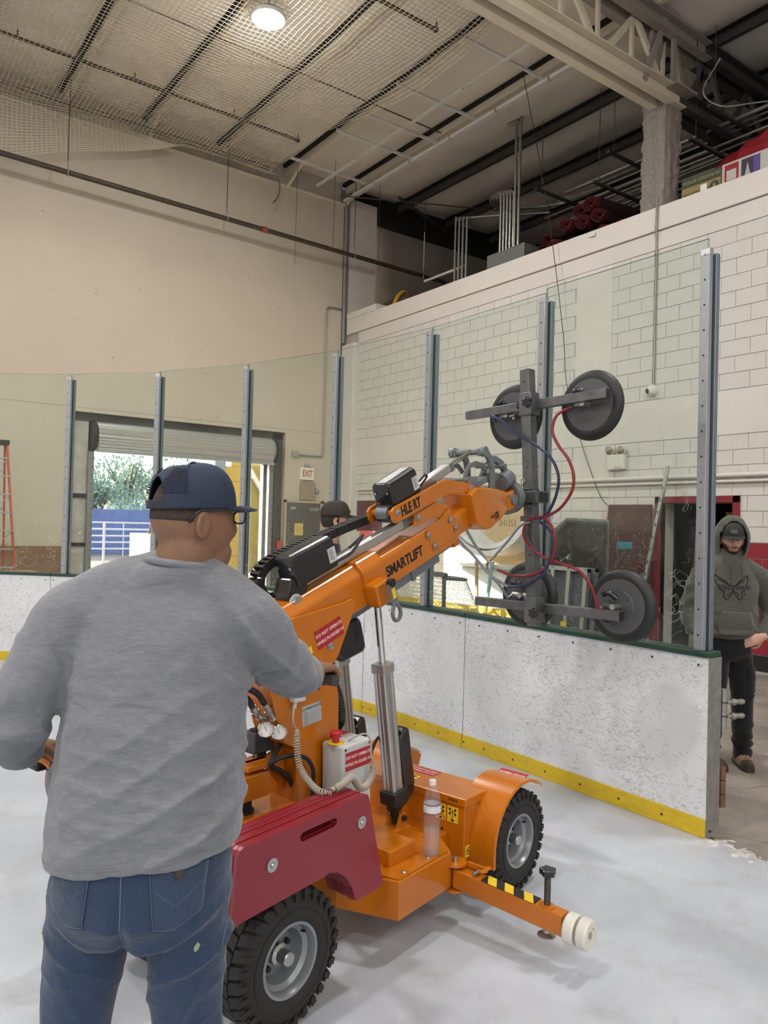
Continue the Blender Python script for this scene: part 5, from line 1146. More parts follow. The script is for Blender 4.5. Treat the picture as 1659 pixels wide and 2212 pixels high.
MB().box((-0.35, -0.25, 0), (0.35, 0.25, 0.90)).build('carton', CARD, cbx, bevel=0.004)
for sy in (-1, 1): MB().box((-0.35, -0.0, 0), (0.35, 0.26, 0.005), Matrix.Translation((0, sy*0.25, 0.90)) @ Matrix.Rotation(sy*0.5+(0 if sy > 0 else PI), 4, 'X') if False else Matrix.Translation((0, -0.25 if sy < 0 else 0.0, 0.902))).build('flap', CARD, cbx)

# ---- outside
struct(MB().box((-30, 15.1, -0.30), (60, 90, -0.05)).build('ground_outside', mat('pale_dirt', '8f8074', 0.9, var=0.18, vscale=2.0, bump=0.5, bscale=9)), 'pale dirt yard outside the door')
BLUEW = mat('blue_windscreen', '7484b8', 0.8, var=0.16, vscale=3.0, bump=0.5, bscale=6)
WHT = mat('white_rail_paint', 'e4e6e8', 0.5)
fb = thing('blue_barrier', 'long blue fabric-covered barrier outside', 'fence', (12, 38, -0.05))
for k in range(9): MB().box((-12+3*k+0.01, -0.05, 0), (-9+3*k-0.01, 0.05, 2.15)).build('fabric_panel', BLUEW, fb)
fr_ = thing('pipe_fence', 'white pipe rail fence outside the doorway', 'fence', (10, 30, -0.05))
for z in (0.55, 0.80, 1.05, 1.30, 1.56): MB().cyl((-8, 0, z), (9, 0, z), 0.030, seg=8).build('rail', WHT, fr_, smooth=40)
for k in range(7): MB().cyl((-7.0+2.78*k, 0, 0), (-7.0+2.78*k, 0, 1.56), 0.05, seg=8).build('post', WHT, fr_, smooth=40)
f2 = thing('low_pipe_fence', 'thin pale rail fence in front of the blue barrier', 'fence', (11, 35.5, -0.05))
for z in (0.9, 1.25): MB().cyl((-8, 0, z), (10, 0, z), 0.022, seg=6).build('rail', WHT, f2)
for k in range(12): MB().cyl((-7.5+1.5*k, 0, 0), (-7.5+1.5*k, 0, 1.55), 0.025, seg=6).build('post', WHT, f2)
# trees beyond the barrier
def tree(x, y, h, rx, rz, col, label, seed, weep=0.0, n=1500):
    rng = random.Random(seed); t = thing('tree', label, 'tree', (x, y, -0.05), 0, 'trees beyond the blue barrier')
    br = MB(); top = Vector((0, 0, h-rz)); br.tube(spline([(0, 0, 0), (0.15, 0, h*0.22), (0.05, 0.1, h*0.40), top], 5), [0.22-0.009*i for i in range(16)], 8)
    tips = []
    for k in range(9):
        a = 2*PI*k/9+rng.random(); e = Vector((math.cos(a)*rx*0.7, math.sin(a)*rx*0.7, h-rz+rng.uniform(-0.2, 0.8)*rz)); s = Vector((0.1, 0.05, h*rng.uniform(0.30, 0.45)))
        br.tube(spline([s, s.lerp(e, 0.5)+Vector((0, 0, 0.25)), e], 5), [0.10-0.008*i for i in range(11)], 6); tips.append(e)
    br.build('trunk', mat('tree_bark', '5f564c', 0.9), t, smooth=60)
    m = MB(); cl = []
    for k in range(26):
        u = Vector((rng.gauss(0, 1), rng.gauss(0, 1), rng.gauss(0, 1))).normalized(); q = rng.random()**0.5
        cl.append(Vector((u.x*rx*q, u.y*rx*q, h-rz+u.z*rz*q)))
    for k in range(n):
        c = rng.choice(cl); p = c+Vector((rng.gauss(0, 0.26)*rx*0.7, rng.gauss(0, 0.26)*rx*0.7, rng.gauss(0, 0.24)*rz-abs(rng.gauss(0, weep))))
        s = rng.uniform(0.05, 0.12); R = Euler((rng.random()*6, rng.random()*6, rng.random()*6)).to_matrix().to_4x4()
        m.add([(-s, -s*0.5, 0), (s, -s*0.5, 0), (s*1.1, s*0.5, s*0.2), (-s*0.8, s*0.5, 0)], [(0, 1, 2, 3)], Matrix.Translation(p) @ R)
    lm = MATS.get('leaf_'+col)
    if not lm:
        q = NT('leaf_'+col); q.b.inputs['Roughness'].default_value = 0.6; c = lin(col)
        q.l(q.ramp(q.noise(1.5, 3), [(0.3, tuple(v*0.75 for v in c)), (0.7, tuple(min(1, v*1.2) for v in c))]), q.b.inputs['Base Color'])
        q.b.inputs['Transmission Weight'].default_value = 0.0; q.b.inputs['Subsurface Weight'].default_value = 0.0
        lm = q.m; MATS['leaf_'+col] = lm
    f = m.build('foliage', lm, t); f['kind'] = 'stuff'
tree(14.3, 46, 5.6, 2.0, 1.5, 'a3b8a4', 'tall feathery grey-green tree with a forked trunk', 3, 0.5, 2400)
tree(12.0, 44, 4.1, 1.4, 1.1, '86a08f', 'dark leafy tree by the doorway guide', 4, 0.1, 2000)
tree(17.2, 46, 5.1, 2.0, 1.6, 'b0c2a6', 'pale green tree behind the loader', 5, 0.2, 2400)
tree(15.8, 42, 3.3, 1.3, 0.8, 'cfcf7e', 'low yellow-green bush above the barrier', 6, 0.05, 1600)
tree(13.4, 41, 2.9, 1.9, 0.6, 'a2b5a4', 'low drooping shrub hanging over the barrier', 8, 0.3, 1600)
tree(19.5, 47, 5.0, 2.2, 1.5, '7b9382', 'grey-green tree partly hidden by the yellow wall', 9, 0.2, 2200)
# compact loader parked in the yard
lo = thing('skid_loader', 'small yellow and white loader parked outside', 'loader', (8.20, 22, -0.05), 0.0)
LY = mat('loader_yellow', 'e0a92c', 0.4, var=0.05); LW = mat('loader_white', '8e9695', 0.45, var=0.04)
MB().box((-0.70, -0.3, 0.35), (0.75, 1.6, 1.30)).build('body', LW, lo, bevel=0.03)
g = MB()
for k in range(7): g.box((-0.52, -0.315, 0.50+0.09*k), (0.30, -0.30, 0.54+0.09*k))
g.build('grille', mat('grille_grey', '8b9596', 0.5), lo)['kind'] = 'stuff'
MB().prism([(-0.66, 1.28), (-0.66, 1.86), (-0.30, 1.90), (0.0, 1.55), (0.55, 1.50), (0.55, 1.28)], -0.35, -0.25, XZ).build('arm_tower', LY, lo, bevel=0.01)
MB().cyl((-0.40, -0.37, 1.72), (-0.40, -0.24, 1.72), 0.06, seg=12).build('arm_pin', BLACKM, lo)
MB().tube(spline([(-0.55, 0.3, 1.3), (-0.35, 0.3, 1.95), (0.2, 0.35, 2.15), (0.7, 0.4, 2.1), (0.75, 0.4, 1.3)], 6), 0.035, 8).build('roll_bar', DARKSTEEL, lo, smooth=40)
for x in (-0.55, 0.60):
    for y in (0.1, 1.2):
        MB().lathe([(0.12, -0.12), (0.36, -0.12), (0.40, -0.06), (0.40, 0.06), (0.36, 0.12), (0.12, 0.12)], 24, frame((x, y, 0.40), (0, 1, 0), z=(1, 0, 0))).build('wheel', RUBBER, lo, smooth=40)
# yellow block wall and white timber frame
yb = thing('yellow_wall', 'yellow painted block wall outside with a pale board leaning on it', 'wall', (9.9, 19, -0.05))
YEL = mat('yellow_block_paint', 'cdb05e', 0.75, var=0.10, vscale=2, bump=0.3, bscale=20)
for r_ in range(9):
    for c in range(3): MB().box((-1.5+1.0*c+0.006-0.5*(r_ % 2)+0.25, -0.1, 0.4*r_+0.004), (-0.5+1.0*c-0.006-0.5*(r_ % 2)+0.25, 0.1, 0.4*r_+0.396)).build('block', YEL, yb)
MB().box((-0.95, -0.14, 0.9), (-0.45, -0.11, 1.9)).build('leaning_board', mat('pale_board', 'c9c8c2', 0.7), yb)
MB().box((-1.75, -0.2, 0), (-1.45, 0.1, 3.8)).build('corner_post', mat('blue_grey_paint', '8a97a6', 0.6), yb)
wf = thing('timber_gantry', 'white timber frame with diagonal braces outside the door', 'frame', (7.98, 16.2, -0.05))
for x in (-0.14, 0.32): MB().box((x-0.06, -0.05, 0), (x+0.06, 0.05, 3.2)).build('post', WHT, wf, bevel=0.004)
MB().bar((-0.10, 0, 2.95), (0.30, 0, 2.35), 0.09, 0.09).build('brace', WHT, wf); MB().bar((-0.12, 0, 0.35), (0.30, 0, 0.85), 0.09, 0.09).build('brace', WHT, wf); MB().bar((-0.2, 0, 3.15), (0.5, 0, 3.15), 0.09, 0.10).build('head_beam', WHT, wf)
MB().box((-0.08, 0.10, 0), (0.26, 0.16, 3.1)).build('backing_board', mat('olive_board', '9c8c4e', 0.8, var=0.1), wf)

# ================================================================== BLOCK WALL: FITTINGS AND STORED GEAR
RED = mat('door_red_paint', '7c1f2b', 0.45, var=0.08, vscale=4)
dm = MB(); dm.box((XR-0.03, DY0-0.09, 0), (XR+0.10, DY0, DZ+0.09)); dm.box((XR-0.03, DY1, 0), (XR+0.10, DY1+0.09, DZ+0.09)); dm.box((XR-0.03, DY0-0.09, DZ), (XR+0.10, DY1+0.09, DZ+0.09))
struct(dm.build('door_2_frame', RED, bevel=0.004), 'dark red door frame')
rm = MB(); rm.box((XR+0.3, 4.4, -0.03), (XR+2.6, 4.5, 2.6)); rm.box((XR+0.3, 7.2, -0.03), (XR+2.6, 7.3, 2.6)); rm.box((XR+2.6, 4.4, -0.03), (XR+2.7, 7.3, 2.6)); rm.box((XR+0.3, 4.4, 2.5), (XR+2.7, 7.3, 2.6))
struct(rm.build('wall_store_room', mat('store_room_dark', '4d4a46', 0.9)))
dl = thing('door_leaf', 'dark maroon door leaf folded back against the block wall', 'door', (XR-0.06, 6.45, 0))
MB().box((-0.045, 0, 0.01), (0.0, 0.74, 2.08)).build('leaf', mat('maroon_paint', '5a1f28', 0.35, var=0.10, vscale=5), dl, bevel=0.004)
MB().box((-0.055, 0.06, 1.0), (-0.045, 0.14, 1.12)).build('lock_plate', GALV, dl)
# tall clear sheet leaning in front of the maroon door
ac = thing('clear_sheet', 'scratched clear acrylic sheet leaning on the maroon door, teal tape on it', 'sheet', (XR-0.42, 6.30, 0))
q = MB().box((-0.006, 0, 0), (0.006, 0.86, 2.10)).build('sheet', GLASS, ac); q.rotation_euler = (0, math.radians(8), 0)
q2 = MB().box((-0.008, 0.36, 1.46), (-0.006, 0.62, 1.56)).build('tape', mat('teal_tape', '2f7f8c', 0.5), ac); q2.rotation_euler = (0, math.radians(8), 0)
q3 = MB().box((-0.007, 0.845, 0), (0.007, 0.862, 2.10)).build('pink_edge', mat('pink_edge', 'c9a0a4', 0.4), ac); q3.rotation_euler = (0, math.radians(8), 0)
lp = thing('leaning_post', 'spare aluminium glass post leaning on the block wall', 'post', (8.92, 6.47, 0))
MB().bar((0, 0, -0.03), (0.30, -0.33, 2.60), 0.045, 0.05, (1, 0, 0)).build('channel', ALU, lp, bevel=0.004)
h = MB()
for k in range(10):
    f = 0.3+0.065*k; h.cbox((0.30*f-0.026, -0.33*f, 2.6*f), (0.004, 0.012, 0.05))
h.build('slots', SCREW, lp)['kind'] = 'stuff'
# lumber inside the doorway
for k, (y, c, tilt) in enumerate(((5.74, 'b5913f', 0.01), (5.98, '6b6258', -0.02), (6.20, '8a8479', 0.01), (5.50, '3f3a36', 0.01))):
    o = MB().bar((XR+0.45+0.05*k, y, -0.03), (XR+0.75, y+tilt*4, 2.0-0.15*k), 0.09, 0.03, (1, 0, 0)).build('timber_board', mat('board_'+c, c, 0.7, var=0.1), bevel=0.003)
    tag(o, ['yellow timber board leaning inside the dark doorway', 'brown timber board leaning inside the dark doorway', 'pale grey board leaning inside the dark doorway', 'black board leaning inside the dark doorway'][k], 'board', 'boards inside the doorway')
# emergency light, dome camera, pipes, wire
el = thing('emergency_light', 'white twin-head emergency light on the block wall', 'lamp', (XR, 7.08, 2.72))
MB().box((-0.09, -0.15, -0.12), (-0.004, 0.15, 0.10)).build('battery_case', mat('ivory_plastic', 'd9d6cc', 0.4), el, bevel=0.012)
for yy, dz, rot in ((0.11, 0.17, 0.9), (-0.09, 0.16, -0.3)):
    f = frame((-0.06, yy, dz), (0, 1, 0), z=(-1, math.sin(rot), -0.15)); hd_ = MB().lathe([(0.03, -0.05), (0.065, -0.02), (0.075, 0.02), (0.068, 0.024)], 20, f, cap=False).build('lamp_head', mat('ivory_plastic', 'd9d6cc'), el, smooth=40)
    MB().lathe([(0.068, 0.020), (0.001, 0.026)], 20, f, cap=False).build('reflector', CHROME, hd_); MB().cyl((-0.05, yy, 0.10), (-0.05, yy, dz-0.03), 0.012, seg=10).build('stem', mat('ivory_plastic', 'd9d6cc'), el)
MB().box((-0.092, -0.10, -0.105), (-0.09, 0.02, -0.08)).build('test_label', SILVERL, el)
dc = thing('dome_camera', 'small white dome camera below a wall conduit', 'camera', (XR, 6.52, 3.70))
MB().lathe([(0.085, 0), (0.085, 0.03), (0.075, 0.06), (0.055, 0.09), (0.02, 0.105), (0.001, 0.105)], 26, frame((0.0, 0, 0), (0, 1, 0), z=(-1, 0.1, -0.1))).build('housing', mat('ivory_plastic', 'd9d6cc'), dc, smooth=40)
MB().ball((-0.075, 0.03, -0.012), 0.042, 16).build('lens', BLACKPL, dc, smooth=60)
o = MB().tube([(XR-0.02, 6.505, 3.76), (XR-0.02, 6.50, 5.60), (XR-0.02, 6.50, 5.86), (XR-0.065, 6.485, 5.98), (XR-0.065, 6.475, 6.10), (XR-0.065, 6.47, 6.42)], 0.016, 8).build('conduit', CONDUIT, smooth=40); tag(o, 'vertical conduit from the parapet down to the dome camera', 'conduit')
o = MB().box((XR-0.075, 7.55, 6.20), (XR-0.045, 7.67, 6.26)).build('sensor_box', mat('ivory_plastic', 'd9d6cc'), bevel=0.004); tag(o, 'tiny white box on the parapet face', 'box')
for z, r_, lab in ((2.455, 0.030, 'thick white pipe along the block wall'), (2.375, 0.018, 'thin white pipe just under the thicker one on the block wall')):
    o = MB().tube([(XR-0.04, 3.6, z), (XR-0.04, 13.9, z)], r_, 10).build('wall_pipe', BAND, smooth=40); tag(o, lab, 'pipe')
o = MB().tube(spline([(8.95, 8.80, 9.25), (9.2, 8.43, 6.97), (9.3, 8.12, 4.87), (9.32, 8.03, 3.98), (9.34, 7.75, 3.08), (9.34, 7.38, 2.26), (9.34, 7.19, 2.05)], 8), 0.006, 6).build('hanging_wire', BLACKM); tag(o, 'thin black wire hanging from the roof to the door leaf', 'wire')
o = MB().box((XR-0.02, 13.0, 1.55), (XR, 13.93, 2.21)).build('wall_board', mat('maroon_paint', '5a1f28')); tag(o, 'maroon board on the wall by the corner pilaster', 'board')
# stored dasher panels
for k in range(5):
    y0, y1 = (7.95, 9.15) if k < 3 else (6.62, 7.85)
    back = k >= 3
    sp_ = thing('spare_panel', ['white spare board panel with yellow foot, front of the stored row', 'white spare board panel behind the front one', 'white spare board panel against the block wall', 'spare panel turned to show its aluminium studs', 'second spare panel turned to show its studs'][k], 'board', (8.10+0.16*(k % 3), y0, -0.031), 0, 'spare board panels stored by the wall')
    rot = math.radians(5)
    def sb(lo_, hi_, nm, mt):
        o = MB().box(lo_, hi_).build(nm, mt, sp_); o.rotation_euler = (0, rot, 0); return o
    L_ = y1-y0; hgt = 1.16 if not back else 1.22
    sb((0.03, 0, 0), (0.05, L_, hgt), 'sheet', BOARD if not back else mat('dark_back_sheet', '55575a', 0.5, var=0.2, vscale=6))
    if not back: sb((0.015, 0, 0.0), (0.03, L_, 0.52), 'kick_plate', KICK)
    else:
        for q in range(5): sb((-0.03, L_*q/4.3, 0), (0.03, L_*q/4.3+0.06, hgt), 'stud', ALU)
        for yy in (0.28, 0.78): sb((-0.036, yy, 0.0), (-0.031, yy+0.10, 0.48), 'yellow_tab', KICK)
    sb((-0.03, 0, hgt-0.05), (0.05, L_, hgt), 'top_rail', ALU)
# stepped stack of acrylic sheets
for k in range(3):
    o = MB().prism([(6.66, 0.0), (7.95, 0.0), (7.85+0.1*k, 1.36+0.03*k), (7.30+0.05*k, 1.80+0.035*k), (6.66, 1.78+0.035*k)], 0, 0.012, Matrix(((0, 0, 1, 8.55+0.05*k), (1, 0, 0, 0), (0, 1, 0, 0), (0, 0, 0, 1)))).build('clear_sheet', mat('smoky_acrylic_%d' % k, ('353735', '50524f', '7c7e78')[k], 0.12, var=0.4, vscale=9, dirt=('c9cbc5', 22, 0.68)), bevel=0.002)
    tag(o, ('smoky acrylic sheet with a cut corner, front of its stack', 'smoky acrylic sheet with a cut corner, middle of its stack', 'smoky acrylic sheet with a cut corner, nearest the wall')[k], 'sheet', 'stack of smoky acrylic sheets')
# curved corner boards on edge
for k, (r1, r2, x0, x1) in enumerate(((1.18, 1.10, 8.55, 9.05), (1.07, 1.00, 8.62, 9.10))):
    P = [(9.05+r1*math.cos(a), 2.42+r1*math.sin(a)) for a in [math.radians(205+135*i/24) for i in range(25)]]+[(9.05+r2*math.cos(a), 2.42+r2*math.sin(a)) for a in [math.radians(340-135*i/24) for i in range(25)]]
    o = MB().prism(P, x0, x1, Matrix(((0, 0, 1, 0), (1, 0, 0, 0), (0, 1, 0, 0), (0, 0, 0, 1)))).build('curved_board', BOARD, bevel=0.003)
    tag(o, ('outer white curved corner board lying on the spare panels', 'inner white curved corner board nested in the outer one')[k], 'board', 'curved boards on the spare panels')
cr = thing('plywood_panel', 'tan plywood panel with stencilled number behind the curved boards', 'board', (9.25, 9.15, -0.031))
MB().box((-0.02, -0.55, 0), (0.02, 0.55, 2.14)).build('panel', mat('tan_plywood', 'cbb187', 0.7, var=0.12, vscale=4, stretch=(1, 1, 4)), cr)
text('stencil', 'SH1353', 0.16, mat('faded_ink', '7a6c52', 0.8), cr, frame((-0.0215, 0.22, 1.81), (0, -1, 0), y=(0, 0, 1)), sx=0.8)
# hockey goal
gl_ = thing('hockey_goal', 'grey hockey goal frame with white netting and yellow skirt', 'goal', (6.95, 9.0, -0.031))
GT = mat('goal_tube', '4b4d50', 0.45, 0.3)
MB().tube(spline([(0, -0.90, 0), (0, -0.90, 0.85), (0, -0.88, 1.02), (0, -0.80, 1.06), (0, 0.80, 1.06), (0, 0.88, 1.02), (0, 0.90, 0.85), (0, 0.90, 0)], 6), 0.030, 10).build('front_frame', GT, gl_, smooth=40)
MB().tube(spline([(0, -0.88, 1.0), (0.35, -0.95, 0.98), (0.50, -0.6, 0.98), (0.52, 0.6, 0.98), (0.35, 0.95, 0.98), (0, 0.88, 1.0)], 6), 0.02, 8).build('top_frame', GT, gl_, smooth=40)
MB().tube(spline([(0, -0.90, 0.03), (0.7, -1.1, 0.03), (1.0, -0.6, 0.03), (1.0, 0.6, 0.03), (0.7, 1.1, 0.03), (0, 0.90, 0.03)], 6), 0.022, 8).build('base_frame', GT, gl_, smooth=40)
nm = MB(); NS = mat('white_net_string', 'd9d6ca', 0.8)
def netpt(u, v):   # u 0..1 around the back, v 0..1 up
    a = spline_eval([(0, -0.90, 0.03), (0.7, -1.1, 0.03), (1.0, -0.6, 0.03), (1.0, 0.6, 0.03), (0.7, 1.1, 0.03), (0, 0.90, 0.03)], u); b = spline_eval([(0, -0.88, 1.0), (0.35, -0.95, 0.98), (0.50, -0.6, 0.98), (0.52, 0.6, 0.98), (0.35, 0.95, 0.98), (0, 0.88, 1.0)], u)
    return a.lerp(b, v)
def spline_eval(P, u):
    S = spline(P, 8); f = u*(len(S)-1); i = min(int(f), len(S)-2); return S[i].lerp(S[i+1], f-i)
U, V = 44, 14
for i in range(U+1):
    for j in range(V):
        nm.bar(netpt(i/U, j/V), netpt(min(1, (i+(0.5 if j % 2 else -0.5))/U) if i > 0 else 0, (j+1)/V), 0.006)
        if i < U: nm.bar(netpt(i/U, j/V), netpt((i+1)/U, j/V), 0.006)
q = nm.build('netting', NS, gl_); q['kind'] = 'stuff'
MB().loft([[tuple(netpt(i/20, 0.02)), tuple(netpt(i/20, 0.58))] for i in range(21)], closed_u=False).build('skirt', mat('yellow_skirt', 'd8bb2c', 0.6), gl_)
for k, (y0, y1, c, lab) in enumerate(((8.45, 8.60, '8b6f52', 'brown slat with a yellow foot leaning by the goal'), (8.36, 8.25, '5f8f8c', 'teal slat with a yellow foot leaning by the goal'))):
    sk = thing('slat', lab, 'slat', (7.92, y0, -0.031)); MB().bar((0, 0, 0), (0.10, y1-y0, 1.22), 0.05, 0.025, (1, 0, 0)).build('blade', mat('slat_'+c, c, 0.6), sk); MB().bar((-0.004, 0, 0), (0.043, (y1-y0)*0.5, 0.62), 0.054, 0.028, (1, 0, 0)).build('foot', KICK, sk)
rb = thing('red_barrier', 'red board panel with a white stripe leaning by the corner', 'board', (8.75, 12.2, -0.031))
for nm_, y0, y1, mt in (('red_face', 0, 0.50, mat('bright_red_board', 'c23a40', 0.4)), ('white_stripe', 0.50, 0.58, BOARD), ('red_face', 0.58, 1.05, mat('bright_red_board', 'c23a40'))):
    q = MB().box((-0.01, y0, 0), (0.01, y1, 1.62)).build(nm_, mt, rb); q.rotation_euler = (0, math.radians(10), 0)
# ================================================================== ROOF STEEL, PIPES, NET
def pipe(pts, r, m, label, cat='pipe', seg=10, group=None, name='pipe'):
    o = MB().tube(pts, r, seg).build(name, m, smooth=40); return tag(o, label, cat, group)
sp1 = thing('sprinkler_main', 'long black sprinkler pipe hung in front of the end wall', 'pipe', (2, 14.1, 7.76))
MB().tube([(-8, 0, 0.10), (9.9, 0, -0.16)], 0.047, 14).build('pipe_run', BLACKIRON, sp1, smooth=40)
MB().cyl((4.98, 0, -0.087), (5.08, 0, -0.0885), 0.062, seg=16).build('coupling', mat('red_coupling', 'a8483a', 0.5), sp1, smooth=40)
for x in (1.20, 4.20, 7.24, -1.8):
    z = 0.10-0.26*(x+8)/17.9
    MB().tube(spline([(x, 0, z+0.20), (x, 0.03, z+0.12), (x, 0.062, z), (x, 0, z-0.062), (x, -0.062, z), (x, -0.03, z+0.12), (x, 0, z+0.20)], 5), 0.008, 6).build('clevis', GALV, sp1, smooth=40)
    MB().cyl((x, 0, z+0.18), (x, 0, 1.62), 0.008, seg=6).build('hanger_rod', BLACKIRON, sp1)
for y, xe, lab in ((12.82, 7.02, 'dark branch sprinkler pipe under the roof by the end wall'), (8.68, 7.0, 'dark branch sprinkler pipe crossing above the loft side'), (10.9, 9.0, 'thin dark rod crossing under the purlins')):
    t = thing('sprinkler_branch', lab, 'pipe', (xe, y, 9.02)); r_ = 0.030 if y != 10.9 else 0.012
    MB().tube([(0, 0, 0), (-14, 0, 0.05)], r_, 10).build('pipe_run', BLACKIRON, t, smooth=40)
    if y != 10.9:
        MB().ball((0.02, 0, 0), 0.045, 12).build('end_elbow', BLACKIRON, t, smooth=60); MB().cyl((0.03, 0, 0), (0.03, 0, 0.12), 0.016, seg=8).build('sprinkler_head', BLACKIRON, t, smooth=40)
        for q in range(3): MB().cyl((-1.3-1.8*q, 0, 0), (-1.3-1.8*q, 0, 0.14), 0.014, seg=8).build('sprinkler_head', BLACKIRON, t, smooth=40)
for k, (x, z) in enumerate(((3.17, 8.6), (7.6, 7.0), (8.45, 7.55), (9.55, 7.1), (10.75, 7.3))):
    pipe([(x, 13.9-0.1*k, 9.45), (x-0.01, 13.9-0.1*k, z)], 0.005, BLACKIRON, 'thin free-hanging rod in front of the end wall', 'rod', 6, 'loose hanging rods', 'hanging_rod')
pipe(spline([(3.9, 14.3, 9.06), (7.0, 14.32, 9.10), (7.35, 14.32, 9.06), (7.45, 14.30, 8.85), (7.42, 14.28, 8.55), (7.30, 14.26, 8.35)], 8), 0.02, CONDUIT, 'pale conduit with a dangling bent end at the top of the end wall', 'conduit', 8, None, 'conduit')
for i, (dy, dz) in enumerate(((0, 0), (0.05, -0.035))): pipe([(-6, 14.25+dy, 9.04+dz), (7.2, 14.25+dy, 9.06+dz)], 0.010, DARKSTEEL, ('dark net cable along the top of the end wall', 'second net cable just under the first')[i], 'cable', 6, None, 'net_cable')
# white grid bars left from a hung ceiling
ORD = ('first', 'second', 'third', 'fourth', 'fifth')
for kk, (y, x0, x1) in enumerate(((8.53, 7.45, 9.15), (10.12, 7.38, 9.15), (11.2, 7.5, 9.2), (12.0, 7.4, 9.2), (13.5, 7.25, 9.1))):
    o = MB().box((x0, y-0.022, 8.985), (x1, y+0.022, 8.993)).box((x0, y-0.004, 8.993), (x1, y+0.004, 9.04)).build('ceiling_bar', WHITESTEEL); tag(o, ORD[kk]+' white cross T-bar of the roof bay, counted from the truss', 'bar', 'white cross T-bars'); 
for kk, (y0, y1) in enumerate(((7.9, 9.4), (9.5, 11.0), (11.1, 12.6), (12.7, 14.2))):
    o = MB().box((8.27, y0, 8.955), (8.33, y1, 8.985)).build('ceiling_runner', WHITESTEEL); tag(o, ORD[kk]+' white runner bar under the T-bars, counted from the truss', 'bar', 'white runner bars')
st = thing('strut_channel', 'bright white strut channel along the loft edge of the roof', 'channel', (9.22, 14.5, 8.98))
for k in range(6): MB().box((-0.05, -1.22*k-1.17, -0.03), (0.05, -1.22*k, 0.03)).build('channel_length', WHITESTEEL, st, bevel=0.004)
for y in (14.45,):
    for x in (4.73, 7.79, 9.30):
        o = MB().bar((x, 14.55, 8.95), (x+0.02, 14.02, 9.24), 0.05, 0.05).build('knee_brace', CREAM); tag(o, 'short cream brace from the end wall up to a purlin', 'brace', 'knee braces')
# roof truss on the fireproofed column
tr = thing('roof_truss', 'cream steel roof truss running out over the rink from the column', 'truss', (9.8, 6.7, 8.10))
for sy in (-1, 1):
    chn = [(0.06*sy, -0.13), (0.19*sy, -0.13), (0.19*sy, -0.112), (0.078*sy, -0.112), (0.078*sy, 0.112), (0.19*sy, 0.112), (0.19*sy, 0.13), (0.06*sy, 0.13)]
    MB().prism(chn, -16, 0.25, YZ).build('bottom_chord', CREAM, tr); MB().prism([(a, b+0.98) for a, b in chn], -16, 0.9, YZ).build('top_chord', mat('grey_cream_steel', '9d968a', 0.5), tr)
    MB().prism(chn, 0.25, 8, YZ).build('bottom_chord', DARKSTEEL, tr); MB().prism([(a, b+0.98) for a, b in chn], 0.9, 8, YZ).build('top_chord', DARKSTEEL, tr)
for k in range(16): MB().box((-16+k*1.0, -0.06, -0.02), (-15.9+k*1.0, 0.06, 0.02)).build('batten_plate', CREAM, tr)
nodes = [-12+0.75*k for k in range(16)]
for i, x in enumerate(nodes):
    if x+0.75 > 0.1: break
    a = (x, 0, 0.05) if i % 2 == 0 else (x, 0, 0.93); b = (x+0.75, 0, 0.93) if i % 2 == 0 else (x+0.75, 0, 0.05)
    MB().bar(a, b, 0.09, 0.05, (0, 1, 0)).build('web_member', CREAM, tr); MB().bar((x+0.75, 0.05, 0.05), (x+0.75, 0.05, 0.93), 0.05, 0.05).build('web_post', CREAM, tr)
for a, b in (((-0.62, -0.08, 0.02), (-0.12, -0.08, 1.15)), ((-0.45, 0, 0.08), (-0.30, 0, 0.98)), ((-0.25, 0.05, 0.1), (-0.02, 0.05, 0.95)), ((0.05, -0.1, 0.10), (0.05, -0.1, 0.95)), ((0.20, 0.0, 0.95), (0.50, 0.0, 0.05))): MB().bar(a, b, 0.085, 0.05, (0, 1, 0)).build('end_brace', mat('grey_cream_steel', '9d968a'), tr)
for a, b in (((0.5, 0, 0.05), (1.1, 0, 0.95)), ((1.1, 0, 0.95), (1.7, 0, 0.05)), ((1.7, 0, 0.05), (2.3, 0, 0.95)), ((2.3, 0, 0.95), (2.9, 0, 0.05)), ((0.9, 0, 0.05), (0.9, 0, 0.95))): MB().bar(a, b, 0.08, 0.06, (0, 1, 0)).build('dark_web', DARKSTEEL, tr)
MB().box((-0.10, -0.26, 0.09), (0.42, 0.26, 0.12)).build('seat_plate', mat('grey_cream_steel', '9d968a'), tr)
# eave beam beyond: dark rafter with rods
# fireproofed column
FP = mat('sprayed_fireproofing', '8d877e', 0.95, var=0.28, vscale=26, bump=1.0, bscale=60)
cm = MB(); rings = []
SX = [(0.0, -0.27), (0.10, -0.285), (0.19, -0.24), (0.20, -0.10), (0.17, -0.02), (0.20, 0.06), (0.21, 0.20), (0.14, 0.275), (0.02, 0.285), (-0.10, 0.27), (-0.20, 0.25), (-0.225, 0.12), (-0.20, 0.0), (-0.225, -0.12), (-0.20, -0.25), (-0.10, -0.285)]
N_ = 64
def secpt(k):
    f = k/N_*len(SX); i = int(f); a = Vector(SX[i % len(SX)]); b = Vector(SX[(i+1) % len(SX)]); return a.lerp(b, f-i)
for j in range(70):
    z = 5.95+2.14*j/69; rg = []
    for k in range(N_):
        p = secpt(k); n = noise.noise(Vector((p.x*14, p.y*14, z*9)))*0.022+noise.noise(Vector((p.x*40, p.y*40, z*34)))*0.016+0.02*noise.noise(Vector((k*0.3, z*1.5, 2)))
        q = p*(1+n/0.24); rg.append((9.92+q.x, 6.83+q.y*0.78, z))
    rings.append(rg)
o = cm.loft(rings).build('loft_column', FP, smooth=70); tag(o, 'lumpy grey fireproofed steel column standing on the loft', 'column')
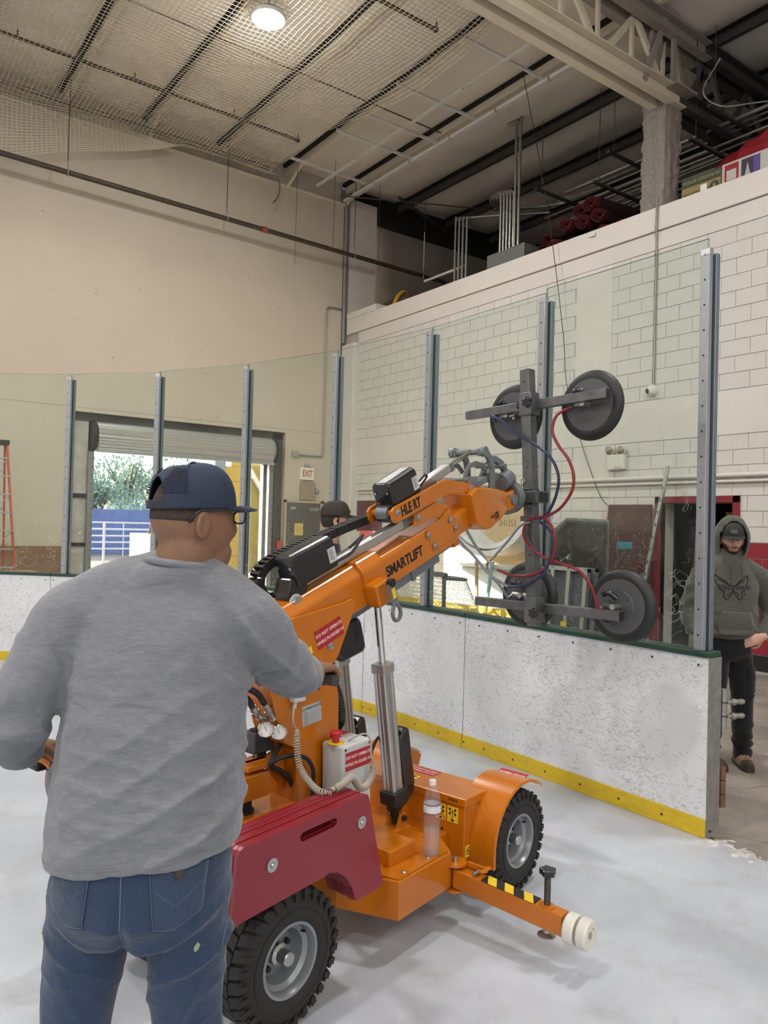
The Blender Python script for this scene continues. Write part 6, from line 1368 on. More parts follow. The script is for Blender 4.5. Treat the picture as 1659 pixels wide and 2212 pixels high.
# ================================================================== LOFT CONTENTS
k = 0
for i in range(13):
    x = 11.0+0.20*i; z = 8.02+0.02*(i % 3); pipe([(x, -2, z), (x, 9.6+0.35*(i % 4), z)], 0.020 if i % 5 else 0.034, CONDUIT, 'galvanised conduit of the upper rack above the loft', 'conduit', 8, 'upper rack of conduits over the loft', 'loft_conduit')
for i in range(12):
    x = 10.9+0.22*i; z = 7.66+0.015*(i % 2); pipe([(x, -2, z), (x, 9.2+0.3*(i % 3), z)], 0.018, CONDUIT, 'galvanised conduit of the lower rack above the loft', 'conduit', 8, 'lower rack of conduits over the loft', 'loft_conduit')
for i, (y, z) in enumerate(((6.3, 8.07), (8.1, 8.07), (9.7, 8.0), (6.6, 7.70), (8.4, 7.68))):
    t = thing('conduit_rack', ('dark strut under the upper conduits beside the column', 'dark strut under the upper conduits above the carpet pile', 'dark strut under the upper conduits by the tall conduit pair', 'dark strut under the lower conduits beside the column', 'dark strut under the lower conduits above the carpet pile')[i], 'rack', (10.3, y, z-0.05), 0, 'conduit racks'); MB().box((0, -0.03, -0.04), (3.3, 0.03, 0.0)).build('strut', DARKSTEEL, t)
    for x in (0.15, 3.1): MB().cyl((x, 0, 0), (x, 0, 9.3-z), 0.007, seg=6).build('rod', DARKSTEEL, t)
for i in range(4):
    y = 11.80-0.115*i; zt = 8.02-0.03*i
    pipe(spline([(10.2, y, 5.95), (10.2, y, zt-0.16), (10.22, y-0.01, zt-0.05), (10.30, y-0.05, zt), (10.6, y-0.35, zt+0.02), (11.3, y-1.2, zt)], 6), 0.022, CONDUIT, ORD[i]+' conduit of the bundle rising from the loft floor, counted from the end wall', 'conduit', 8, 'far bundle of bent conduits', 'bent_conduit')
for i in range(5):
    y = 10.50-0.085*i; zt = 8.14-0.02*i
    pipe(spline([(10.2, y, 6.85), (10.2, y, zt-0.18), (10.2, y+0.03, zt-0.06), (10.22, y+0.12, zt), (10.35, y+0.45, zt-0.02), (10.75, y+0.50, zt-0.05), (11.3, y-0.2, zt-0.05), (11.4, y-1.2, zt-0.02)], 6), 0.024, CONDUIT, ORD[i]+' conduit of the bundle on the grey trough, counted from the end wall', 'conduit', 8, 'bundle of conduits on the grey panel', 'bent_conduit')
for i in range(2): pipe(spline([(10.15, 10.08-0.10*i, 6.85), (10.15, 10.08-0.10*i, 9.12), (10.16, 10.10-0.10*i, 9.24), (10.14, 10.3, 9.30)], 6), 0.028, CONDUIT, 'tall conduit standing up from the grey panel to the roof', 'conduit', 10, 'pair of tall conduits', 'tall_conduit')
o = MB().box((9.98, 9.66, 5.95), (10.38, 10.62, 6.86)).build('electrical_panel', mat('panel_grey', '7e7f7c', 0.5, 0.2), bevel=0.01); tag(o, 'grey electrical trough behind the parapet under the conduits', 'panel')
o = MB().tube([(10.3, 12.9, 7.0), (10.3, 11.6, 7.0)], 0.03, 8).build('strip_light', WHITESTEEL); tag(o, 'unlit white strip light hanging in the loft', 'lamp')
o = MB().tube(spline([(9.9, 5.9, 8.35), (10.3, 6.4, 8.25), (10.45, 6.2, 8.0), (11.0, 6.0, 8.15), (11.6, 5.7, 8.3), (12.4, 5.2, 8.4)], 8), 0.011, 6).build('loose_cable', mat('pale_cable', 'b5b1a8', 0.5)); tag(o, 'loose pale cable drooping beside the column', 'cable')
pipe([(8.9, 14.2, 8.92), (12.5, 12.2, 8.86)], 0.014, BLACKIRON, 'thin dark rod crossing the loft roof', 'rod', 6, None, 'brace_rod')
for (a, b, lab) in (((12.6, 14.8, 9.15), (9.9, 13.4, 8.9), 'dark angle brace by the drywall eave'), ((13.5, 8.0, 9.2), (12.0, 8.3, 7.9), 'dark hanger brace between roof and conduit rack'), ((14.5, 4.5, 9.2), (12.0, 4.8, 8.2), 'dark diagonal strut in the loft gloom')):
    o = MB().bar(a, b, 0.05, 0.05).build('brace', DARKSTEEL); tag(o, lab, 'brace')
# rolled red carpets
RC1 = mat('red_carpet', '561318', 0.95, var=0.22, vscale=30, bump=0.5, bscale=90)
def roll(y, z, r, L, ang, lab, x=10.15):
    t = thing('rolled_carpet', lab, 'carpet', (x, y, z), ang, 'rolled red carpets on the loft')
    P = []; R_ = []; turns = 3.2; n = 90; rng = random.Random(int(y*100))
    for i in range(n+1):
        a = 2*PI*turns*i/n; rr = r*(0.22+0.78*i/n)*(1+0.05*math.sin(a*0.7)); P.append((rr*math.cos(a), rr*math.sin(a)*0.88))
    w = 0.016; pts = [Vector((p[0], p[1], 0)) for p in P]; A = []; B = []
    for i, p in enumerate(pts):
        d = (pts[min(i+1, n)]-pts[max(i-1, 0)]).normalized(); q = Vector((-d.y, d.x, 0))*w/2; A.append(p+q); B.append(p-q)
    m = MB(); rings = [[(0.0+0.02*math.sin(i*0.5), A[i].x, A[i].y), (L, A[i].x, A[i].y), (L, B[i].x, B[i].y), (0.0+0.02*math.sin(i*0.5), B[i].x, B[i].y)] for i in range(n+1)]
    m.loft(rings).build('carpet_spiral', RC1, t, smooth=50)
    MB().cyl((0.12, 0, 0), (L-0.05, 0, 0), r*0.86, seg=18).build('core_shadow', mat('carpet_core_shade', '2c0d0f', 0.95), t, smooth=60)  # dark cylinder stands in for the shade between the carpet turns
RR = random.Random(5)
for row, (z, ys_) in enumerate(((6.10, (7.72, 8.04, 8.36, 8.68, 9.00, 9.30)), (6.37, (7.88, 8.20, 8.52, 8.84, 9.14)), (6.64, (7.74, 8.06, 8.38, 8.70, 9.02)), (6.91, (8.14, 8.46, 8.78)), (7.15, (8.30, 8.62)))):
    for k, y in enumerate(ys_):
        lab = 'dark red carpet roll low in the pile behind the parapet' if row < 2 else ('dark red carpet roll whose end shows just above the parapet' if row == 2 else ('dark red carpet roll in the upper part of the pile' if row == 3 else ('topmost dark red carpet roll, nearer the column' if k == 0 else 'topmost dark red carpet roll, nearer the grey trough')))
        roll(y+RR.uniform(-0.03, 0.03), z+RR.uniform(-0.015, 0.02), RR.uniform(0.138, 0.156), 1.9+RR.uniform(-0.2, 0.3), RR.uniform(-0.16, 0.16), lab, 10.12+RR.uniform(-0.10, 0.16))
fl = MB(); rg = []
for i in range(14):
    u = i/13; rg.append([(10.05+0.02*math.sin(i), 9.38-0.16*u+0.03*math.sin(i*0.9), 6.68+0.20*u+0.035*math.sin(i*1.3)), (10.6, 9.30-0.14*u, 6.72+0.20*u+0.03*math.sin(i*1.1)), (10.6, 9.30-0.14*u, 6.70+0.20*u+0.03*math.sin(i*1.1)), (10.05+0.02*math.sin(i), 9.38-0.16*u+0.03*math.sin(i*0.9), 6.66+0.20*u+0.035*math.sin(i*1.3))])
o = fl.loft(rg).build('carpet_flap', RC1, smooth=60); tag(o, 'loose red carpet corner hanging over the parapet end of the pile', 'carpet')
# boxes and a red tarpaulin near the column
bxm = thing('tree_carton', 'brown christmas tree carton with a green stripe on the loft edge', 'carton', (9.90, 5.86, 5.95))
MB().box((0, 0, 0), (0.5, 0.60, 0.86)).build('carton', mat('brown_carton', '9b8558', 0.8, var=0.06), bxm, bevel=0.004)
MB().box((-0.004, 0.0, 0.73), (0, 0.60, 0.86)).build('green_stripe', mat('carton_green', '3d4a34', 0.7), bxm)
fx = lambda y, z: frame((-0.006, y, z), (0, -1, 0), y=(0, 0, 1))
text('lettering', 'MODULAR CATEGORY# 1854', 0.070, mat('carton_ink_light', 'a59a78', 0.8), bxm, fx(0.575, 0.795), sx=0.62); text('lettering', 'XMAS ARTIFICIAL TREE\n(7-40 ft FLOCKED)', 0.072, mat('carton_ink', '4a3f2a', 0.8), bxm, fx(0.57, 0.58), sx=0.60)
MB().box((-0.007, 0.20, 0.60), (-0.004, 0.30, 0.70)).build('shipping_label', WHITEINK, bxm)
disc(MB(), (0, 0, 0), (1, 0, 0), 1, 1); q = MB().cyl((-0.006, 0.09, 0.63), (-0.004, 0.09, 0.63), 0.07, seg=24).build('round_badge', mat('carton_green', '3d4a34'), bxm); MB().prism([(-0.03, -0.035), (0.03, -0.035), (0.0, 0.045)], 0, 0.001, frame((-0.0075, 0.09, 0.63), (0, -1, 0), y=(0, 0, 1))).build('tree_mark', mat('carton_ink_light', 'a59a78'), bxm)
wb = thing('white_carton', 'white carton with red and purple prints beside the brown carton', 'carton', (9.90, 4.60, 5.95))
MB().box((0, 0, 0), (0.5, 1.24, 0.87)).build('carton', mat('white_carton', 'c5c0b8', 0.7, var=0.04), wb, bevel=0.004)
MB().box((-0.003, 1.00, 0.58), (0, 1.20, 0.84)).build('red_print', mat('carton_red', '9a2333', 0.7), wb); MB().box((-0.0045, 1.03, 0.62), (-0.003, 1.17, 0.76)).build('label_arch', mat('white_carton', 'c5c0b8'), wb)
MB().box((-0.003, 0.70, 0.52), (0, 0.96, 0.84)).build('photo_print', mat('carton_dark_print', '3a3442', 0.6, var=0.4, vscale=20), wb); MB().box((-0.0045, 0.70, 0.52), (-0.003, 0.79, 0.84)).build('purple_print', mat('carton_purple', '5a4a8c', 0.6, var=0.3, vscale=30), wb)
MB().prism([(-0.06, -0.14), (0.06, -0.14), (0.0, 0.12)], 0, 0.001, frame((-0.0055, 0.87, 0.66), (0, -1, 0), y=(0, 0, 1))).build('tree_picture', mat('pale_print', 'b9b6bb', 0.7), wb)
bm_ = bmesh.new(); bmesh.ops.create_icosphere(bm_, subdivisions=5, radius=1.0)
for v in bm_.verts:
    d = v.co.copy(); n = noise.noise(d*2.2)*0.18+noise.noise(d*5.5)*0.10+abs(noise.noise(d*3.7+Vector((4, 1, 2))))*0.14
    v.co = Vector((d.x*0.52, d.y*0.95, d.z*0.80))*(1+n)
me = bpy.data.meshes.new('red_tarpaulin'); bm_.to_mesh(me); bm_.free(); me.materials.append(mat('red_tarp', 'a02830', 0.55, var=0.12, vscale=5)); me.polygons.foreach_set('use_smooth', [True]*len(me.polygons))
o = bpy.data.objects.new('red_tarpaulin', me); COL.objects.link(o); o.location = (11.10, 5.75, 6.80); tag(o, 'crumpled red tarpaulin heaped behind the cartons', 'tarpaulin')
o = MB().box((10.3, 6.40, 5.95), (10.6, 6.62, 6.62)).build('maroon_bag', RC1, bevel=0.03); tag(o, 'maroon bag squeezed between column and carton', 'bag')
# brown roll with a yellow band
br_ = thing('canvas_roll', 'folded brown canvas roll with a yellow band at the loft corner', 'roll', (10.10, 13.55, 6.40))
bm_ = bmesh.new(); bmesh.ops.create_icosphere(bm_, subdivisions=4, radius=1.0)
for v in bm_.verts:
    d = v.co.copy(); n = noise.noise(d*2.5)*0.2+noise.noise(d*6)*0.08; v.co = Vector((d.x*0.30, d.y*0.85, d.z*0.36*(1-0.25*d.y)))*(1+n)
me = bpy.data.meshes.new('canvas'); bm_.to_mesh(me); bm_.free(); me.materials.append(mat('brown_canvas', '4a382c', 0.8, var=0.2, vscale=5)); me.polygons.foreach_set('use_smooth', [True]*len(me.polygons))
o = bpy.data.objects.new('canvas', me); COL.objects.link(o); o.parent = br_
MB().tube([(0.33*math.cos(a), -0.25+0.06*math.sin(a*2), 0.41*math.sin(a)) for a in [2*PI*k/28 for k in range(28)]], 0.045, 8, closed=True).build('yellow_band', mat('yellow_band', 'b98f22', 0.6), br_, smooth=60)

# ================================================================== SAFETY NET
nv = []; ne = []
NX, NY = 104, 120
def net(i, j):
    x = -0.6+8.0*i/NX+0.22*math.sin(j*0.05)*(i/NX)**3
    v = j/NY
    if v < 0.84:
        y = 6.2+8.05*v/0.84; z = 8.93-0.10*math.sin(PI*min(1, max(0, i/NX)))*math.sin(PI*v/0.84)+0.05*noise.noise(Vector((x*0.8, y*0.9, 0)))+0.03*noise.noise(Vector((x*2.1, y*2.2, 5)))
        if i/NX > 0.93: z += 0.12*(i/NX-0.93)/0.07*math.sin(y*1.1)
    else:
        f = (v-0.84)/0.16; drop = max(0.03, 1.55*(1-min(1, max(0.0, (x-1.0)/4.3)))**0.85); y = 14.25-0.10*f+0.04*math.sin(x*3+f*2); z = 8.93-drop*f+0.03*math.sin(x*2.2)
    return Vector((x, y, z))
pts = [[net(i, j) for i in range(NX+1)] for j in range(NY+1)]
nb = MB(); V_ = []; F_ = []
def string(a, b, r=0.0052):
    d = b-a
    if d.length < 1e-5: return
    d.normalize(); h = Vector((0, 0, 1)) if abs(d.z) < 0.9 else Vector((1, 0, 0)); u = h.cross(d).normalized()*r; w = d.cross(u)
    o = len(V_)
    for p in (a, b):
        V_.append(tuple(p+u)); V_.append(tuple(p-u*0.5+w*0.87)); V_.append(tuple(p-u*0.5-w*0.87))
    F_.extend(((o, o+1, o+4, o+3), (o+1, o+2, o+5, o+4), (o+2, o, o+3, o+5)))
for j in range(NY+1):
    for i in range(NX+1):
        if i < NX: string(pts[j][i], pts[j][i+1])
        if j < NY: string(pts[j][i], pts[j+1][i])
me = bpy.data.meshes.new('safety_net'); me.from_pydata(V_, [], F_); me.update(); me.materials.append(mat('net_string', 'd8ccb6', 0.8))
o = bpy.data.objects.new('safety_net', me); COL.objects.link(o); tag(o, 'pale knotted safety net slung under the roof and drooping down the end wall', 'net'); o['kind'] = 'stuff'
# ================================================================== PEOPLE
from mathutils.bvhtree import BVHTree
def ringpts(c, u, v, a, b, n=22, e=2.0):
    c = Vector(c); u = Vector(u); v = Vector(v); out = []
    for k in range(n):
        t = 2*PI*k/n; ct, st = math.cos(t), math.sin(t)
        out.append(c+u*(a*math.copysign(abs(ct)**(2/e), ct))+v*(b*math.copysign(abs(st)**(2/e), st)))
    return out
def limb(mb, pts, rad, seg=16, sub=5):
    "closed tapering limb with rounded ends"
    S = spline(pts, sub); n = len(S); R_ = []
    m = len(rad)-1
    for i in range(n):
        f = i/(n-1)*m; k = min(int(f), m-1); R_.append(rad[k]+(rad[k+1]-rad[k])*(f-k))
    d0 = (S[0]-S[1]).normalized(); d1 = (S[-1]-S[-2]).normalized()
    P = [S[0]+d0*R_[0]*0.85, S[0]+d0*R_[0]*0.5]+S+[S[-1]+d1*R_[-1]*0.5, S[-1]+d1*R_[-1]*0.85]
    Q = [R_[0]*0.35, R_[0]*0.82]+R_+[R_[-1]*0.82, R_[-1]*0.35]
    mb.tube(P, Q, seg); return mb
def stack(mb, rings):
    "upright body part from (z, cx, cy, half_x, half_y[, tilt])"
    L = []
    for r in rings:
        z, cx, cy, a, b = r[:5]; tx = r[5] if len(r) > 5 else 0.0
        L.append([p+Vector((0, 0, (p.x-cx)*tx)) for p in ringpts((cx, cy, z), (1, 0, 0), (0, 1, 0), a, b, 28, 2.3)])
    mb.loft(L); return mb
def melt(mb, name, m, parent, voxel=0.008, it=6, disp=None, label=None, it2=1):
    "fuse overlapping pieces into one continuous skin, smooth, then wrinkle"
    me = mb.mesh('tmp'); bm = bmesh.new(); bm.from_mesh(me); bmesh.ops.recalc_face_normals(bm, faces=bm.faces); bm.to_mesh(me); bm.free()
    t = bpy.data.objects.new('tmp', me); COL.objects.link(t)
    r = t.modifiers.new('r', 'REMESH'); r.mode = 'VOXEL'; r.voxel_size = voxel; r.use_smooth_shade = True
    s = t.modifiers.new('s', 'SMOOTH'); s.factor = 0.5; s.iterations = it
    dg = bpy.context.evaluated_depsgraph_get(); out = bpy.data.meshes.new_from_object(t.evaluated_get(dg)); bpy.data.objects.remove(t, do_unlink=True); bpy.data.meshes.remove(me)
    out.name = name; out.materials.clear(); out.materials.append(m)
    if disp:
        ns = [v.normal.copy() for v in out.vertices]
        for v, n in zip(out.vertices, ns): v.co += n*disp(v.co)
    out.polygons.foreach_set('use_smooth', [True]*len(out.polygons)); out.update()
    o = bpy.data.objects.new(name, out); COL.objects.link(o); o.parent = parent
    if label: o['label'] = label
    return o
def bvh_of(o):
    return BVHTree.FromPolygons([v.co for v in o.data.vertices], [tuple(p.vertices) for p in o.data.polygons])
def cast_y(bv, x, z, sgn, off=0.004):
    "first hit coming from the -y side (sgn=1) or the +y side (sgn=-1)"
    h = bv.ray_cast(Vector((x, -2.0*sgn, z)), Vector((0, sgn, 0)))
    if h[0] is None: return None
    return h[0]-Vector((0, sgn*off, 0))
def patch(bv, poly, sgn, name, m, parent, off=0.003, n=14, th=0.003):
    "thin patch cut to a polygon in (x,z) and laid on the cloth"
    xs = [p[0] for p in poly]; zs = [p[1] for p in poly]
    def inside(x, z):
        c = False; k = len(poly)
        for i in range(k):
            (x1, z1), (x2, z2) = poly[i], poly[(i+1) % k]
            if (z1 > z) != (z2 > z) and x < (x2-x1)*(z-z1)/(z2-z1)+x1: c = not c
        return c
    # rows from top to bottom, clipped to the polygon
    rings = []
    for j in range(n+1):
        z = min(zs)+1e-4+(max(zs)-min(zs)-2e-4)*j/n; cr = []
        for i in range(len(poly)):
            (x1, z1), (x2, z2) = poly[i], poly[(i+1) % len(poly)]
            if (z1 > z) != (z2 > z): cr.append(x1+(x2-x1)*(z-z1)/(z2-z1))
        if len(cr) < 2: continue
        a, b = min(cr), max(cr); row = []
        for i in range(n+1):
            p = cast_y(bv, a+(b-a)*i/n, z, sgn, off)
            row.append(p if p is not None else (row[-1] if row else Vector((a, 0, z))))
        rings.append(row)
    mb = MB(); w = n+1; V = [v for r in rings for v in r]; F = [(j*w+i, j*w+i+1, (j+1)*w+i+1, (j+1)*w+i) for j in range(len(rings)-1) for i in range(n)]
    o = mb.add(V, F).build(name, m, parent, smooth=60); s = o.modifiers.new('solid', 'SOLIDIFY'); s.thickness = th; s.offset = 0; return o
def seam(bv, pts, sgn, r, name, m, parent, n=26, off=0.0005):
    P = []
    for k in range(n+1):
        f = k/n*(len(pts)-1); i = min(int(f), len(pts)-2); a, b = pts[i], pts[i+1]; t = f-i
        p = cast_y(bv, a[0]+(b[0]-a[0])*t, a[1]+(b[1]-a[1])*t, sgn, off)
        if p is not None: P.append(p)
    return MB().tube(P, r, 5).build(name, m, parent, smooth=60) if len(P) > 1 else None
def head_mb(mx, s=1.0, jaw=1.0, nose=1.0):
    "head with brow, nose, cheeks, chin and ears; x right, y face, z up, origin between the ears"
    vs = []; NU, NV = 48, 36; mb = MB(); rings = []
    for j in range(1, NV):
        ph = PI*j/NV-PI/2; row = []
        for i in range(NU):
            th = 2*PI*i/NU; d = Vector((math.cos(ph)*math.sin(th), math.cos(ph)*math.cos(th), math.sin(ph)))
            x, y, z = d.x*0.077, d.y*0.097, d.z*0.118
            if d.z < 0:
                q = -d.z; x *= 1-0.22*q**1.3*(1.15 if jaw < 1 else 1.0)
                if d.y < 0: y *= 1-0.42*q**1.4
                else: y += 0.010*q*d.y
            g = lambda a, b, c, w: math.exp(-((d-Vector((a, b, c)).normalized()).length/w)**2)
            y += nose*(0.021*g(0, 1, -0.20, 0.17)+0.010*g(0, 1, 0.02, 0.13)); y += 0.004*g(0, 1, 0.26, 0.35)
            for sx in (-1, 1):
                y -= 0.010*g(sx*0.36, 0.93, 0.06, 0.16); x += sx*0.004*g(sx*0.6, 0.75, -0.25, 0.3)
            y += 0.010*g(0, 0.72, -0.72, 0.28); y -= 0.004*g(0, 0.92, -0.52, 0.10); y += 0.003*g(0, 0.92, -0.44, 0.12)
            row.append(mx @ (Vector((x, y, z))*s))
        rings.append(row)
    mb.loft(rings)
    for sx in (-1, 1):
        e = mx @ Matrix.Translation((sx*0.079*s, -0.010*s, -0.012*s)) @ Matrix.Rotation(sx*0.35, 4, 'Z')
        mb.lathe([(0.002, -0.009), (0.022, -0.007), (0.031, -0.003), (0.033, 0.004), (0.026, 0.009), (0.012, 0.004), (0.002, 0.002)], 18, e @ Matrix.Rotation(sx*PI/2, 4, 'Y') @ Matrix.Diagonal((1.05*s, 0.62*s, s, 1)))
    return mb
def hand_mb(mx, side, curl=(0.9, 1.1, 0.8), spread=0.03, thumb=0.5, s=1.0):
    "x to the fingertips, y to the thumb, z the back of the hand"
    mb = MB(); P = lambda v: mx @ (Vector(v)*s)
    rg = []
    for x, w, t, zc in ((-0.035, 0.026, 0.021, 0), (0.0, 0.029, 0.021, 0), (0.025, 0.038, 0.019, 0.001), (0.060, 0.043, 0.017, 0.002), (0.090, 0.041, 0.0135, 0.002), (0.098, 0.036, 0.009, 0.001)):
        rg.append([P((x, w*math.cos(a), zc+t*math.sin(a))) for a in [2*PI*k/18 for k in range(18)]])
    mb.loft(rg)
    for y, L, r in ((0.031, 0.074, 0.0096), (0.0105, 0.083, 0.0099), (-0.0105, 0.077, 0.0094), (-0.030, 0.061, 0.0084)):
        p = Vector((0.086, y, 0.001)); a = 0.0; pts = [p.copy()-Vector((0.015, 0, 0)), p.copy()]
        for k, f in enumerate((0.46, 0.30, 0.24)):
            a += curl[k]; d = Vector((math.cos(a), spread*(y/0.03), -math.sin(a))); p = p+d*L*f; pts.append(p.copy())
        limb(mb, [P(q) for q in pts], [r*s*1.02, r*s, r*s*0.95, r*s*0.90, r*s*0.80], 10, 3)
    b = Vector((0.022, 0.030, -0.006))
    limb(mb, [P(b-Vector((0.012, 0.010, 0))), P(b), P(b+Vector((0.026, 0.026, -0.012-0.02*thumb))), P(b+Vector((0.050, 0.030-0.014*thumb, -0.022-0.030*thumb))), P(b+Vector((0.070, 0.026-0.026*thumb, -0.026-0.040*thumb)))], [0.0135*s, 0.0145*s, 0.0118*s, 0.0105*s, 0.0088*s], 10, 3)
    return mb
def mixmb(*ms):
    o = MB()
    for m in ms: o.add(m.v, m.f)
    return o
def cap_parts(parent, mx, col, brim_len, name='cap', back_open=True, s=1.0, brim_drop=0.0, brim_w=0.082, tall=1.0):
    "baseball cap in the head frame; parts hang on one cap"
    CM = mat(col[0], col[1], 0.75, var=0.06, vscale=40, bump=0.12, bscale=260)
    root = bpy.data.objects.new(name, None); COL.objects.link(root); root.parent = parent; root.matrix_local = mx @ Matrix.Diagonal((s, s, s, 1))
    A, B, C = 0.0865, 0.104, 0.104*tall; V = []; F = []; NU, NV = 112, 36; z0 = 0.010
    for j in range(NV+1):
        t = j/NV; ph = t*PI/2
        for i in range(NU):
            th = 2*PI*i/NU; rr = math.cos(ph)**0.62; V.append((A*rr*math.sin(th), B*rr*math.cos(th), z0+C*math.sin(ph)**0.95+0.004*math.cos(th)))
    for j in range(NV):
        for i in range(NU):
            th = 2*PI*(i+0.5)/NU; t = (j+0.5)/NV
            if back_open and math.cos(th) < 0 and abs(math.sin(th)) < 0.52*math.sqrt(max(0, 1-(max(0.0, t-0.10)/0.40)**2)) and 0.10 < t < 0.50: continue
            k2 = (i+1) % NU; F.append((j*NU+i, j*NU+k2, (j+1)*NU+k2, (j+1)*NU+i))
    o = MB().add(V, F).build('crown', CM, root, smooth=60); q = o.modifiers.new('solid', 'SOLIDIFY'); q.thickness = 0.0025
    MB().ball((0, 0, z0+C+0.001), 0.008, 12, (1, 1, 0.6)).build('button', CM, root, smooth=60)
    rg = []
    for i in range(15):
        a = math.radians(-68+136*i/14); ins = Vector((A*math.sin(a)*0.99, B*math.cos(a)*0.99, z0+0.006)); L = brim_len*math.cos(a*1.05)**0.55 if abs(a*1.05) < PI/2 else 0
        outp = Vector((brim_w*math.sin(a)*1.02, B*math.cos(a)*0.99+L, z0+0.004-0.010*abs(math.sin(a))**2-brim_drop))
        m_ = ins.lerp(outp, 0.5)+Vector((0, 0, 0.006)); rg.append([ins, m_, outp, outp-Vector((0, 0, 0.003)), m_-Vector((0, 0, 0.003)), ins-Vector((0, 0, 0.003))])
    MB().loft(rg).build('brim', CM, root, smooth=50)
    for k in range(3):
        th = k*PI/3; MB().tube([(A*1.012*math.cos(p)**0.62*math.sin(th)*sg, B*1.012*math.cos(p)**0.62*math.cos(th)*sg, z0+C*1.008*math.sin(p)**0.95) for sg in (1,) for p in [0.22+1.3*i/14 for i in range(15)]], 0.0011, 4).build('seam', CM, root)
    return root
def glasses(parent, mx, s=1.0):
    g = bpy.data.objects.new('glasses', None); COL.objects.link(g); g.parent = parent; g.matrix_local = mx @ Matrix.Diagonal((s, s, s, 1)); fm = mat('black_frame', '15151a', 0.3)
    lm = NT('lens_clear'); lm.t.nodes.remove(lm.b); tr = lm.n('ShaderNodeBsdfTransparent'); gl = lm.n('ShaderNodeBsdfGlossy'); gl.inputs['Roughness'].default_value = 0.03; x = lm.n('ShaderNodeMixShader'); x.inputs[0].default_value = 0.14; lm.l(tr.outputs[0], x.inputs[1]); lm.l(gl.outputs[0], x.inputs[2]); lm.l(x.outputs[0], lm.out.inputs[0])
    for sx in (-1, 1):
        P = [(sx*0.034+0.029*math.copysign(abs(math.cos(a))**0.6, math.cos(a)), 0.112-0.0*abs(math.cos(a)), 0.010+0.019*math.copysign(abs(math.sin(a))**0.7, math.sin(a))) for a in [2*PI*k/28 for k in range(28)]]
        MB().tube(P, 0.0021, 6, closed=True).build('rim', fm, g, smooth=50); MB().add(P, [tuple(range(28))]).build('lens', lm.m, g)
        MB().tube(spline([(sx*0.064, 0.110, 0.020), (sx*0.078, 0.095, 0.020), (sx*0.084, 0.03, 0.016), (sx*0.086, -0.012, 0.012), (sx*0.084, -0.030, -0.004), (sx*0.081, -0.036, -0.018)], 4), 0.0030, 6).build('temple', fm, g, smooth=50)
    MB().tube(spline([(-0.007, 0.113, 0.014), (0, 0.118, 0.017), (0.007, 0.113, 0.014)], 4), 0.002, 6).build('bridge', fm, g, smooth=50)
    return g
def m_cloth(name, col, amt=0.12, sc=220, bump=0.25, heather=0.0, wr=0.55):
    t = NT(name); c = lin(col); base = t.ramp(t.noise(sc, 3, 0.7, (1, 1, 2.2)), [(0.25, tuple(v*(1-amt) for v in c)), (0.75, tuple(min(1, v*(1+amt)) for v in c))])
    if heather: base = t.mix(heather, base, t.ramp(t.noise(70, 4, 0.8, (0.6, 0.6, 3.5)), [(0.35, tuple(v*0.72 for v in c)), (0.65, tuple(min(1, v*1.20) for v in c))]))
    t.l(base, t.b.inputs['Base Color']); t.b.inputs['Roughness'].default_value = 0.9; t.b.inputs['Specular IOR Level'].default_value = 0.2
    t.b.inputs['Sheen Weight'].default_value = 0.25
    b1 = t.n('ShaderNodeBump'); b1.inputs['Strength'].default_value = wr; b1.inputs['Distance'].default_value = 0.012; t.l(t.noise(9, 3, 0.5, (1.0, 1.0, 2.0), 1.2), b1.inputs['Height'])
    b2 = t.n('ShaderNodeBump'); b2.inputs['Strength'].default_value = bump; b2.inputs['Distance'].default_value = 0.002; t.l(t.noise(sc*1.5, 3), b2.inputs['Height']); t.l(b1.outputs[0], b2.inputs['Normal']); t.l(b2.outputs[0], t.b.inputs['Normal']); return t.m
def m_skin(name, col, red=0.25):
    t = NT(name); c = lin(col); t.l(t.ramp(t.noise(18, 4, 0.6), [(0.3, tuple(v*w for v, w in zip(c, (0.94, 0.86, 0.83)))), (0.7, c)]), t.b.inputs['Base Color'])
    t.b.inputs['Roughness'].default_value = 0.5; t.b.inputs['Subsurface Weight'].default_value = 0.12; t.b.inputs['Subsurface Radius'].default_value = (0.012, 0.004, 0.002); t.b.inputs['Subsurface Scale'].default_value = 0.6; t.bump(t.noise(160, 3), 0.12, 0.001); return t.m
NZ = noise.noise
def folds(p, d, freq, warp=2.2, ws=3.5):
    "rounded creases that run along d"
    d = Vector(d).normalized(); c = d.cross(Vector((0, 1, 0))).normalized()
    a = c.dot(p)*freq+warp*NZ(p*ws); g = 0.35+0.65*sst(-0.15, 0.35, NZ(p*3.1+Vector((7, 3, 1))))
    return ((1-abs(math.sin(a*0.5)))**2.2*1.5-0.35)*g
def sst(a, b, x):
    t = min(1, max(0, (x-a)/(b-a))); return t*t*(3-2*t)

# ---------------------------------------------------------------- man in grey at the machine
SK1 = m_skin('tanned_skin', '83604a'); SHIRT = m_cloth('heather_grey_jersey', '7b7d83', 0.08, 260, 0.2, 0.55); DENIM = m_cloth('blue_denim', '2f3e57', 0.16, 330, 0.3, 0.35); STITCH = mat('denim_stitch', '566479', 0.8); DENIM2 = m_cloth('worn_denim', '364459', 0.16, 330, 0.3, 0.3)
man = thing('person', 'man in grey long-sleeved shirt, jeans and navy cap steering the orange machine', 'person', (0.615, 1.790, 0.0), -yaw)
HM = Matrix.Translation((0.098, 0.012, 1.700)) @ Matrix.Rotation(math.radians(-52), 4, 'Z') @ Matrix.Rotation(math.radians(-3), 4, 'X')
body = head_mb(HM, 1.03)
limb(body, [(0.070, 0.020, 1.50), (0.080, 0.000, 1.57), (0.092, 0.002, 1.64)], [0.060, 0.072, 0.068], 20)
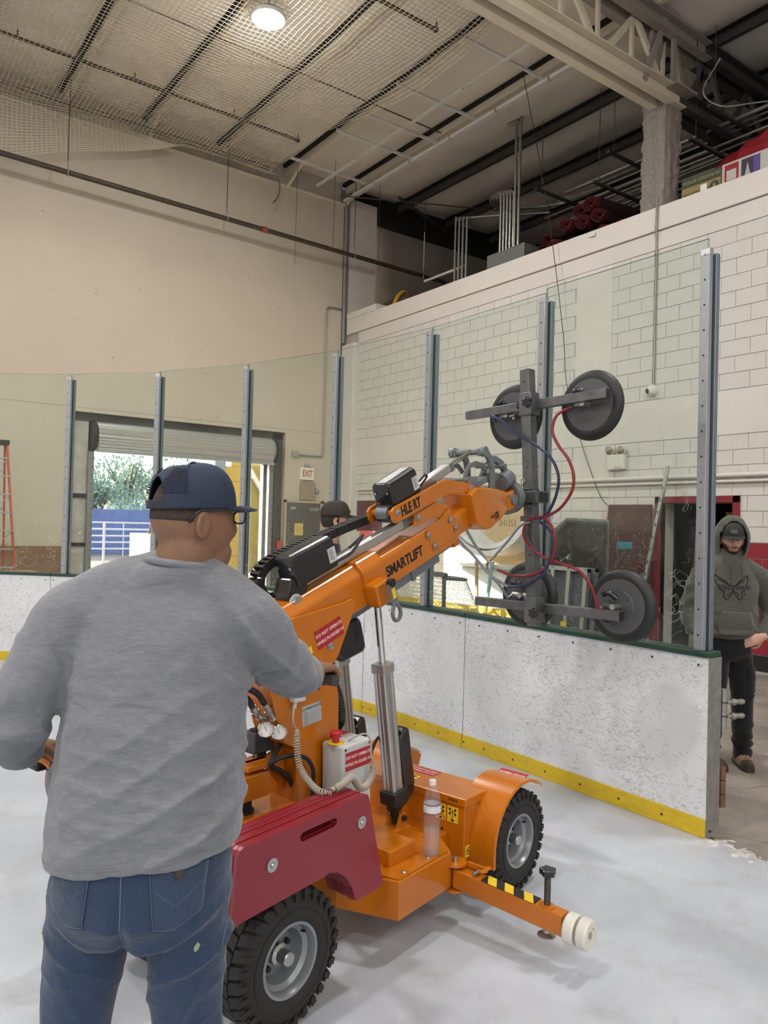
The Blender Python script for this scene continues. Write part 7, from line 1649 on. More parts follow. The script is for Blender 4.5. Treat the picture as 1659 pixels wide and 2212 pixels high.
limb(body, [(0.125, 0.030, 1.575), (0.150, 0.045, 1.625)], [0.045, 0.040], 14)
stack(body, [(0.80, 0.01, 0.02, 0.15, 0.10), (1.1, 0.012, 0.02, 0.16, 0.12), (1.4, 0.03, 0.02, 0.17, 0.09), (1.52, 0.04, 0.02, 0.11, 0.06)])
limb(body, [(-0.15, 0.0, 1.47), (-0.255, -0.055, 1.25), (-0.312, 0.045, 1.140), (-0.322, 0.095, 1.126)], [0.045, 0.040, 0.030, 0.028]); limb(body, [(0.20, 0.02, 1.47), (0.298, 0.245, 1.32), (0.352, 0.465, 1.252), (0.362, 0.51, 1.246)], [0.045, 0.042, 0.031, 0.029])
for sx, fx in ((-0.135, -0.15), (0.125, 0.14)): limb(body, [(sx*0.75, 0.02, 0.82), (sx, 0.015, 0.50), (fx, 0.03, 0.10)], [0.085, 0.060, 0.045])
hx = Vector((0.643, 0.766, -0.10)).normalized(); hy = Vector((-0.766, 0.643, 0.0)); hz = hx.cross(hy).normalized(); hy = hz.cross(hx)
bar = Vector((0.382, 0.632, 1.2045)); w0 = bar-hx*0.088+hz*0.036
HR = Matrix(((hx.x, hy.x, hz.x, w0.x), (hx.y, hy.y, hz.y, w0.y), (hx.z, hy.z, hz.z, w0.z), (0, 0, 0, 1)))
hr = hand_mb(HR, 1, (0.75, 1.25, 1.0), 0.0, 0.9, 1.06)
gx = Vector((0.12, 0.95, -0.28)).normalized(); gy = Vector((0.766, -0.643, 0.15)); gz = gx.cross(gy).normalized(); gy = gz.cross(gx); gz = -gz if gz.z < 0 else gz
gy = gz.cross(gx)*1.0
gb = Vector((-0.312, 0.207, 1.062)); w1 = gb-gx*0.085+Vector((0, 0, 1))*0.034
gz = Vector((0, 0, 1)); gz = (gz-gx*gz.dot(gx)).normalized(); gy = Vector((0.95, -0.12, 0)); gy = (gy-gx*gy.dot(gx)-gz*gy.dot(gz)).normalized()
HL = Matrix(((gx.x, gy.x, gz.x, w1.x), (gx.y, gy.y, gz.y, w1.y), (gx.z, gy.z, gz.z, w1.z), (0, 0, 0, 1)))
hl_ = hand_mb(HL, -1, (0.8, 1.2, 0.9), 0.0, 0.8, 1.06)
limb(body, [(0.355, 0.49, 1.248), w0+hx*0.01], [0.030, 0.027]); limb(body, [(-0.320, 0.085, 1.128), w1+gx*0.01], [0.029, 0.027])
melt(mixmb(body, hr, hl_), 'body', SK1, man, 0.0055, 4)
# hair at the nape, below the cap
hm = MB(); V = []
rg = []
for j in range(13):
    z = -0.006+0.105*j/12; rr = []
    for i in range(25):
        a = math.radians(95+170*i/24); k = 1.03*(0.982 if j == 0 else 1.0); q = 1-0.42*max(0.0, -z/0.118)**1.4 if z < 0 else 1.0
        c = math.sqrt(max(0.02, 1-(z/0.124)**2)); rr.append(HM @ (Vector((0.0785*c*math.sin(a), 0.0985*c*math.cos(a)*(q if math.cos(a) < 0 else 1), z))*k))
    rg.append(rr)
hr_o = hm.loft(rg, closed_u=False).build('hair', mat('short_dark_hair', '43382f', 0.85, var=0.35, vscale=120, bump=0.9, bscale=300), man, smooth=60); s_ = hr_o.modifiers.new('solid', 'SOLIDIFY'); s_.thickness = 0.004
cp_ = cap_parts(man, HM @ Matrix.Translation((0, -0.002, 0.016)) @ Matrix.Rotation(math.radians(3), 4, 'X'), ('navy_cap', '202c43'), 0.060, 'cap', True, 1.03)
pf = MB()
for th0 in (3.7, 2.35, 5.0):
    for r_ in range(12):
        for c in range(11):
            th = th0+(c-5+0.5*(r_ % 2))*0.068; ph = 0.30+0.062*r_
            if abs(c-5+0.5*(r_ % 2))*0.068 > 0.40*(1-0.5*(r_/12)): continue
            rr = math.cos(ph)**0.62*1.016; p = Vector((0.0865*rr*math.sin(th), 0.104*rr*math.cos(th), 0.010+0.104*math.sin(ph)**0.95*1.012)); n = Vector((p.x/0.0075, p.y/0.0108, (p.z-0.01)/0.0108)).normalized()
            pf.lathe([(0.0019, 0), (0.0019, 0.0006)], 6, axis_frame(p, p+n))
pf.build('perforations', mat('cap_hole', '0e1420', 0.9), cp_)['kind'] = 'stuff'
MB().loft([[(0.0875*math.sin(a)*k_, 0.1055*math.cos(a)*k_, z_) for k_, z_ in ((0.965, 0.007), (0.99, 0.008), (0.985, 0.024), (0.96, 0.025))] for a in [math.radians(138+84*i/18) for i in range(19)]]).build('snap_strap', mat('strap_black', '1b2233', 0.5), cp_, smooth=50)
glasses(man, HM @ Matrix.Translation((0, -0.007, 0.008)), 1.01)
# bead chain at the collar
bc = MB()
for i in range(60):
    a = math.radians(200+150*i/59); bc.ball((0.088+0.083*math.cos(a), 0.006+0.080*math.sin(a), 1.603-0.012*math.cos(a)), 0.0020, 6)
bc.build('bead_chain', mat('steel_beads', '8f8f8c', 0.3, 0.8), man)['kind'] = 'stuff'
# shirt
sh = MB()
stack(sh, [(0.918, 0.008, 0.020, 0.222, 0.170, 0.11), (0.945, 0.008, 0.020, 0.228, 0.176, 0.10), (1.02, 0.010, 0.018, 0.228, 0.178, 0.05), (1.12, 0.016, 0.018, 0.220, 0.172), (1.25, 0.026, 0.018, 0.214, 0.162), (1.38, 0.030, 0.018, 0.212, 0.148), (1.47, 0.032, 0.016, 0.205, 0.126), (1.535, 0.040, 0.012, 0.158, 0.102), (1.572, 0.060, 0.004, 0.118, 0.098), (1.598, 0.078, -0.002, 0.092, 0.090)])
limb(sh, [(-0.125, 0.005, 1.485), (-0.175, -0.005, 1.450), (-0.235, -0.045, 1.335), (-0.262, -0.062, 1.240), (-0.297, -0.005, 1.165), (-0.318, 0.078, 1.124)], [0.080, 0.090, 0.076, 0.068, 0.052, 0.039], 20)
limb(sh, [(0.165, 0.010, 1.490), (0.225, 0.045, 1.455), (0.268, 0.150, 1.385), (0.300, 0.250, 1.312), (0.322, 0.345, 1.282), (0.338, 0.425, 1.262)], [0.080, 0.092, 0.080, 0.074, 0.064, 0.050], 20)
def shirt_disp(p):
    back = sst(0.05, -0.10, p.y); low = sst(1.42, 1.10, p.z)*sst(0.90, 0.97, p.z)*(1-0.75*sst(0.165, 0.225, abs(p.x-0.015))); arm = sst(0.215, 0.27, abs(p.x-0.02))
    d = 0.0215*folds(p, (0.80, 0, 0.50), 74, 2.6, 3.2)*low*(0.35+0.65*sst(-0.15, 0.20, p.x))+0.0165*folds(p, (0.9, 0, -0.15), 88, 2.2, 4.0)*low*0.6
    d += 0.018*folds(p, (0.5, 0, -0.85), 80, 2.0, 4.5)*sst(0.14, 0.20, abs(p.x-0.02))*sst(1.52, 1.44, p.z)*sst(1.22, 1.34, p.z)*(1-arm*0.5)
    if p.x < -0.20 and p.z > 1.06: d += 0.0105*math.sin(p.z*62+8*NZ(p*7)+p.y*20)*sst(1.36, 1.28, p.z)
    if p.x > 0.24: d += 0.0095*math.sin(p.y*52+9*NZ(p*6)+p.z*14)*sst(0.06, 0.14, p.y)
    return d+0.0065*NZ(p*8)+0.0035*NZ(p*20)
limb(sh, [(0.060, 0.0, 1.555), (-0.05, 0.0, 1.525), (-0.165, 0.0, 1.462)], [0.080, 0.080, 0.086], 20); limb(sh, [(0.090, 0.0, 1.555), (0.150, 0.01, 1.528), (0.222, 0.035, 1.462)], [0.080, 0.080, 0.088], 20)
so = melt(sh, 'shirt', SHIRT, man, 0.0072, 5, shirt_disp, 'heather grey long-sleeved shirt')
bv = bvh_of(so)
seam(bv, [(-0.205, 0.925), (-0.1, 0.932), (0.0, 0.942), (0.1, 0.953), (0.215, 0.967)], 1, 0.0016, 'hem_stitch', mat('shirt_stitch', '7d7f84', 0.9), man, 40)
MB().tube([(0.080+0.083*math.cos(a), -0.002+0.082*math.sin(a), 1.600-0.008*math.cos(a)-0.010*max(0, math.sin(a))) for a in [2*PI*k/36 for k in range(36)]], 0.0085, 8, closed=True).build('collar', SHIRT, man, smooth=60)
# jeans
jn = MB()
stack(jn, [(0.735, 0.003, 0.015, 0.165, 0.125), (0.80, 0.005, 0.015, 0.205, 0.160), (0.88, 0.006, 0.018, 0.206, 0.160), (1.00, 0.008, 0.02, 0.195, 0.150)])
limb(jn, [(-0.100, 0.015, 0.84), (-0.118, 0.012, 0.70), (-0.138, 0.012, 0.52), (-0.150, 0.025, 0.28), (-0.155, 0.035, 0.065)], [0.112, 0.098, 0.080, 0.070, 0.066], 22); limb(jn, [(0.105, 0.015, 0.84), (0.116, 0.012, 0.70), (0.120, 0.012, 0.52), (0.128, 0.025, 0.28), (0.135, 0.035, 0.065)], [0.112, 0.098, 0.080, 0.070, 0.066], 22)
def jean_disp(p):
    s = -1 if p.x < 0 else 1
    d = 0.011*folds(p, (s*0.85, 0, 0.45), 80, 2.2, 4.0)*sst(0.86, 0.76, p.z)*sst(0.60, 0.70, p.z)+0.009*folds(p, (s*0.35, 0, 0.9), 70, 2.4, 4.0)*sst(0.70, 0.60, p.z)
    d += 0.006*math.sin(p.z*70+6*NZ(p*6))*sst(0.30, 0.14, p.z)
    return d+0.003*NZ(p*10)-0.012*math.exp(-((p.x-0.002)/0.014)**2)*sst(-0.02, -0.10, p.y)*sst(0.95, 0.80, p.z)
jo = melt(jn, 'jeans', DENIM, man, 0.0075, 5, jean_disp, 'worn blue jeans')
bj = bvh_of(jo)
for sx in (-1, 1):
    q = [(sx*0.065, 0.935), (sx*0.180, 0.935), (sx*0.172, 0.835), (sx*0.120, 0.802), (sx*0.078, 0.808)]
    patch(bj, q, 1, 'back_pocket', DENIM2, man, 0.0025)
    seam(bj, q+[q[0]], 1, 0.0009, 'pocket_stitch', STITCH, man, 60, 0.0045)
    seam(bj, [(sx*0.075, 0.89), (sx*0.122, 0.855), (sx*0.170, 0.895)], 1, 0.0008, 'pocket_arc', STITCH, man, 30, 0.0045)
    seam(bj, [(sx*0.205, 0.93), (sx*0.212, 0.80), (sx*0.205, 0.65), (sx*0.205, 0.50)], 1, 0.0018, 'side_seam', STITCH, man, 40)
seam(bj, [(0.004, 0.95), (0.004, 0.88), (0.003, 0.77)], 1, 0.0022, 'centre_seam', STITCH, man, 30)
patch(bj, [(0.118, 0.935), (0.138, 0.935), (0.136, 0.912), (0.118, 0.910)], 1, 'leather_tab', mat('leather_tab', '3a332c', 0.6), man, 0.006, 4)
patch(bj, [(0.152, 0.738), (0.160, 0.750), (0.167, 0.744), (0.162, 0.732), (0.155, 0.728)], 1, 'paint_mark', mat('pale_paint_mark', '8e9d83', 0.8), man, 0.0016, 6, 0.001)
def shoe(parent, x, y, ang, L=0.29, mtop=None, msole=None, toe=None, z0=0.0):
    mx = Matrix.Translation((x, y, z0)) @ Matrix.Rotation(ang, 4, 'Z')
    def sec(t): return (0.040+0.012*math.sin(PI*min(1, t*1.15))-0.006*(t > 0.9), )
    rg = []; rs = []
    for i in range(15):
        t = i/14; yy = -0.09+L*t; w = 0.036+0.014*math.sin(PI*min(1.0, 0.15+t*0.85))-0.016*max(0, t-0.85)/0.15; h = 0.105-0.055*sst(0.30, 0.75, t)-0.012*max(0, t-0.8)/0.2
        rg.append([mx @ Vector((w*math.copysign(abs(math.cos(a))**0.7, math.cos(a)), yy, 0.022+max(0, h*math.sin(a)) if math.sin(a) > 0 else 0.022)) for a in [2*PI*k/20 for k in range(20)]])
        rs.append([mx @ Vector((sx_*(w+0.005), yy, zz)) for sx_, zz in ((-1, 0.0), (1, 0.0), (1, 0.026), (-1, 0.026))])
    r = bpy.data.objects.new('shoe', None); COL.objects.link(r); r.parent = parent
    MB().loft(rg).build('upper', mtop, r, smooth=60); MB().loft(rs).build('sole', msole, r, bevel=0.004)
    if toe: MB().loft([[p+(p-(mx @ Vector((0, -0.09+L*(10+k)/14, 0.03)))).normalized()*0.003 for p in rg[10+k]] for k in range(5)]).build('toe_cap', toe, r, smooth=60)
    for k in range(4): MB().tube([mx @ Vector((-0.022, 0.035+0.022*k, 0.112-0.012*k)), mx @ Vector((0, 0.037+0.022*k, 0.122-0.013*k)), mx @ Vector((0.022, 0.035+0.022*k, 0.112-0.012*k))], 0.0028, 5).build('lace', mat('lace', '4a4036', 0.8), r)
    return r
for x, a in ((-0.155, 0.12), (0.135, -0.12)): shoe(man, x, 0.03, a, 0.29, mat('brown_leather', '5a4433', 0.6), BLACKM)

# ---------------------------------------------------------------- person in the dark cap behind the boom
SK2 = m_skin('fair_skin', 'c29a83'); DJ = m_cloth('black_jacket', '1c2026', 0.2, 150, 0.2); DP = m_cloth('dark_trousers', '1d1e21', 0.2, 200, 0.2)
p2_ = thing('person', 'person in dark brown cap, glasses and black jacket standing behind the orange boom', 'person', (2.835, 4.49, 0), -yaw)
H2 = Matrix.Translation((0.005, 0.005, 1.690)) @ Matrix.Rotation(math.radians(-74), 4, 'Z') @ Matrix.Rotation(math.radians(1), 4, 'X')
b = head_mb(H2, 0.97)
limb(b, [(-0.030, 0.0, 1.47), (-0.022, 0.002, 1.54), (-0.005, 0.005, 1.62)], [0.060, 0.055, 0.055], 18)
stack(b, [(0.80, 0, 0.0, 0.10, 0.13), (1.1, 0, 0.0, 0.10, 0.13), (1.38, -0.01, 0.0, 0.09, 0.15), (1.46, -0.02, 0.0, 0.06, 0.10)])
limb(b, [(-0.04, -0.18, 1.42), (-0.05, -0.235, 1.16), (0.02, -0.195, 1.04), (0.045, -0.165, 1.01)], [0.04, 0.036, 0.027, 0.026]); limb(b, [(-0.04, 0.18, 1.42), (-0.05, 0.235, 1.16), (0.02, 0.195, 1.04), (0.045, 0.165, 1.01)], [0.04, 0.036, 0.027, 0.026])
for sy in (-0.09, 0.09): limb(b, [(0, sy, 0.84), (0.01, sy*1.05, 0.48), (0.0, sy*1.1, 0.10)], [0.075, 0.055, 0.04])
hmx = lambda o, x, y: (lambda X, Z: (lambda Y: Matrix(((X.x, Y.x, Z.x, o[0]), (X.y, Y.y, Z.y, o[1]), (X.z, Y.z, Z.z, o[2]), (0, 0, 0, 1))))(Z.cross(X)))(Vector(x).normalized(), (Vector(y)-Vector(x).normalized()*Vector(y).dot(Vector(x).normalized())).normalized())
melt(mixmb(b, hand_mb(hmx((0.03, -0.15, 1.00), (0.25, 0.75, -0.55), (0, -1, -0.6)), 1, (0.4, 0.6, 0.4), 0.03, 0.4), hand_mb(hmx((0.03, 0.15, 1.00), (0.25, -0.75, -0.55), (0, 1, -0.6)), -1, (0.3, 0.5, 0.3), 0.03, 0.3)), 'body', SK2, p2_, 0.006, 4)
jk = MB()
stack(jk, [(0.86, 0.005, 0, 0.128, 0.180), (0.92, 0.005, 0, 0.132, 0.188), (1.1, 0.010, 0, 0.130, 0.185), (1.30, 0.0, 0, 0.125, 0.190), (1.40, -0.015, 0, 0.112, 0.185), (1.47, -0.025, 0, 0.085, 0.130), (1.53, -0.022, 0.0, 0.070, 0.078)])
limb(jk, [(-0.03, -0.14, 1.42), (-0.035, -0.195, 1.38), (-0.05, -0.240, 1.16), (-0.005, -0.215, 1.08), (0.040, -0.170, 1.015)], [0.07, 0.075, 0.062, 0.056, 0.044], 18); limb(jk, [(-0.03, 0.14, 1.42), (-0.035, 0.195, 1.38), (-0.05, 0.240, 1.16), (-0.005, 0.215, 1.08), (0.040, 0.170, 1.015)], [0.07, 0.075, 0.062, 0.056, 0.044], 18)
jko = melt(jk, 'jacket', DJ, p2_, 0.009, 5, lambda p: 0.005*folds(p, (0.7, 0, 0.5), 50, 2.4, 4)+0.004*NZ(p*10), 'black zip jacket')
tr2 = MB(); stack(tr2, [(0.76, 0, 0, 0.115, 0.165), (0.84, 0, 0, 0.125, 0.178), (0.95, 0, 0, 0.12, 0.17)])
for sy in (-0.092, 0.092): limb(tr2, [(0, sy, 0.84), (0.008, sy, 0.66), (0.012, sy*1.05, 0.46), (0.0, sy*1.1, 0.07)], [0.098, 0.088, 0.072, 0.062], 18)
melt(tr2, 'trousers', DP, p2_, 0.009, 5, lambda p: 0.005*folds(p, (0.5, 0, 0.8), 45, 2.4, 4)+0.003*NZ(p*10), 'dark work trousers')
for sy in (-0.10, 0.10): shoe(p2_, 0.01, sy, -PI/2, 0.28, mat('brown_leather', '5a4433'), BLACKM)
hm = MB(); rg = []
for j in range(9):
    z = -0.050+0.10*j/8; rr = []
    for i in range(25):
        a = math.radians(82+196*i/24); c = math.sqrt(max(0.05, 1-(z/0.118)**2)); q = 1-0.42*max(0.0, -z/0.118)**1.4 if z < 0 else 1.0; rr.append(H2 @ (Vector((0.081*c*math.sin(a), 0.101*c*math.cos(a)*(q if math.cos(a) < 0 else 1), z))*0.985))
    rg.append(rr)
q = hm.loft(rg, closed_u=False).build('hair', mat('dark_brown_hair', '2a2019', 0.8, var=0.3, vscale=90, bump=0.8, bscale=260), p2_, smooth=60); s_ = q.modifiers.new('solid', 'SOLIDIFY'); s_.thickness = 0.006
c2 = cap_parts(p2_, H2 @ Matrix.Translation((0, 0, 0.018)) @ Matrix.Rotation(math.radians(-3), 4, 'X'), ('dark_brown_cap', '2e2621'), 0.080, 'cap', False, 1.0, 0.002)
MB().lathe([(0.017, 0), (0.016, 0.002), (0.001, 0.003)], 20, axis_frame((0.0, 0.100, 0.052), (0.0, 0.118, 0.062))).build('cap_badge', mat('red_badge', '7a3a2c', 0.7), c2, smooth=50)
glasses(p2_, H2 @ Matrix.Translation((0, 0, 0.006)), 0.98)

p2_.scale = (1.02, 1.02, 1.02)
# ---------------------------------------------------------------- worker in the hoodie by the gateway
SK3 = m_skin('pale_skin', 'c49a88'); HOOD = m_cloth('grey_hoodie_fleece', '55544f', 0.10, 240, 0.25, 0.25); CARGO = m_cloth('black_cargo_cloth', '17181b', 0.25, 200, 0.2)
wk = thing('person', 'smiling bearded worker in grey hoodie and dark cargo trousers outside the gateway', 'person', (5.50, 3.12, -0.031), -yaw)
H3 = Matrix.Translation((0.006, -0.012, 1.690)) @ Matrix.Rotation(math.radians(180-14), 4, 'Z') @ Matrix.Rotation(math.radians(-6), 4, 'X')
b = head_mb(H3, 1.0)
limb(b, [(0.0, 0.015, 1.48), (0.0, 0.010, 1.55), (0.004, 0.0, 1.62)], [0.060, 0.056, 0.055], 18)
stack(b, [(0.85, 0, 0.0, 0.13, 0.09), (1.1, 0, 0.0, 0.13, 0.10), (1.38, 0, 0.0, 0.15, 0.09), (1.47, 0, 0.0, 0.10, 0.06)])
limb(b, [(-0.19, 0.0, 1.44), (-0.29, 0.03, 1.16), (-0.262, -0.02, 0.985)], [0.04, 0.036, 0.027]); limb(b, [(0.20, 0.0, 1.44), (0.305, 0.03, 1.15), (0.205, -0.09, 0.990)], [0.04, 0.036, 0.027])
for sx in (-1, 1): limb(b, [(sx*0.09, 0, 0.86), (sx*0.10, 0.0, 0.48), (sx*0.11, 0.02, 0.10)], [0.075, 0.055, 0.04])
h1 = hand_mb(hmx((-0.260, -0.030, 0.965), (0.30, -0.10, -0.93), (-0.9, -0.3, -0.25)), 1, (0.35, 0.5, 0.3), 0.03, 0.3)
h2 = hand_mb(hmx((0.195, -0.115, 0.975), (-0.93, -0.05, -0.30), (0.1, -1, 0.25)), -1, (0.25, 0.4, 0.3), 0.04, 0.2)
wb_o = melt(mixmb(b, h1, h2), 'body', SK3, wk, 0.0055, 3)
# face
for sx in (-1, 1):
    e = MB().ball(H3 @ Vector((sx*0.030, 0.0865, 0.006)), 0.0115, 14).build('eye', mat('eye_white', 'cfc9c2', 0.25), wk, smooth=60)
    MB().ball(H3 @ Vector((sx*0.030+0.004, 0.0960, 0.004)), 0.0048, 10).build('iris', mat('dark_iris', '241a14', 0.2), e, smooth=60)
    MB().tube([H3 @ Vector(v) for v in spline([(sx*0.012, 0.1035, 0.024), (sx*0.030, 0.1025, 0.031), (sx*0.052, 0.090, 0.025)], 5)], [0.0025]+[0.0042]*9+[0.002], 6).build('eyebrow', mat('brow_hair', '2e221a', 0.9), wk, smooth=60)
    MB().tube([H3 @ Vector(v) for v in spline([(sx*0.018, 0.0945, 0.010), (sx*0.030, 0.0990, 0.0165), (sx*0.043, 0.0915, 0.010)], 5)], 0.0024, 6).build('eyelid', SK3, wk, smooth=60)
MB().tube([H3 @ Vector(v) for v in spline([(-0.030, 0.088, -0.050), (-0.016, 0.0985, -0.0565), (0, 0.1015, -0.058), (0.016, 0.0985, -0.0565), (0.030, 0.088, -0.050)], 5)], [0.002]+[0.0044]*19+[0.002], 6).build('mouth', mat('lip', '8a4f48', 0.5), wk, smooth=60)
BEARD = mat('brown_beard', '4a3526', 0.9, var=0.4, vscale=120, bump=1.0, bscale=300)
bh = bvh_of(wb_o)
def shell(mx, cond, name, m, parent, off):
    V = []; idx = {}; F = []
    inv = mx.inverted()
    for p in wb_o.data.polygons:
        if all(cond(inv @ wb_o.data.vertices[i].co) for i in p.vertices):
            f = []
            for i in p.vertices:
                if i not in idx:
                    idx[i] = len(V); v = wb_o.data.vertices[i]; V.append(v.co+v.normal*off)
                f.append(idx[i])
            F.append(tuple(f))
    return MB().add(V, F).build(name, m, parent, smooth=80)
def beardc(p): return -0.122 < p.z < -0.022-0.30*max(0, p.y-0.050) and p.y > -0.005 and abs(p.x) < 0.075 and not (p.z > -0.076 and p.z < -0.046 and abs(p.x) < 0.034 and p.y > 0.07 and p.z < -0.050) and not (abs(p.x) < 0.045 and p.z > -0.044)
shell(H3, beardc, 'beard', BEARD, wk, 0.0045)
shell(H3, lambda p: abs(p.x) < 0.032 and -0.050 < p.z < -0.041 and p.y > 0.07, 'moustache', BEARD, wk, 0.004)
c3 = cap_parts(wk, H3 @ Matrix.Translation((0, 0, 0.016)), ('charcoal_cap', '2b2a29'), 0.068, 'cap', False, 1.0, 0.006)
fl = bpy.data.objects.new('flag_patch', None)
fp = MB()
for k in range(5):
    fp.add([(0.022-0.044*q, 0, -0.012+0.0055*k+d) for q, d in ((0, 0), (1, 0), (1, 0.003), (0, 0.003))], [(0, 1, 2, 3)], Matrix.Translation((0, 0.1045, 0.052)) @ Matrix.Rotation(math.radians(18), 4, 'X'))
fp.add([(0.022-0.044*q, -0.0008, d) for q, d in ((0, -0.014), (1, -0.014), (1, 0.016), (0, 0.016))], [(0, 1, 2, 3)], Matrix.Translation((0, 0.1045, 0.052)) @ Matrix.Rotation(math.radians(18), 4, 'X'))
bpy.data.objects.remove(fl); fpo = fp.build('flag_patch', mat('grey_flag_patch', '5c5b59', 0.8, var=0.3, vscale=80), c3); fpo.location = (0.008, 0.002, 0)
# hoodie and hood
hd2 = MB()
stack(hd2, [(0.955, -0.010, 0.0, 0.178, 0.132), (0.985, -0.010, 0, 0.196, 0.146), (1.08, -0.004, 0, 0.205, 0.150), (1.22, 0.002, 0, 0.198, 0.140), (1.34, 0.004, 0, 0.202, 0.130), (1.43, 0.006, 0.005, 0.185, 0.110), (1.49, 0.006, 0.016, 0.140, 0.108), (1.54, 0.006, 0.026, 0.118, 0.104), (1.585, 0.006, 0.040, 0.108, 0.090), (1.62, 0.006, 0.050, 0.100, 0.075)])
for sx in (-1, 1): limb(hd2, [(sx*0.05, 0.015, 1.500), (sx*0.14, 0.010, 1.455), (sx*0.225, 0.005, 1.395)], [0.085, 0.085, 0.080], 18)
limb(hd2, [(-0.16, 0, 1.435), (-0.215, 0.005, 1.395), (-0.285, 0.025, 1.22), (-0.302, 0.025, 1.12), (-0.268, -0.012, 0.995)], [0.075, 0.080, 0.068, 0.064, 0.045], 18); limb(hd2, [(0.17, 0, 1.435), (0.228, 0.005, 1.395), (0.298, 0.025, 1.22), (0.312, 0.020, 1.12), (0.225, -0.075, 1.000)], [0.075, 0.080, 0.068, 0.064, 0.045], 18)
def hoodie_disp(p):
    return 0.005*folds(p, (0.8, 0, -0.35), 44, 2.6, 4.2)*sst(1.35, 1.10, p.z)+0.0045*math.sin(p.z*58+7*NZ(p*6))*sst(0.22, 0.28, abs(p.x))+0.004*NZ(p*9)+0.008*sst(1.03, 0.99, p.z)*sst(0.97, 0.99, p.z)
ho = melt(hd2, 'hoodie', HOOD, wk, 0.008, 5, hoodie_disp, 'grey pullover hoodie with a printed butterfly')
V = []; F = []; NU, NV = 48, 26
for j in range(NV+1):
    ph = -0.95+2.45*j/NV
    for i in range(NU):
        th = 2*PI*i/NU; c = math.cos(min(ph, PI/2)); d = Vector((c*math.sin(th), c*math.cos(th), math.sin(ph)))
        k = 1+0.05*NZ(d*3); V.append(H3 @ Vector((d.x*0.124*k, d.y*0.122*k-0.022, d.z*0.168*k-0.010+0.018*max(0, d.z))))
for j in range(NV):
    for i in range(NU):
        th = 2*PI*(i+0.5)/NU; ph = -0.95+2.45*(j+0.5)/NV; fy = math.cos(min(ph, PI/2))*math.cos(th); fx_ = math.cos(min(ph, PI/2))*math.sin(th); fz = math.sin(ph)
        if fy > 0 and (fx_/0.80)**2+((fz+0.04)/0.86)**2 < 1.0: continue
        k2 = (i+1) % NU; F.append((j*NU+i, j*NU+k2, (j+1)*NU+k2, (j+1)*NU+i))
hd3 = MB().add(V, F).build('hood', HOOD, wk, smooth=80); s_ = hd3.modifiers.new('solid', 'SOLIDIFY'); s_.thickness = 0.010; s_.offset = 0; ss = hd3.modifiers.new('sub', 'SUBSURF'); ss.levels = 1; ss.render_levels = 1
bw = bvh_of(ho)
patch(bw, [(-0.125, 0.985), (-0.155, 1.05), (-0.115, 1.16), (0.095, 1.16), (0.135, 1.05), (0.108, 0.985)], 1, 'kangaroo_pocket', HOOD, wk, 0.006)
for x0, x1, z1 in ((-0.035, -0.040, 1.36), (0.045, 0.055, 1.28)): seam(bw, [(x0, 1.50), (x1, z1)], 1, 0.004, 'drawstring', HOOD, wk, 20, 0.004)
def lay(o, bv, sgn, off):
    for v in o.data.vertices:
        p = o.matrix_basis @ v.co; h = cast_y(bv, p.x, p.z, sgn, off)
        if h is not None: v.co = h
        else: v.co = p
    o.matrix_basis = Matrix.Identity(4); return o
tx = text('chest_lettering', 'BENCHMADE', 0.046, BLACKINK, wk, frame((-0.136, -0.3, 1.338), (1, 0, 0), y=(0, 0, 1)), 0.0, sx=0.86, bold=0.001); lay(tx, bw, 1, 0.003)
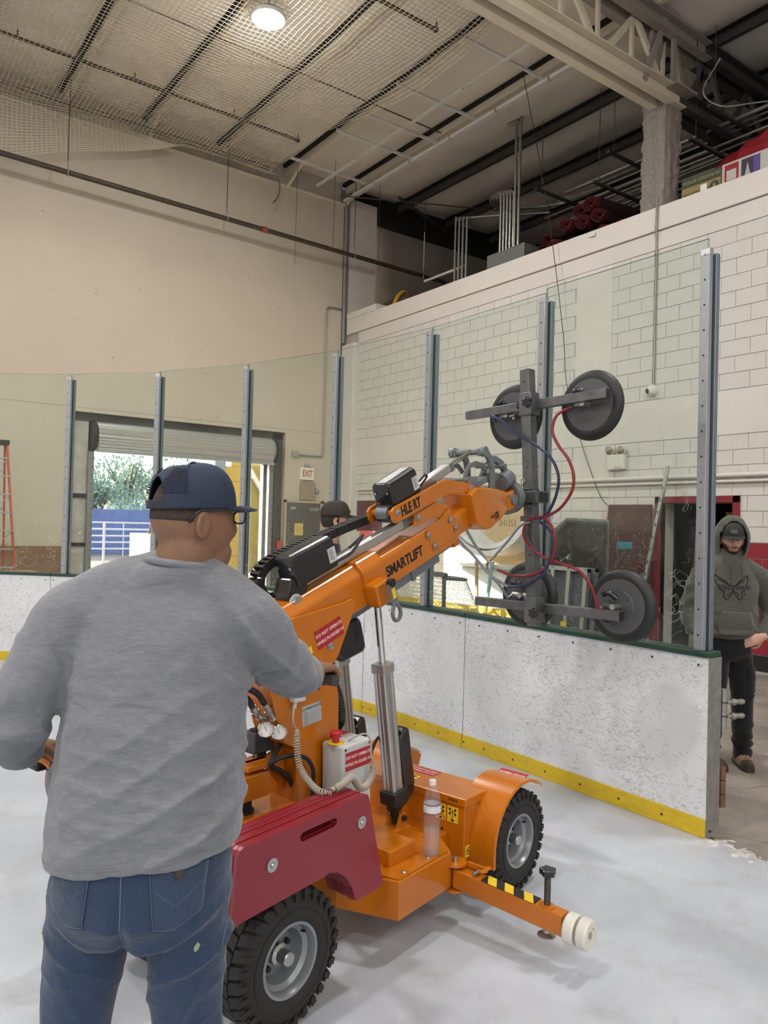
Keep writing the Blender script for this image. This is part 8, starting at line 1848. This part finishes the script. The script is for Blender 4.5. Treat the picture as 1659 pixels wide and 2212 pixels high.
for sx in (-1, 1):
    for P in ([(0.0, 1.335), (0.045, 1.375), (0.110, 1.425), (0.122, 1.405), (0.105, 1.36), (0.085, 1.318), (0.060, 1.31), (0.068, 1.27), (0.050, 1.245), (0.030, 1.262), (0.010, 1.29), (0.0, 1.335)], [(0.02, 1.345), (0.06, 1.375), (0.095, 1.395)], [(0.02, 1.325), (0.065, 1.34)], [(0.015, 1.305), (0.045, 1.275)]):
        seam(bw, [(-0.032+sx*a, z) for a, z in P], 1, 0.0042, 'butterfly_print', BLACKINK, wk, 60, 0.001)
# cargo trousers
ct = MB(); stack(ct, [(0.785, -0.012, 0.005, 0.140, 0.095), (0.84, -0.010, 0.005, 0.178, 0.130), (0.90, -0.010, 0.005, 0.176, 0.130), (1.00, -0.008, 0.005, 0.165, 0.12)])
limb(ct, [(-0.09, 0.005, 0.84), (-0.098, 0.0, 0.66), (-0.105, 0.0, 0.46), (-0.118, 0.015, 0.20), (-0.122, 0.02, 0.075)], [0.100, 0.090, 0.078, 0.072, 0.070], 20); limb(ct, [(0.075, 0.005, 0.84), (0.098, 0.0, 0.66), (0.112, 0.0, 0.46), (0.118, 0.010, 0.20), (0.120, 0.015, 0.075)], [0.100, 0.090, 0.078, 0.072, 0.070], 20)
cto = melt(ct, 'cargo_trousers', CARGO, wk, 0.008, 5, lambda p: 0.006*folds(p, (0.6, 0, 0.5), 44, 2.6, 4.2)*sst(0.75, 0.6, p.z)+0.007*math.sin(p.z*52+7*NZ(p*6))*sst(0.40, 0.20, p.z)+0.003*NZ(p*10), 'dark cargo trousers')
bt = bvh_of(cto)
patch(bt, [(0.115, 0.72), (0.185, 0.72), (0.180, 0.56), (0.120, 0.57)], 1, 'cargo_pocket', CARGO, wk, 0.012, 10, 0.012); patch(bt, [(0.110, 0.745), (0.190, 0.745), (0.188, 0.70), (0.112, 0.70)], 1, 'pocket_flap', CARGO, wk, 0.018, 8, 0.006)
TANB = mat('tan_boot_leather', '8a6a48', 0.65, var=0.12, vscale=20)
shoe(wk, -0.122, 0.02, PI+0.15, 0.30, TANB, mat('boot_sole', '3a342e', 0.7), mat('dark_toe', '3d352d', 0.6)); shoe(wk, 0.120, 0.015, PI-0.15, 0.30, TANB, mat('boot_sole', '3a342e'), mat('dark_toe', '3d352d'))
wt = MB().tube([(0.213+0.030*math.cos(a), -0.085+0.034*math.sin(a), 0.990+0.016*math.cos(a)) for a in [2*PI*k/20 for k in range(20)]], 0.008, 8, closed=True).build('wristwatch', BLACKM, wk, smooth=60)
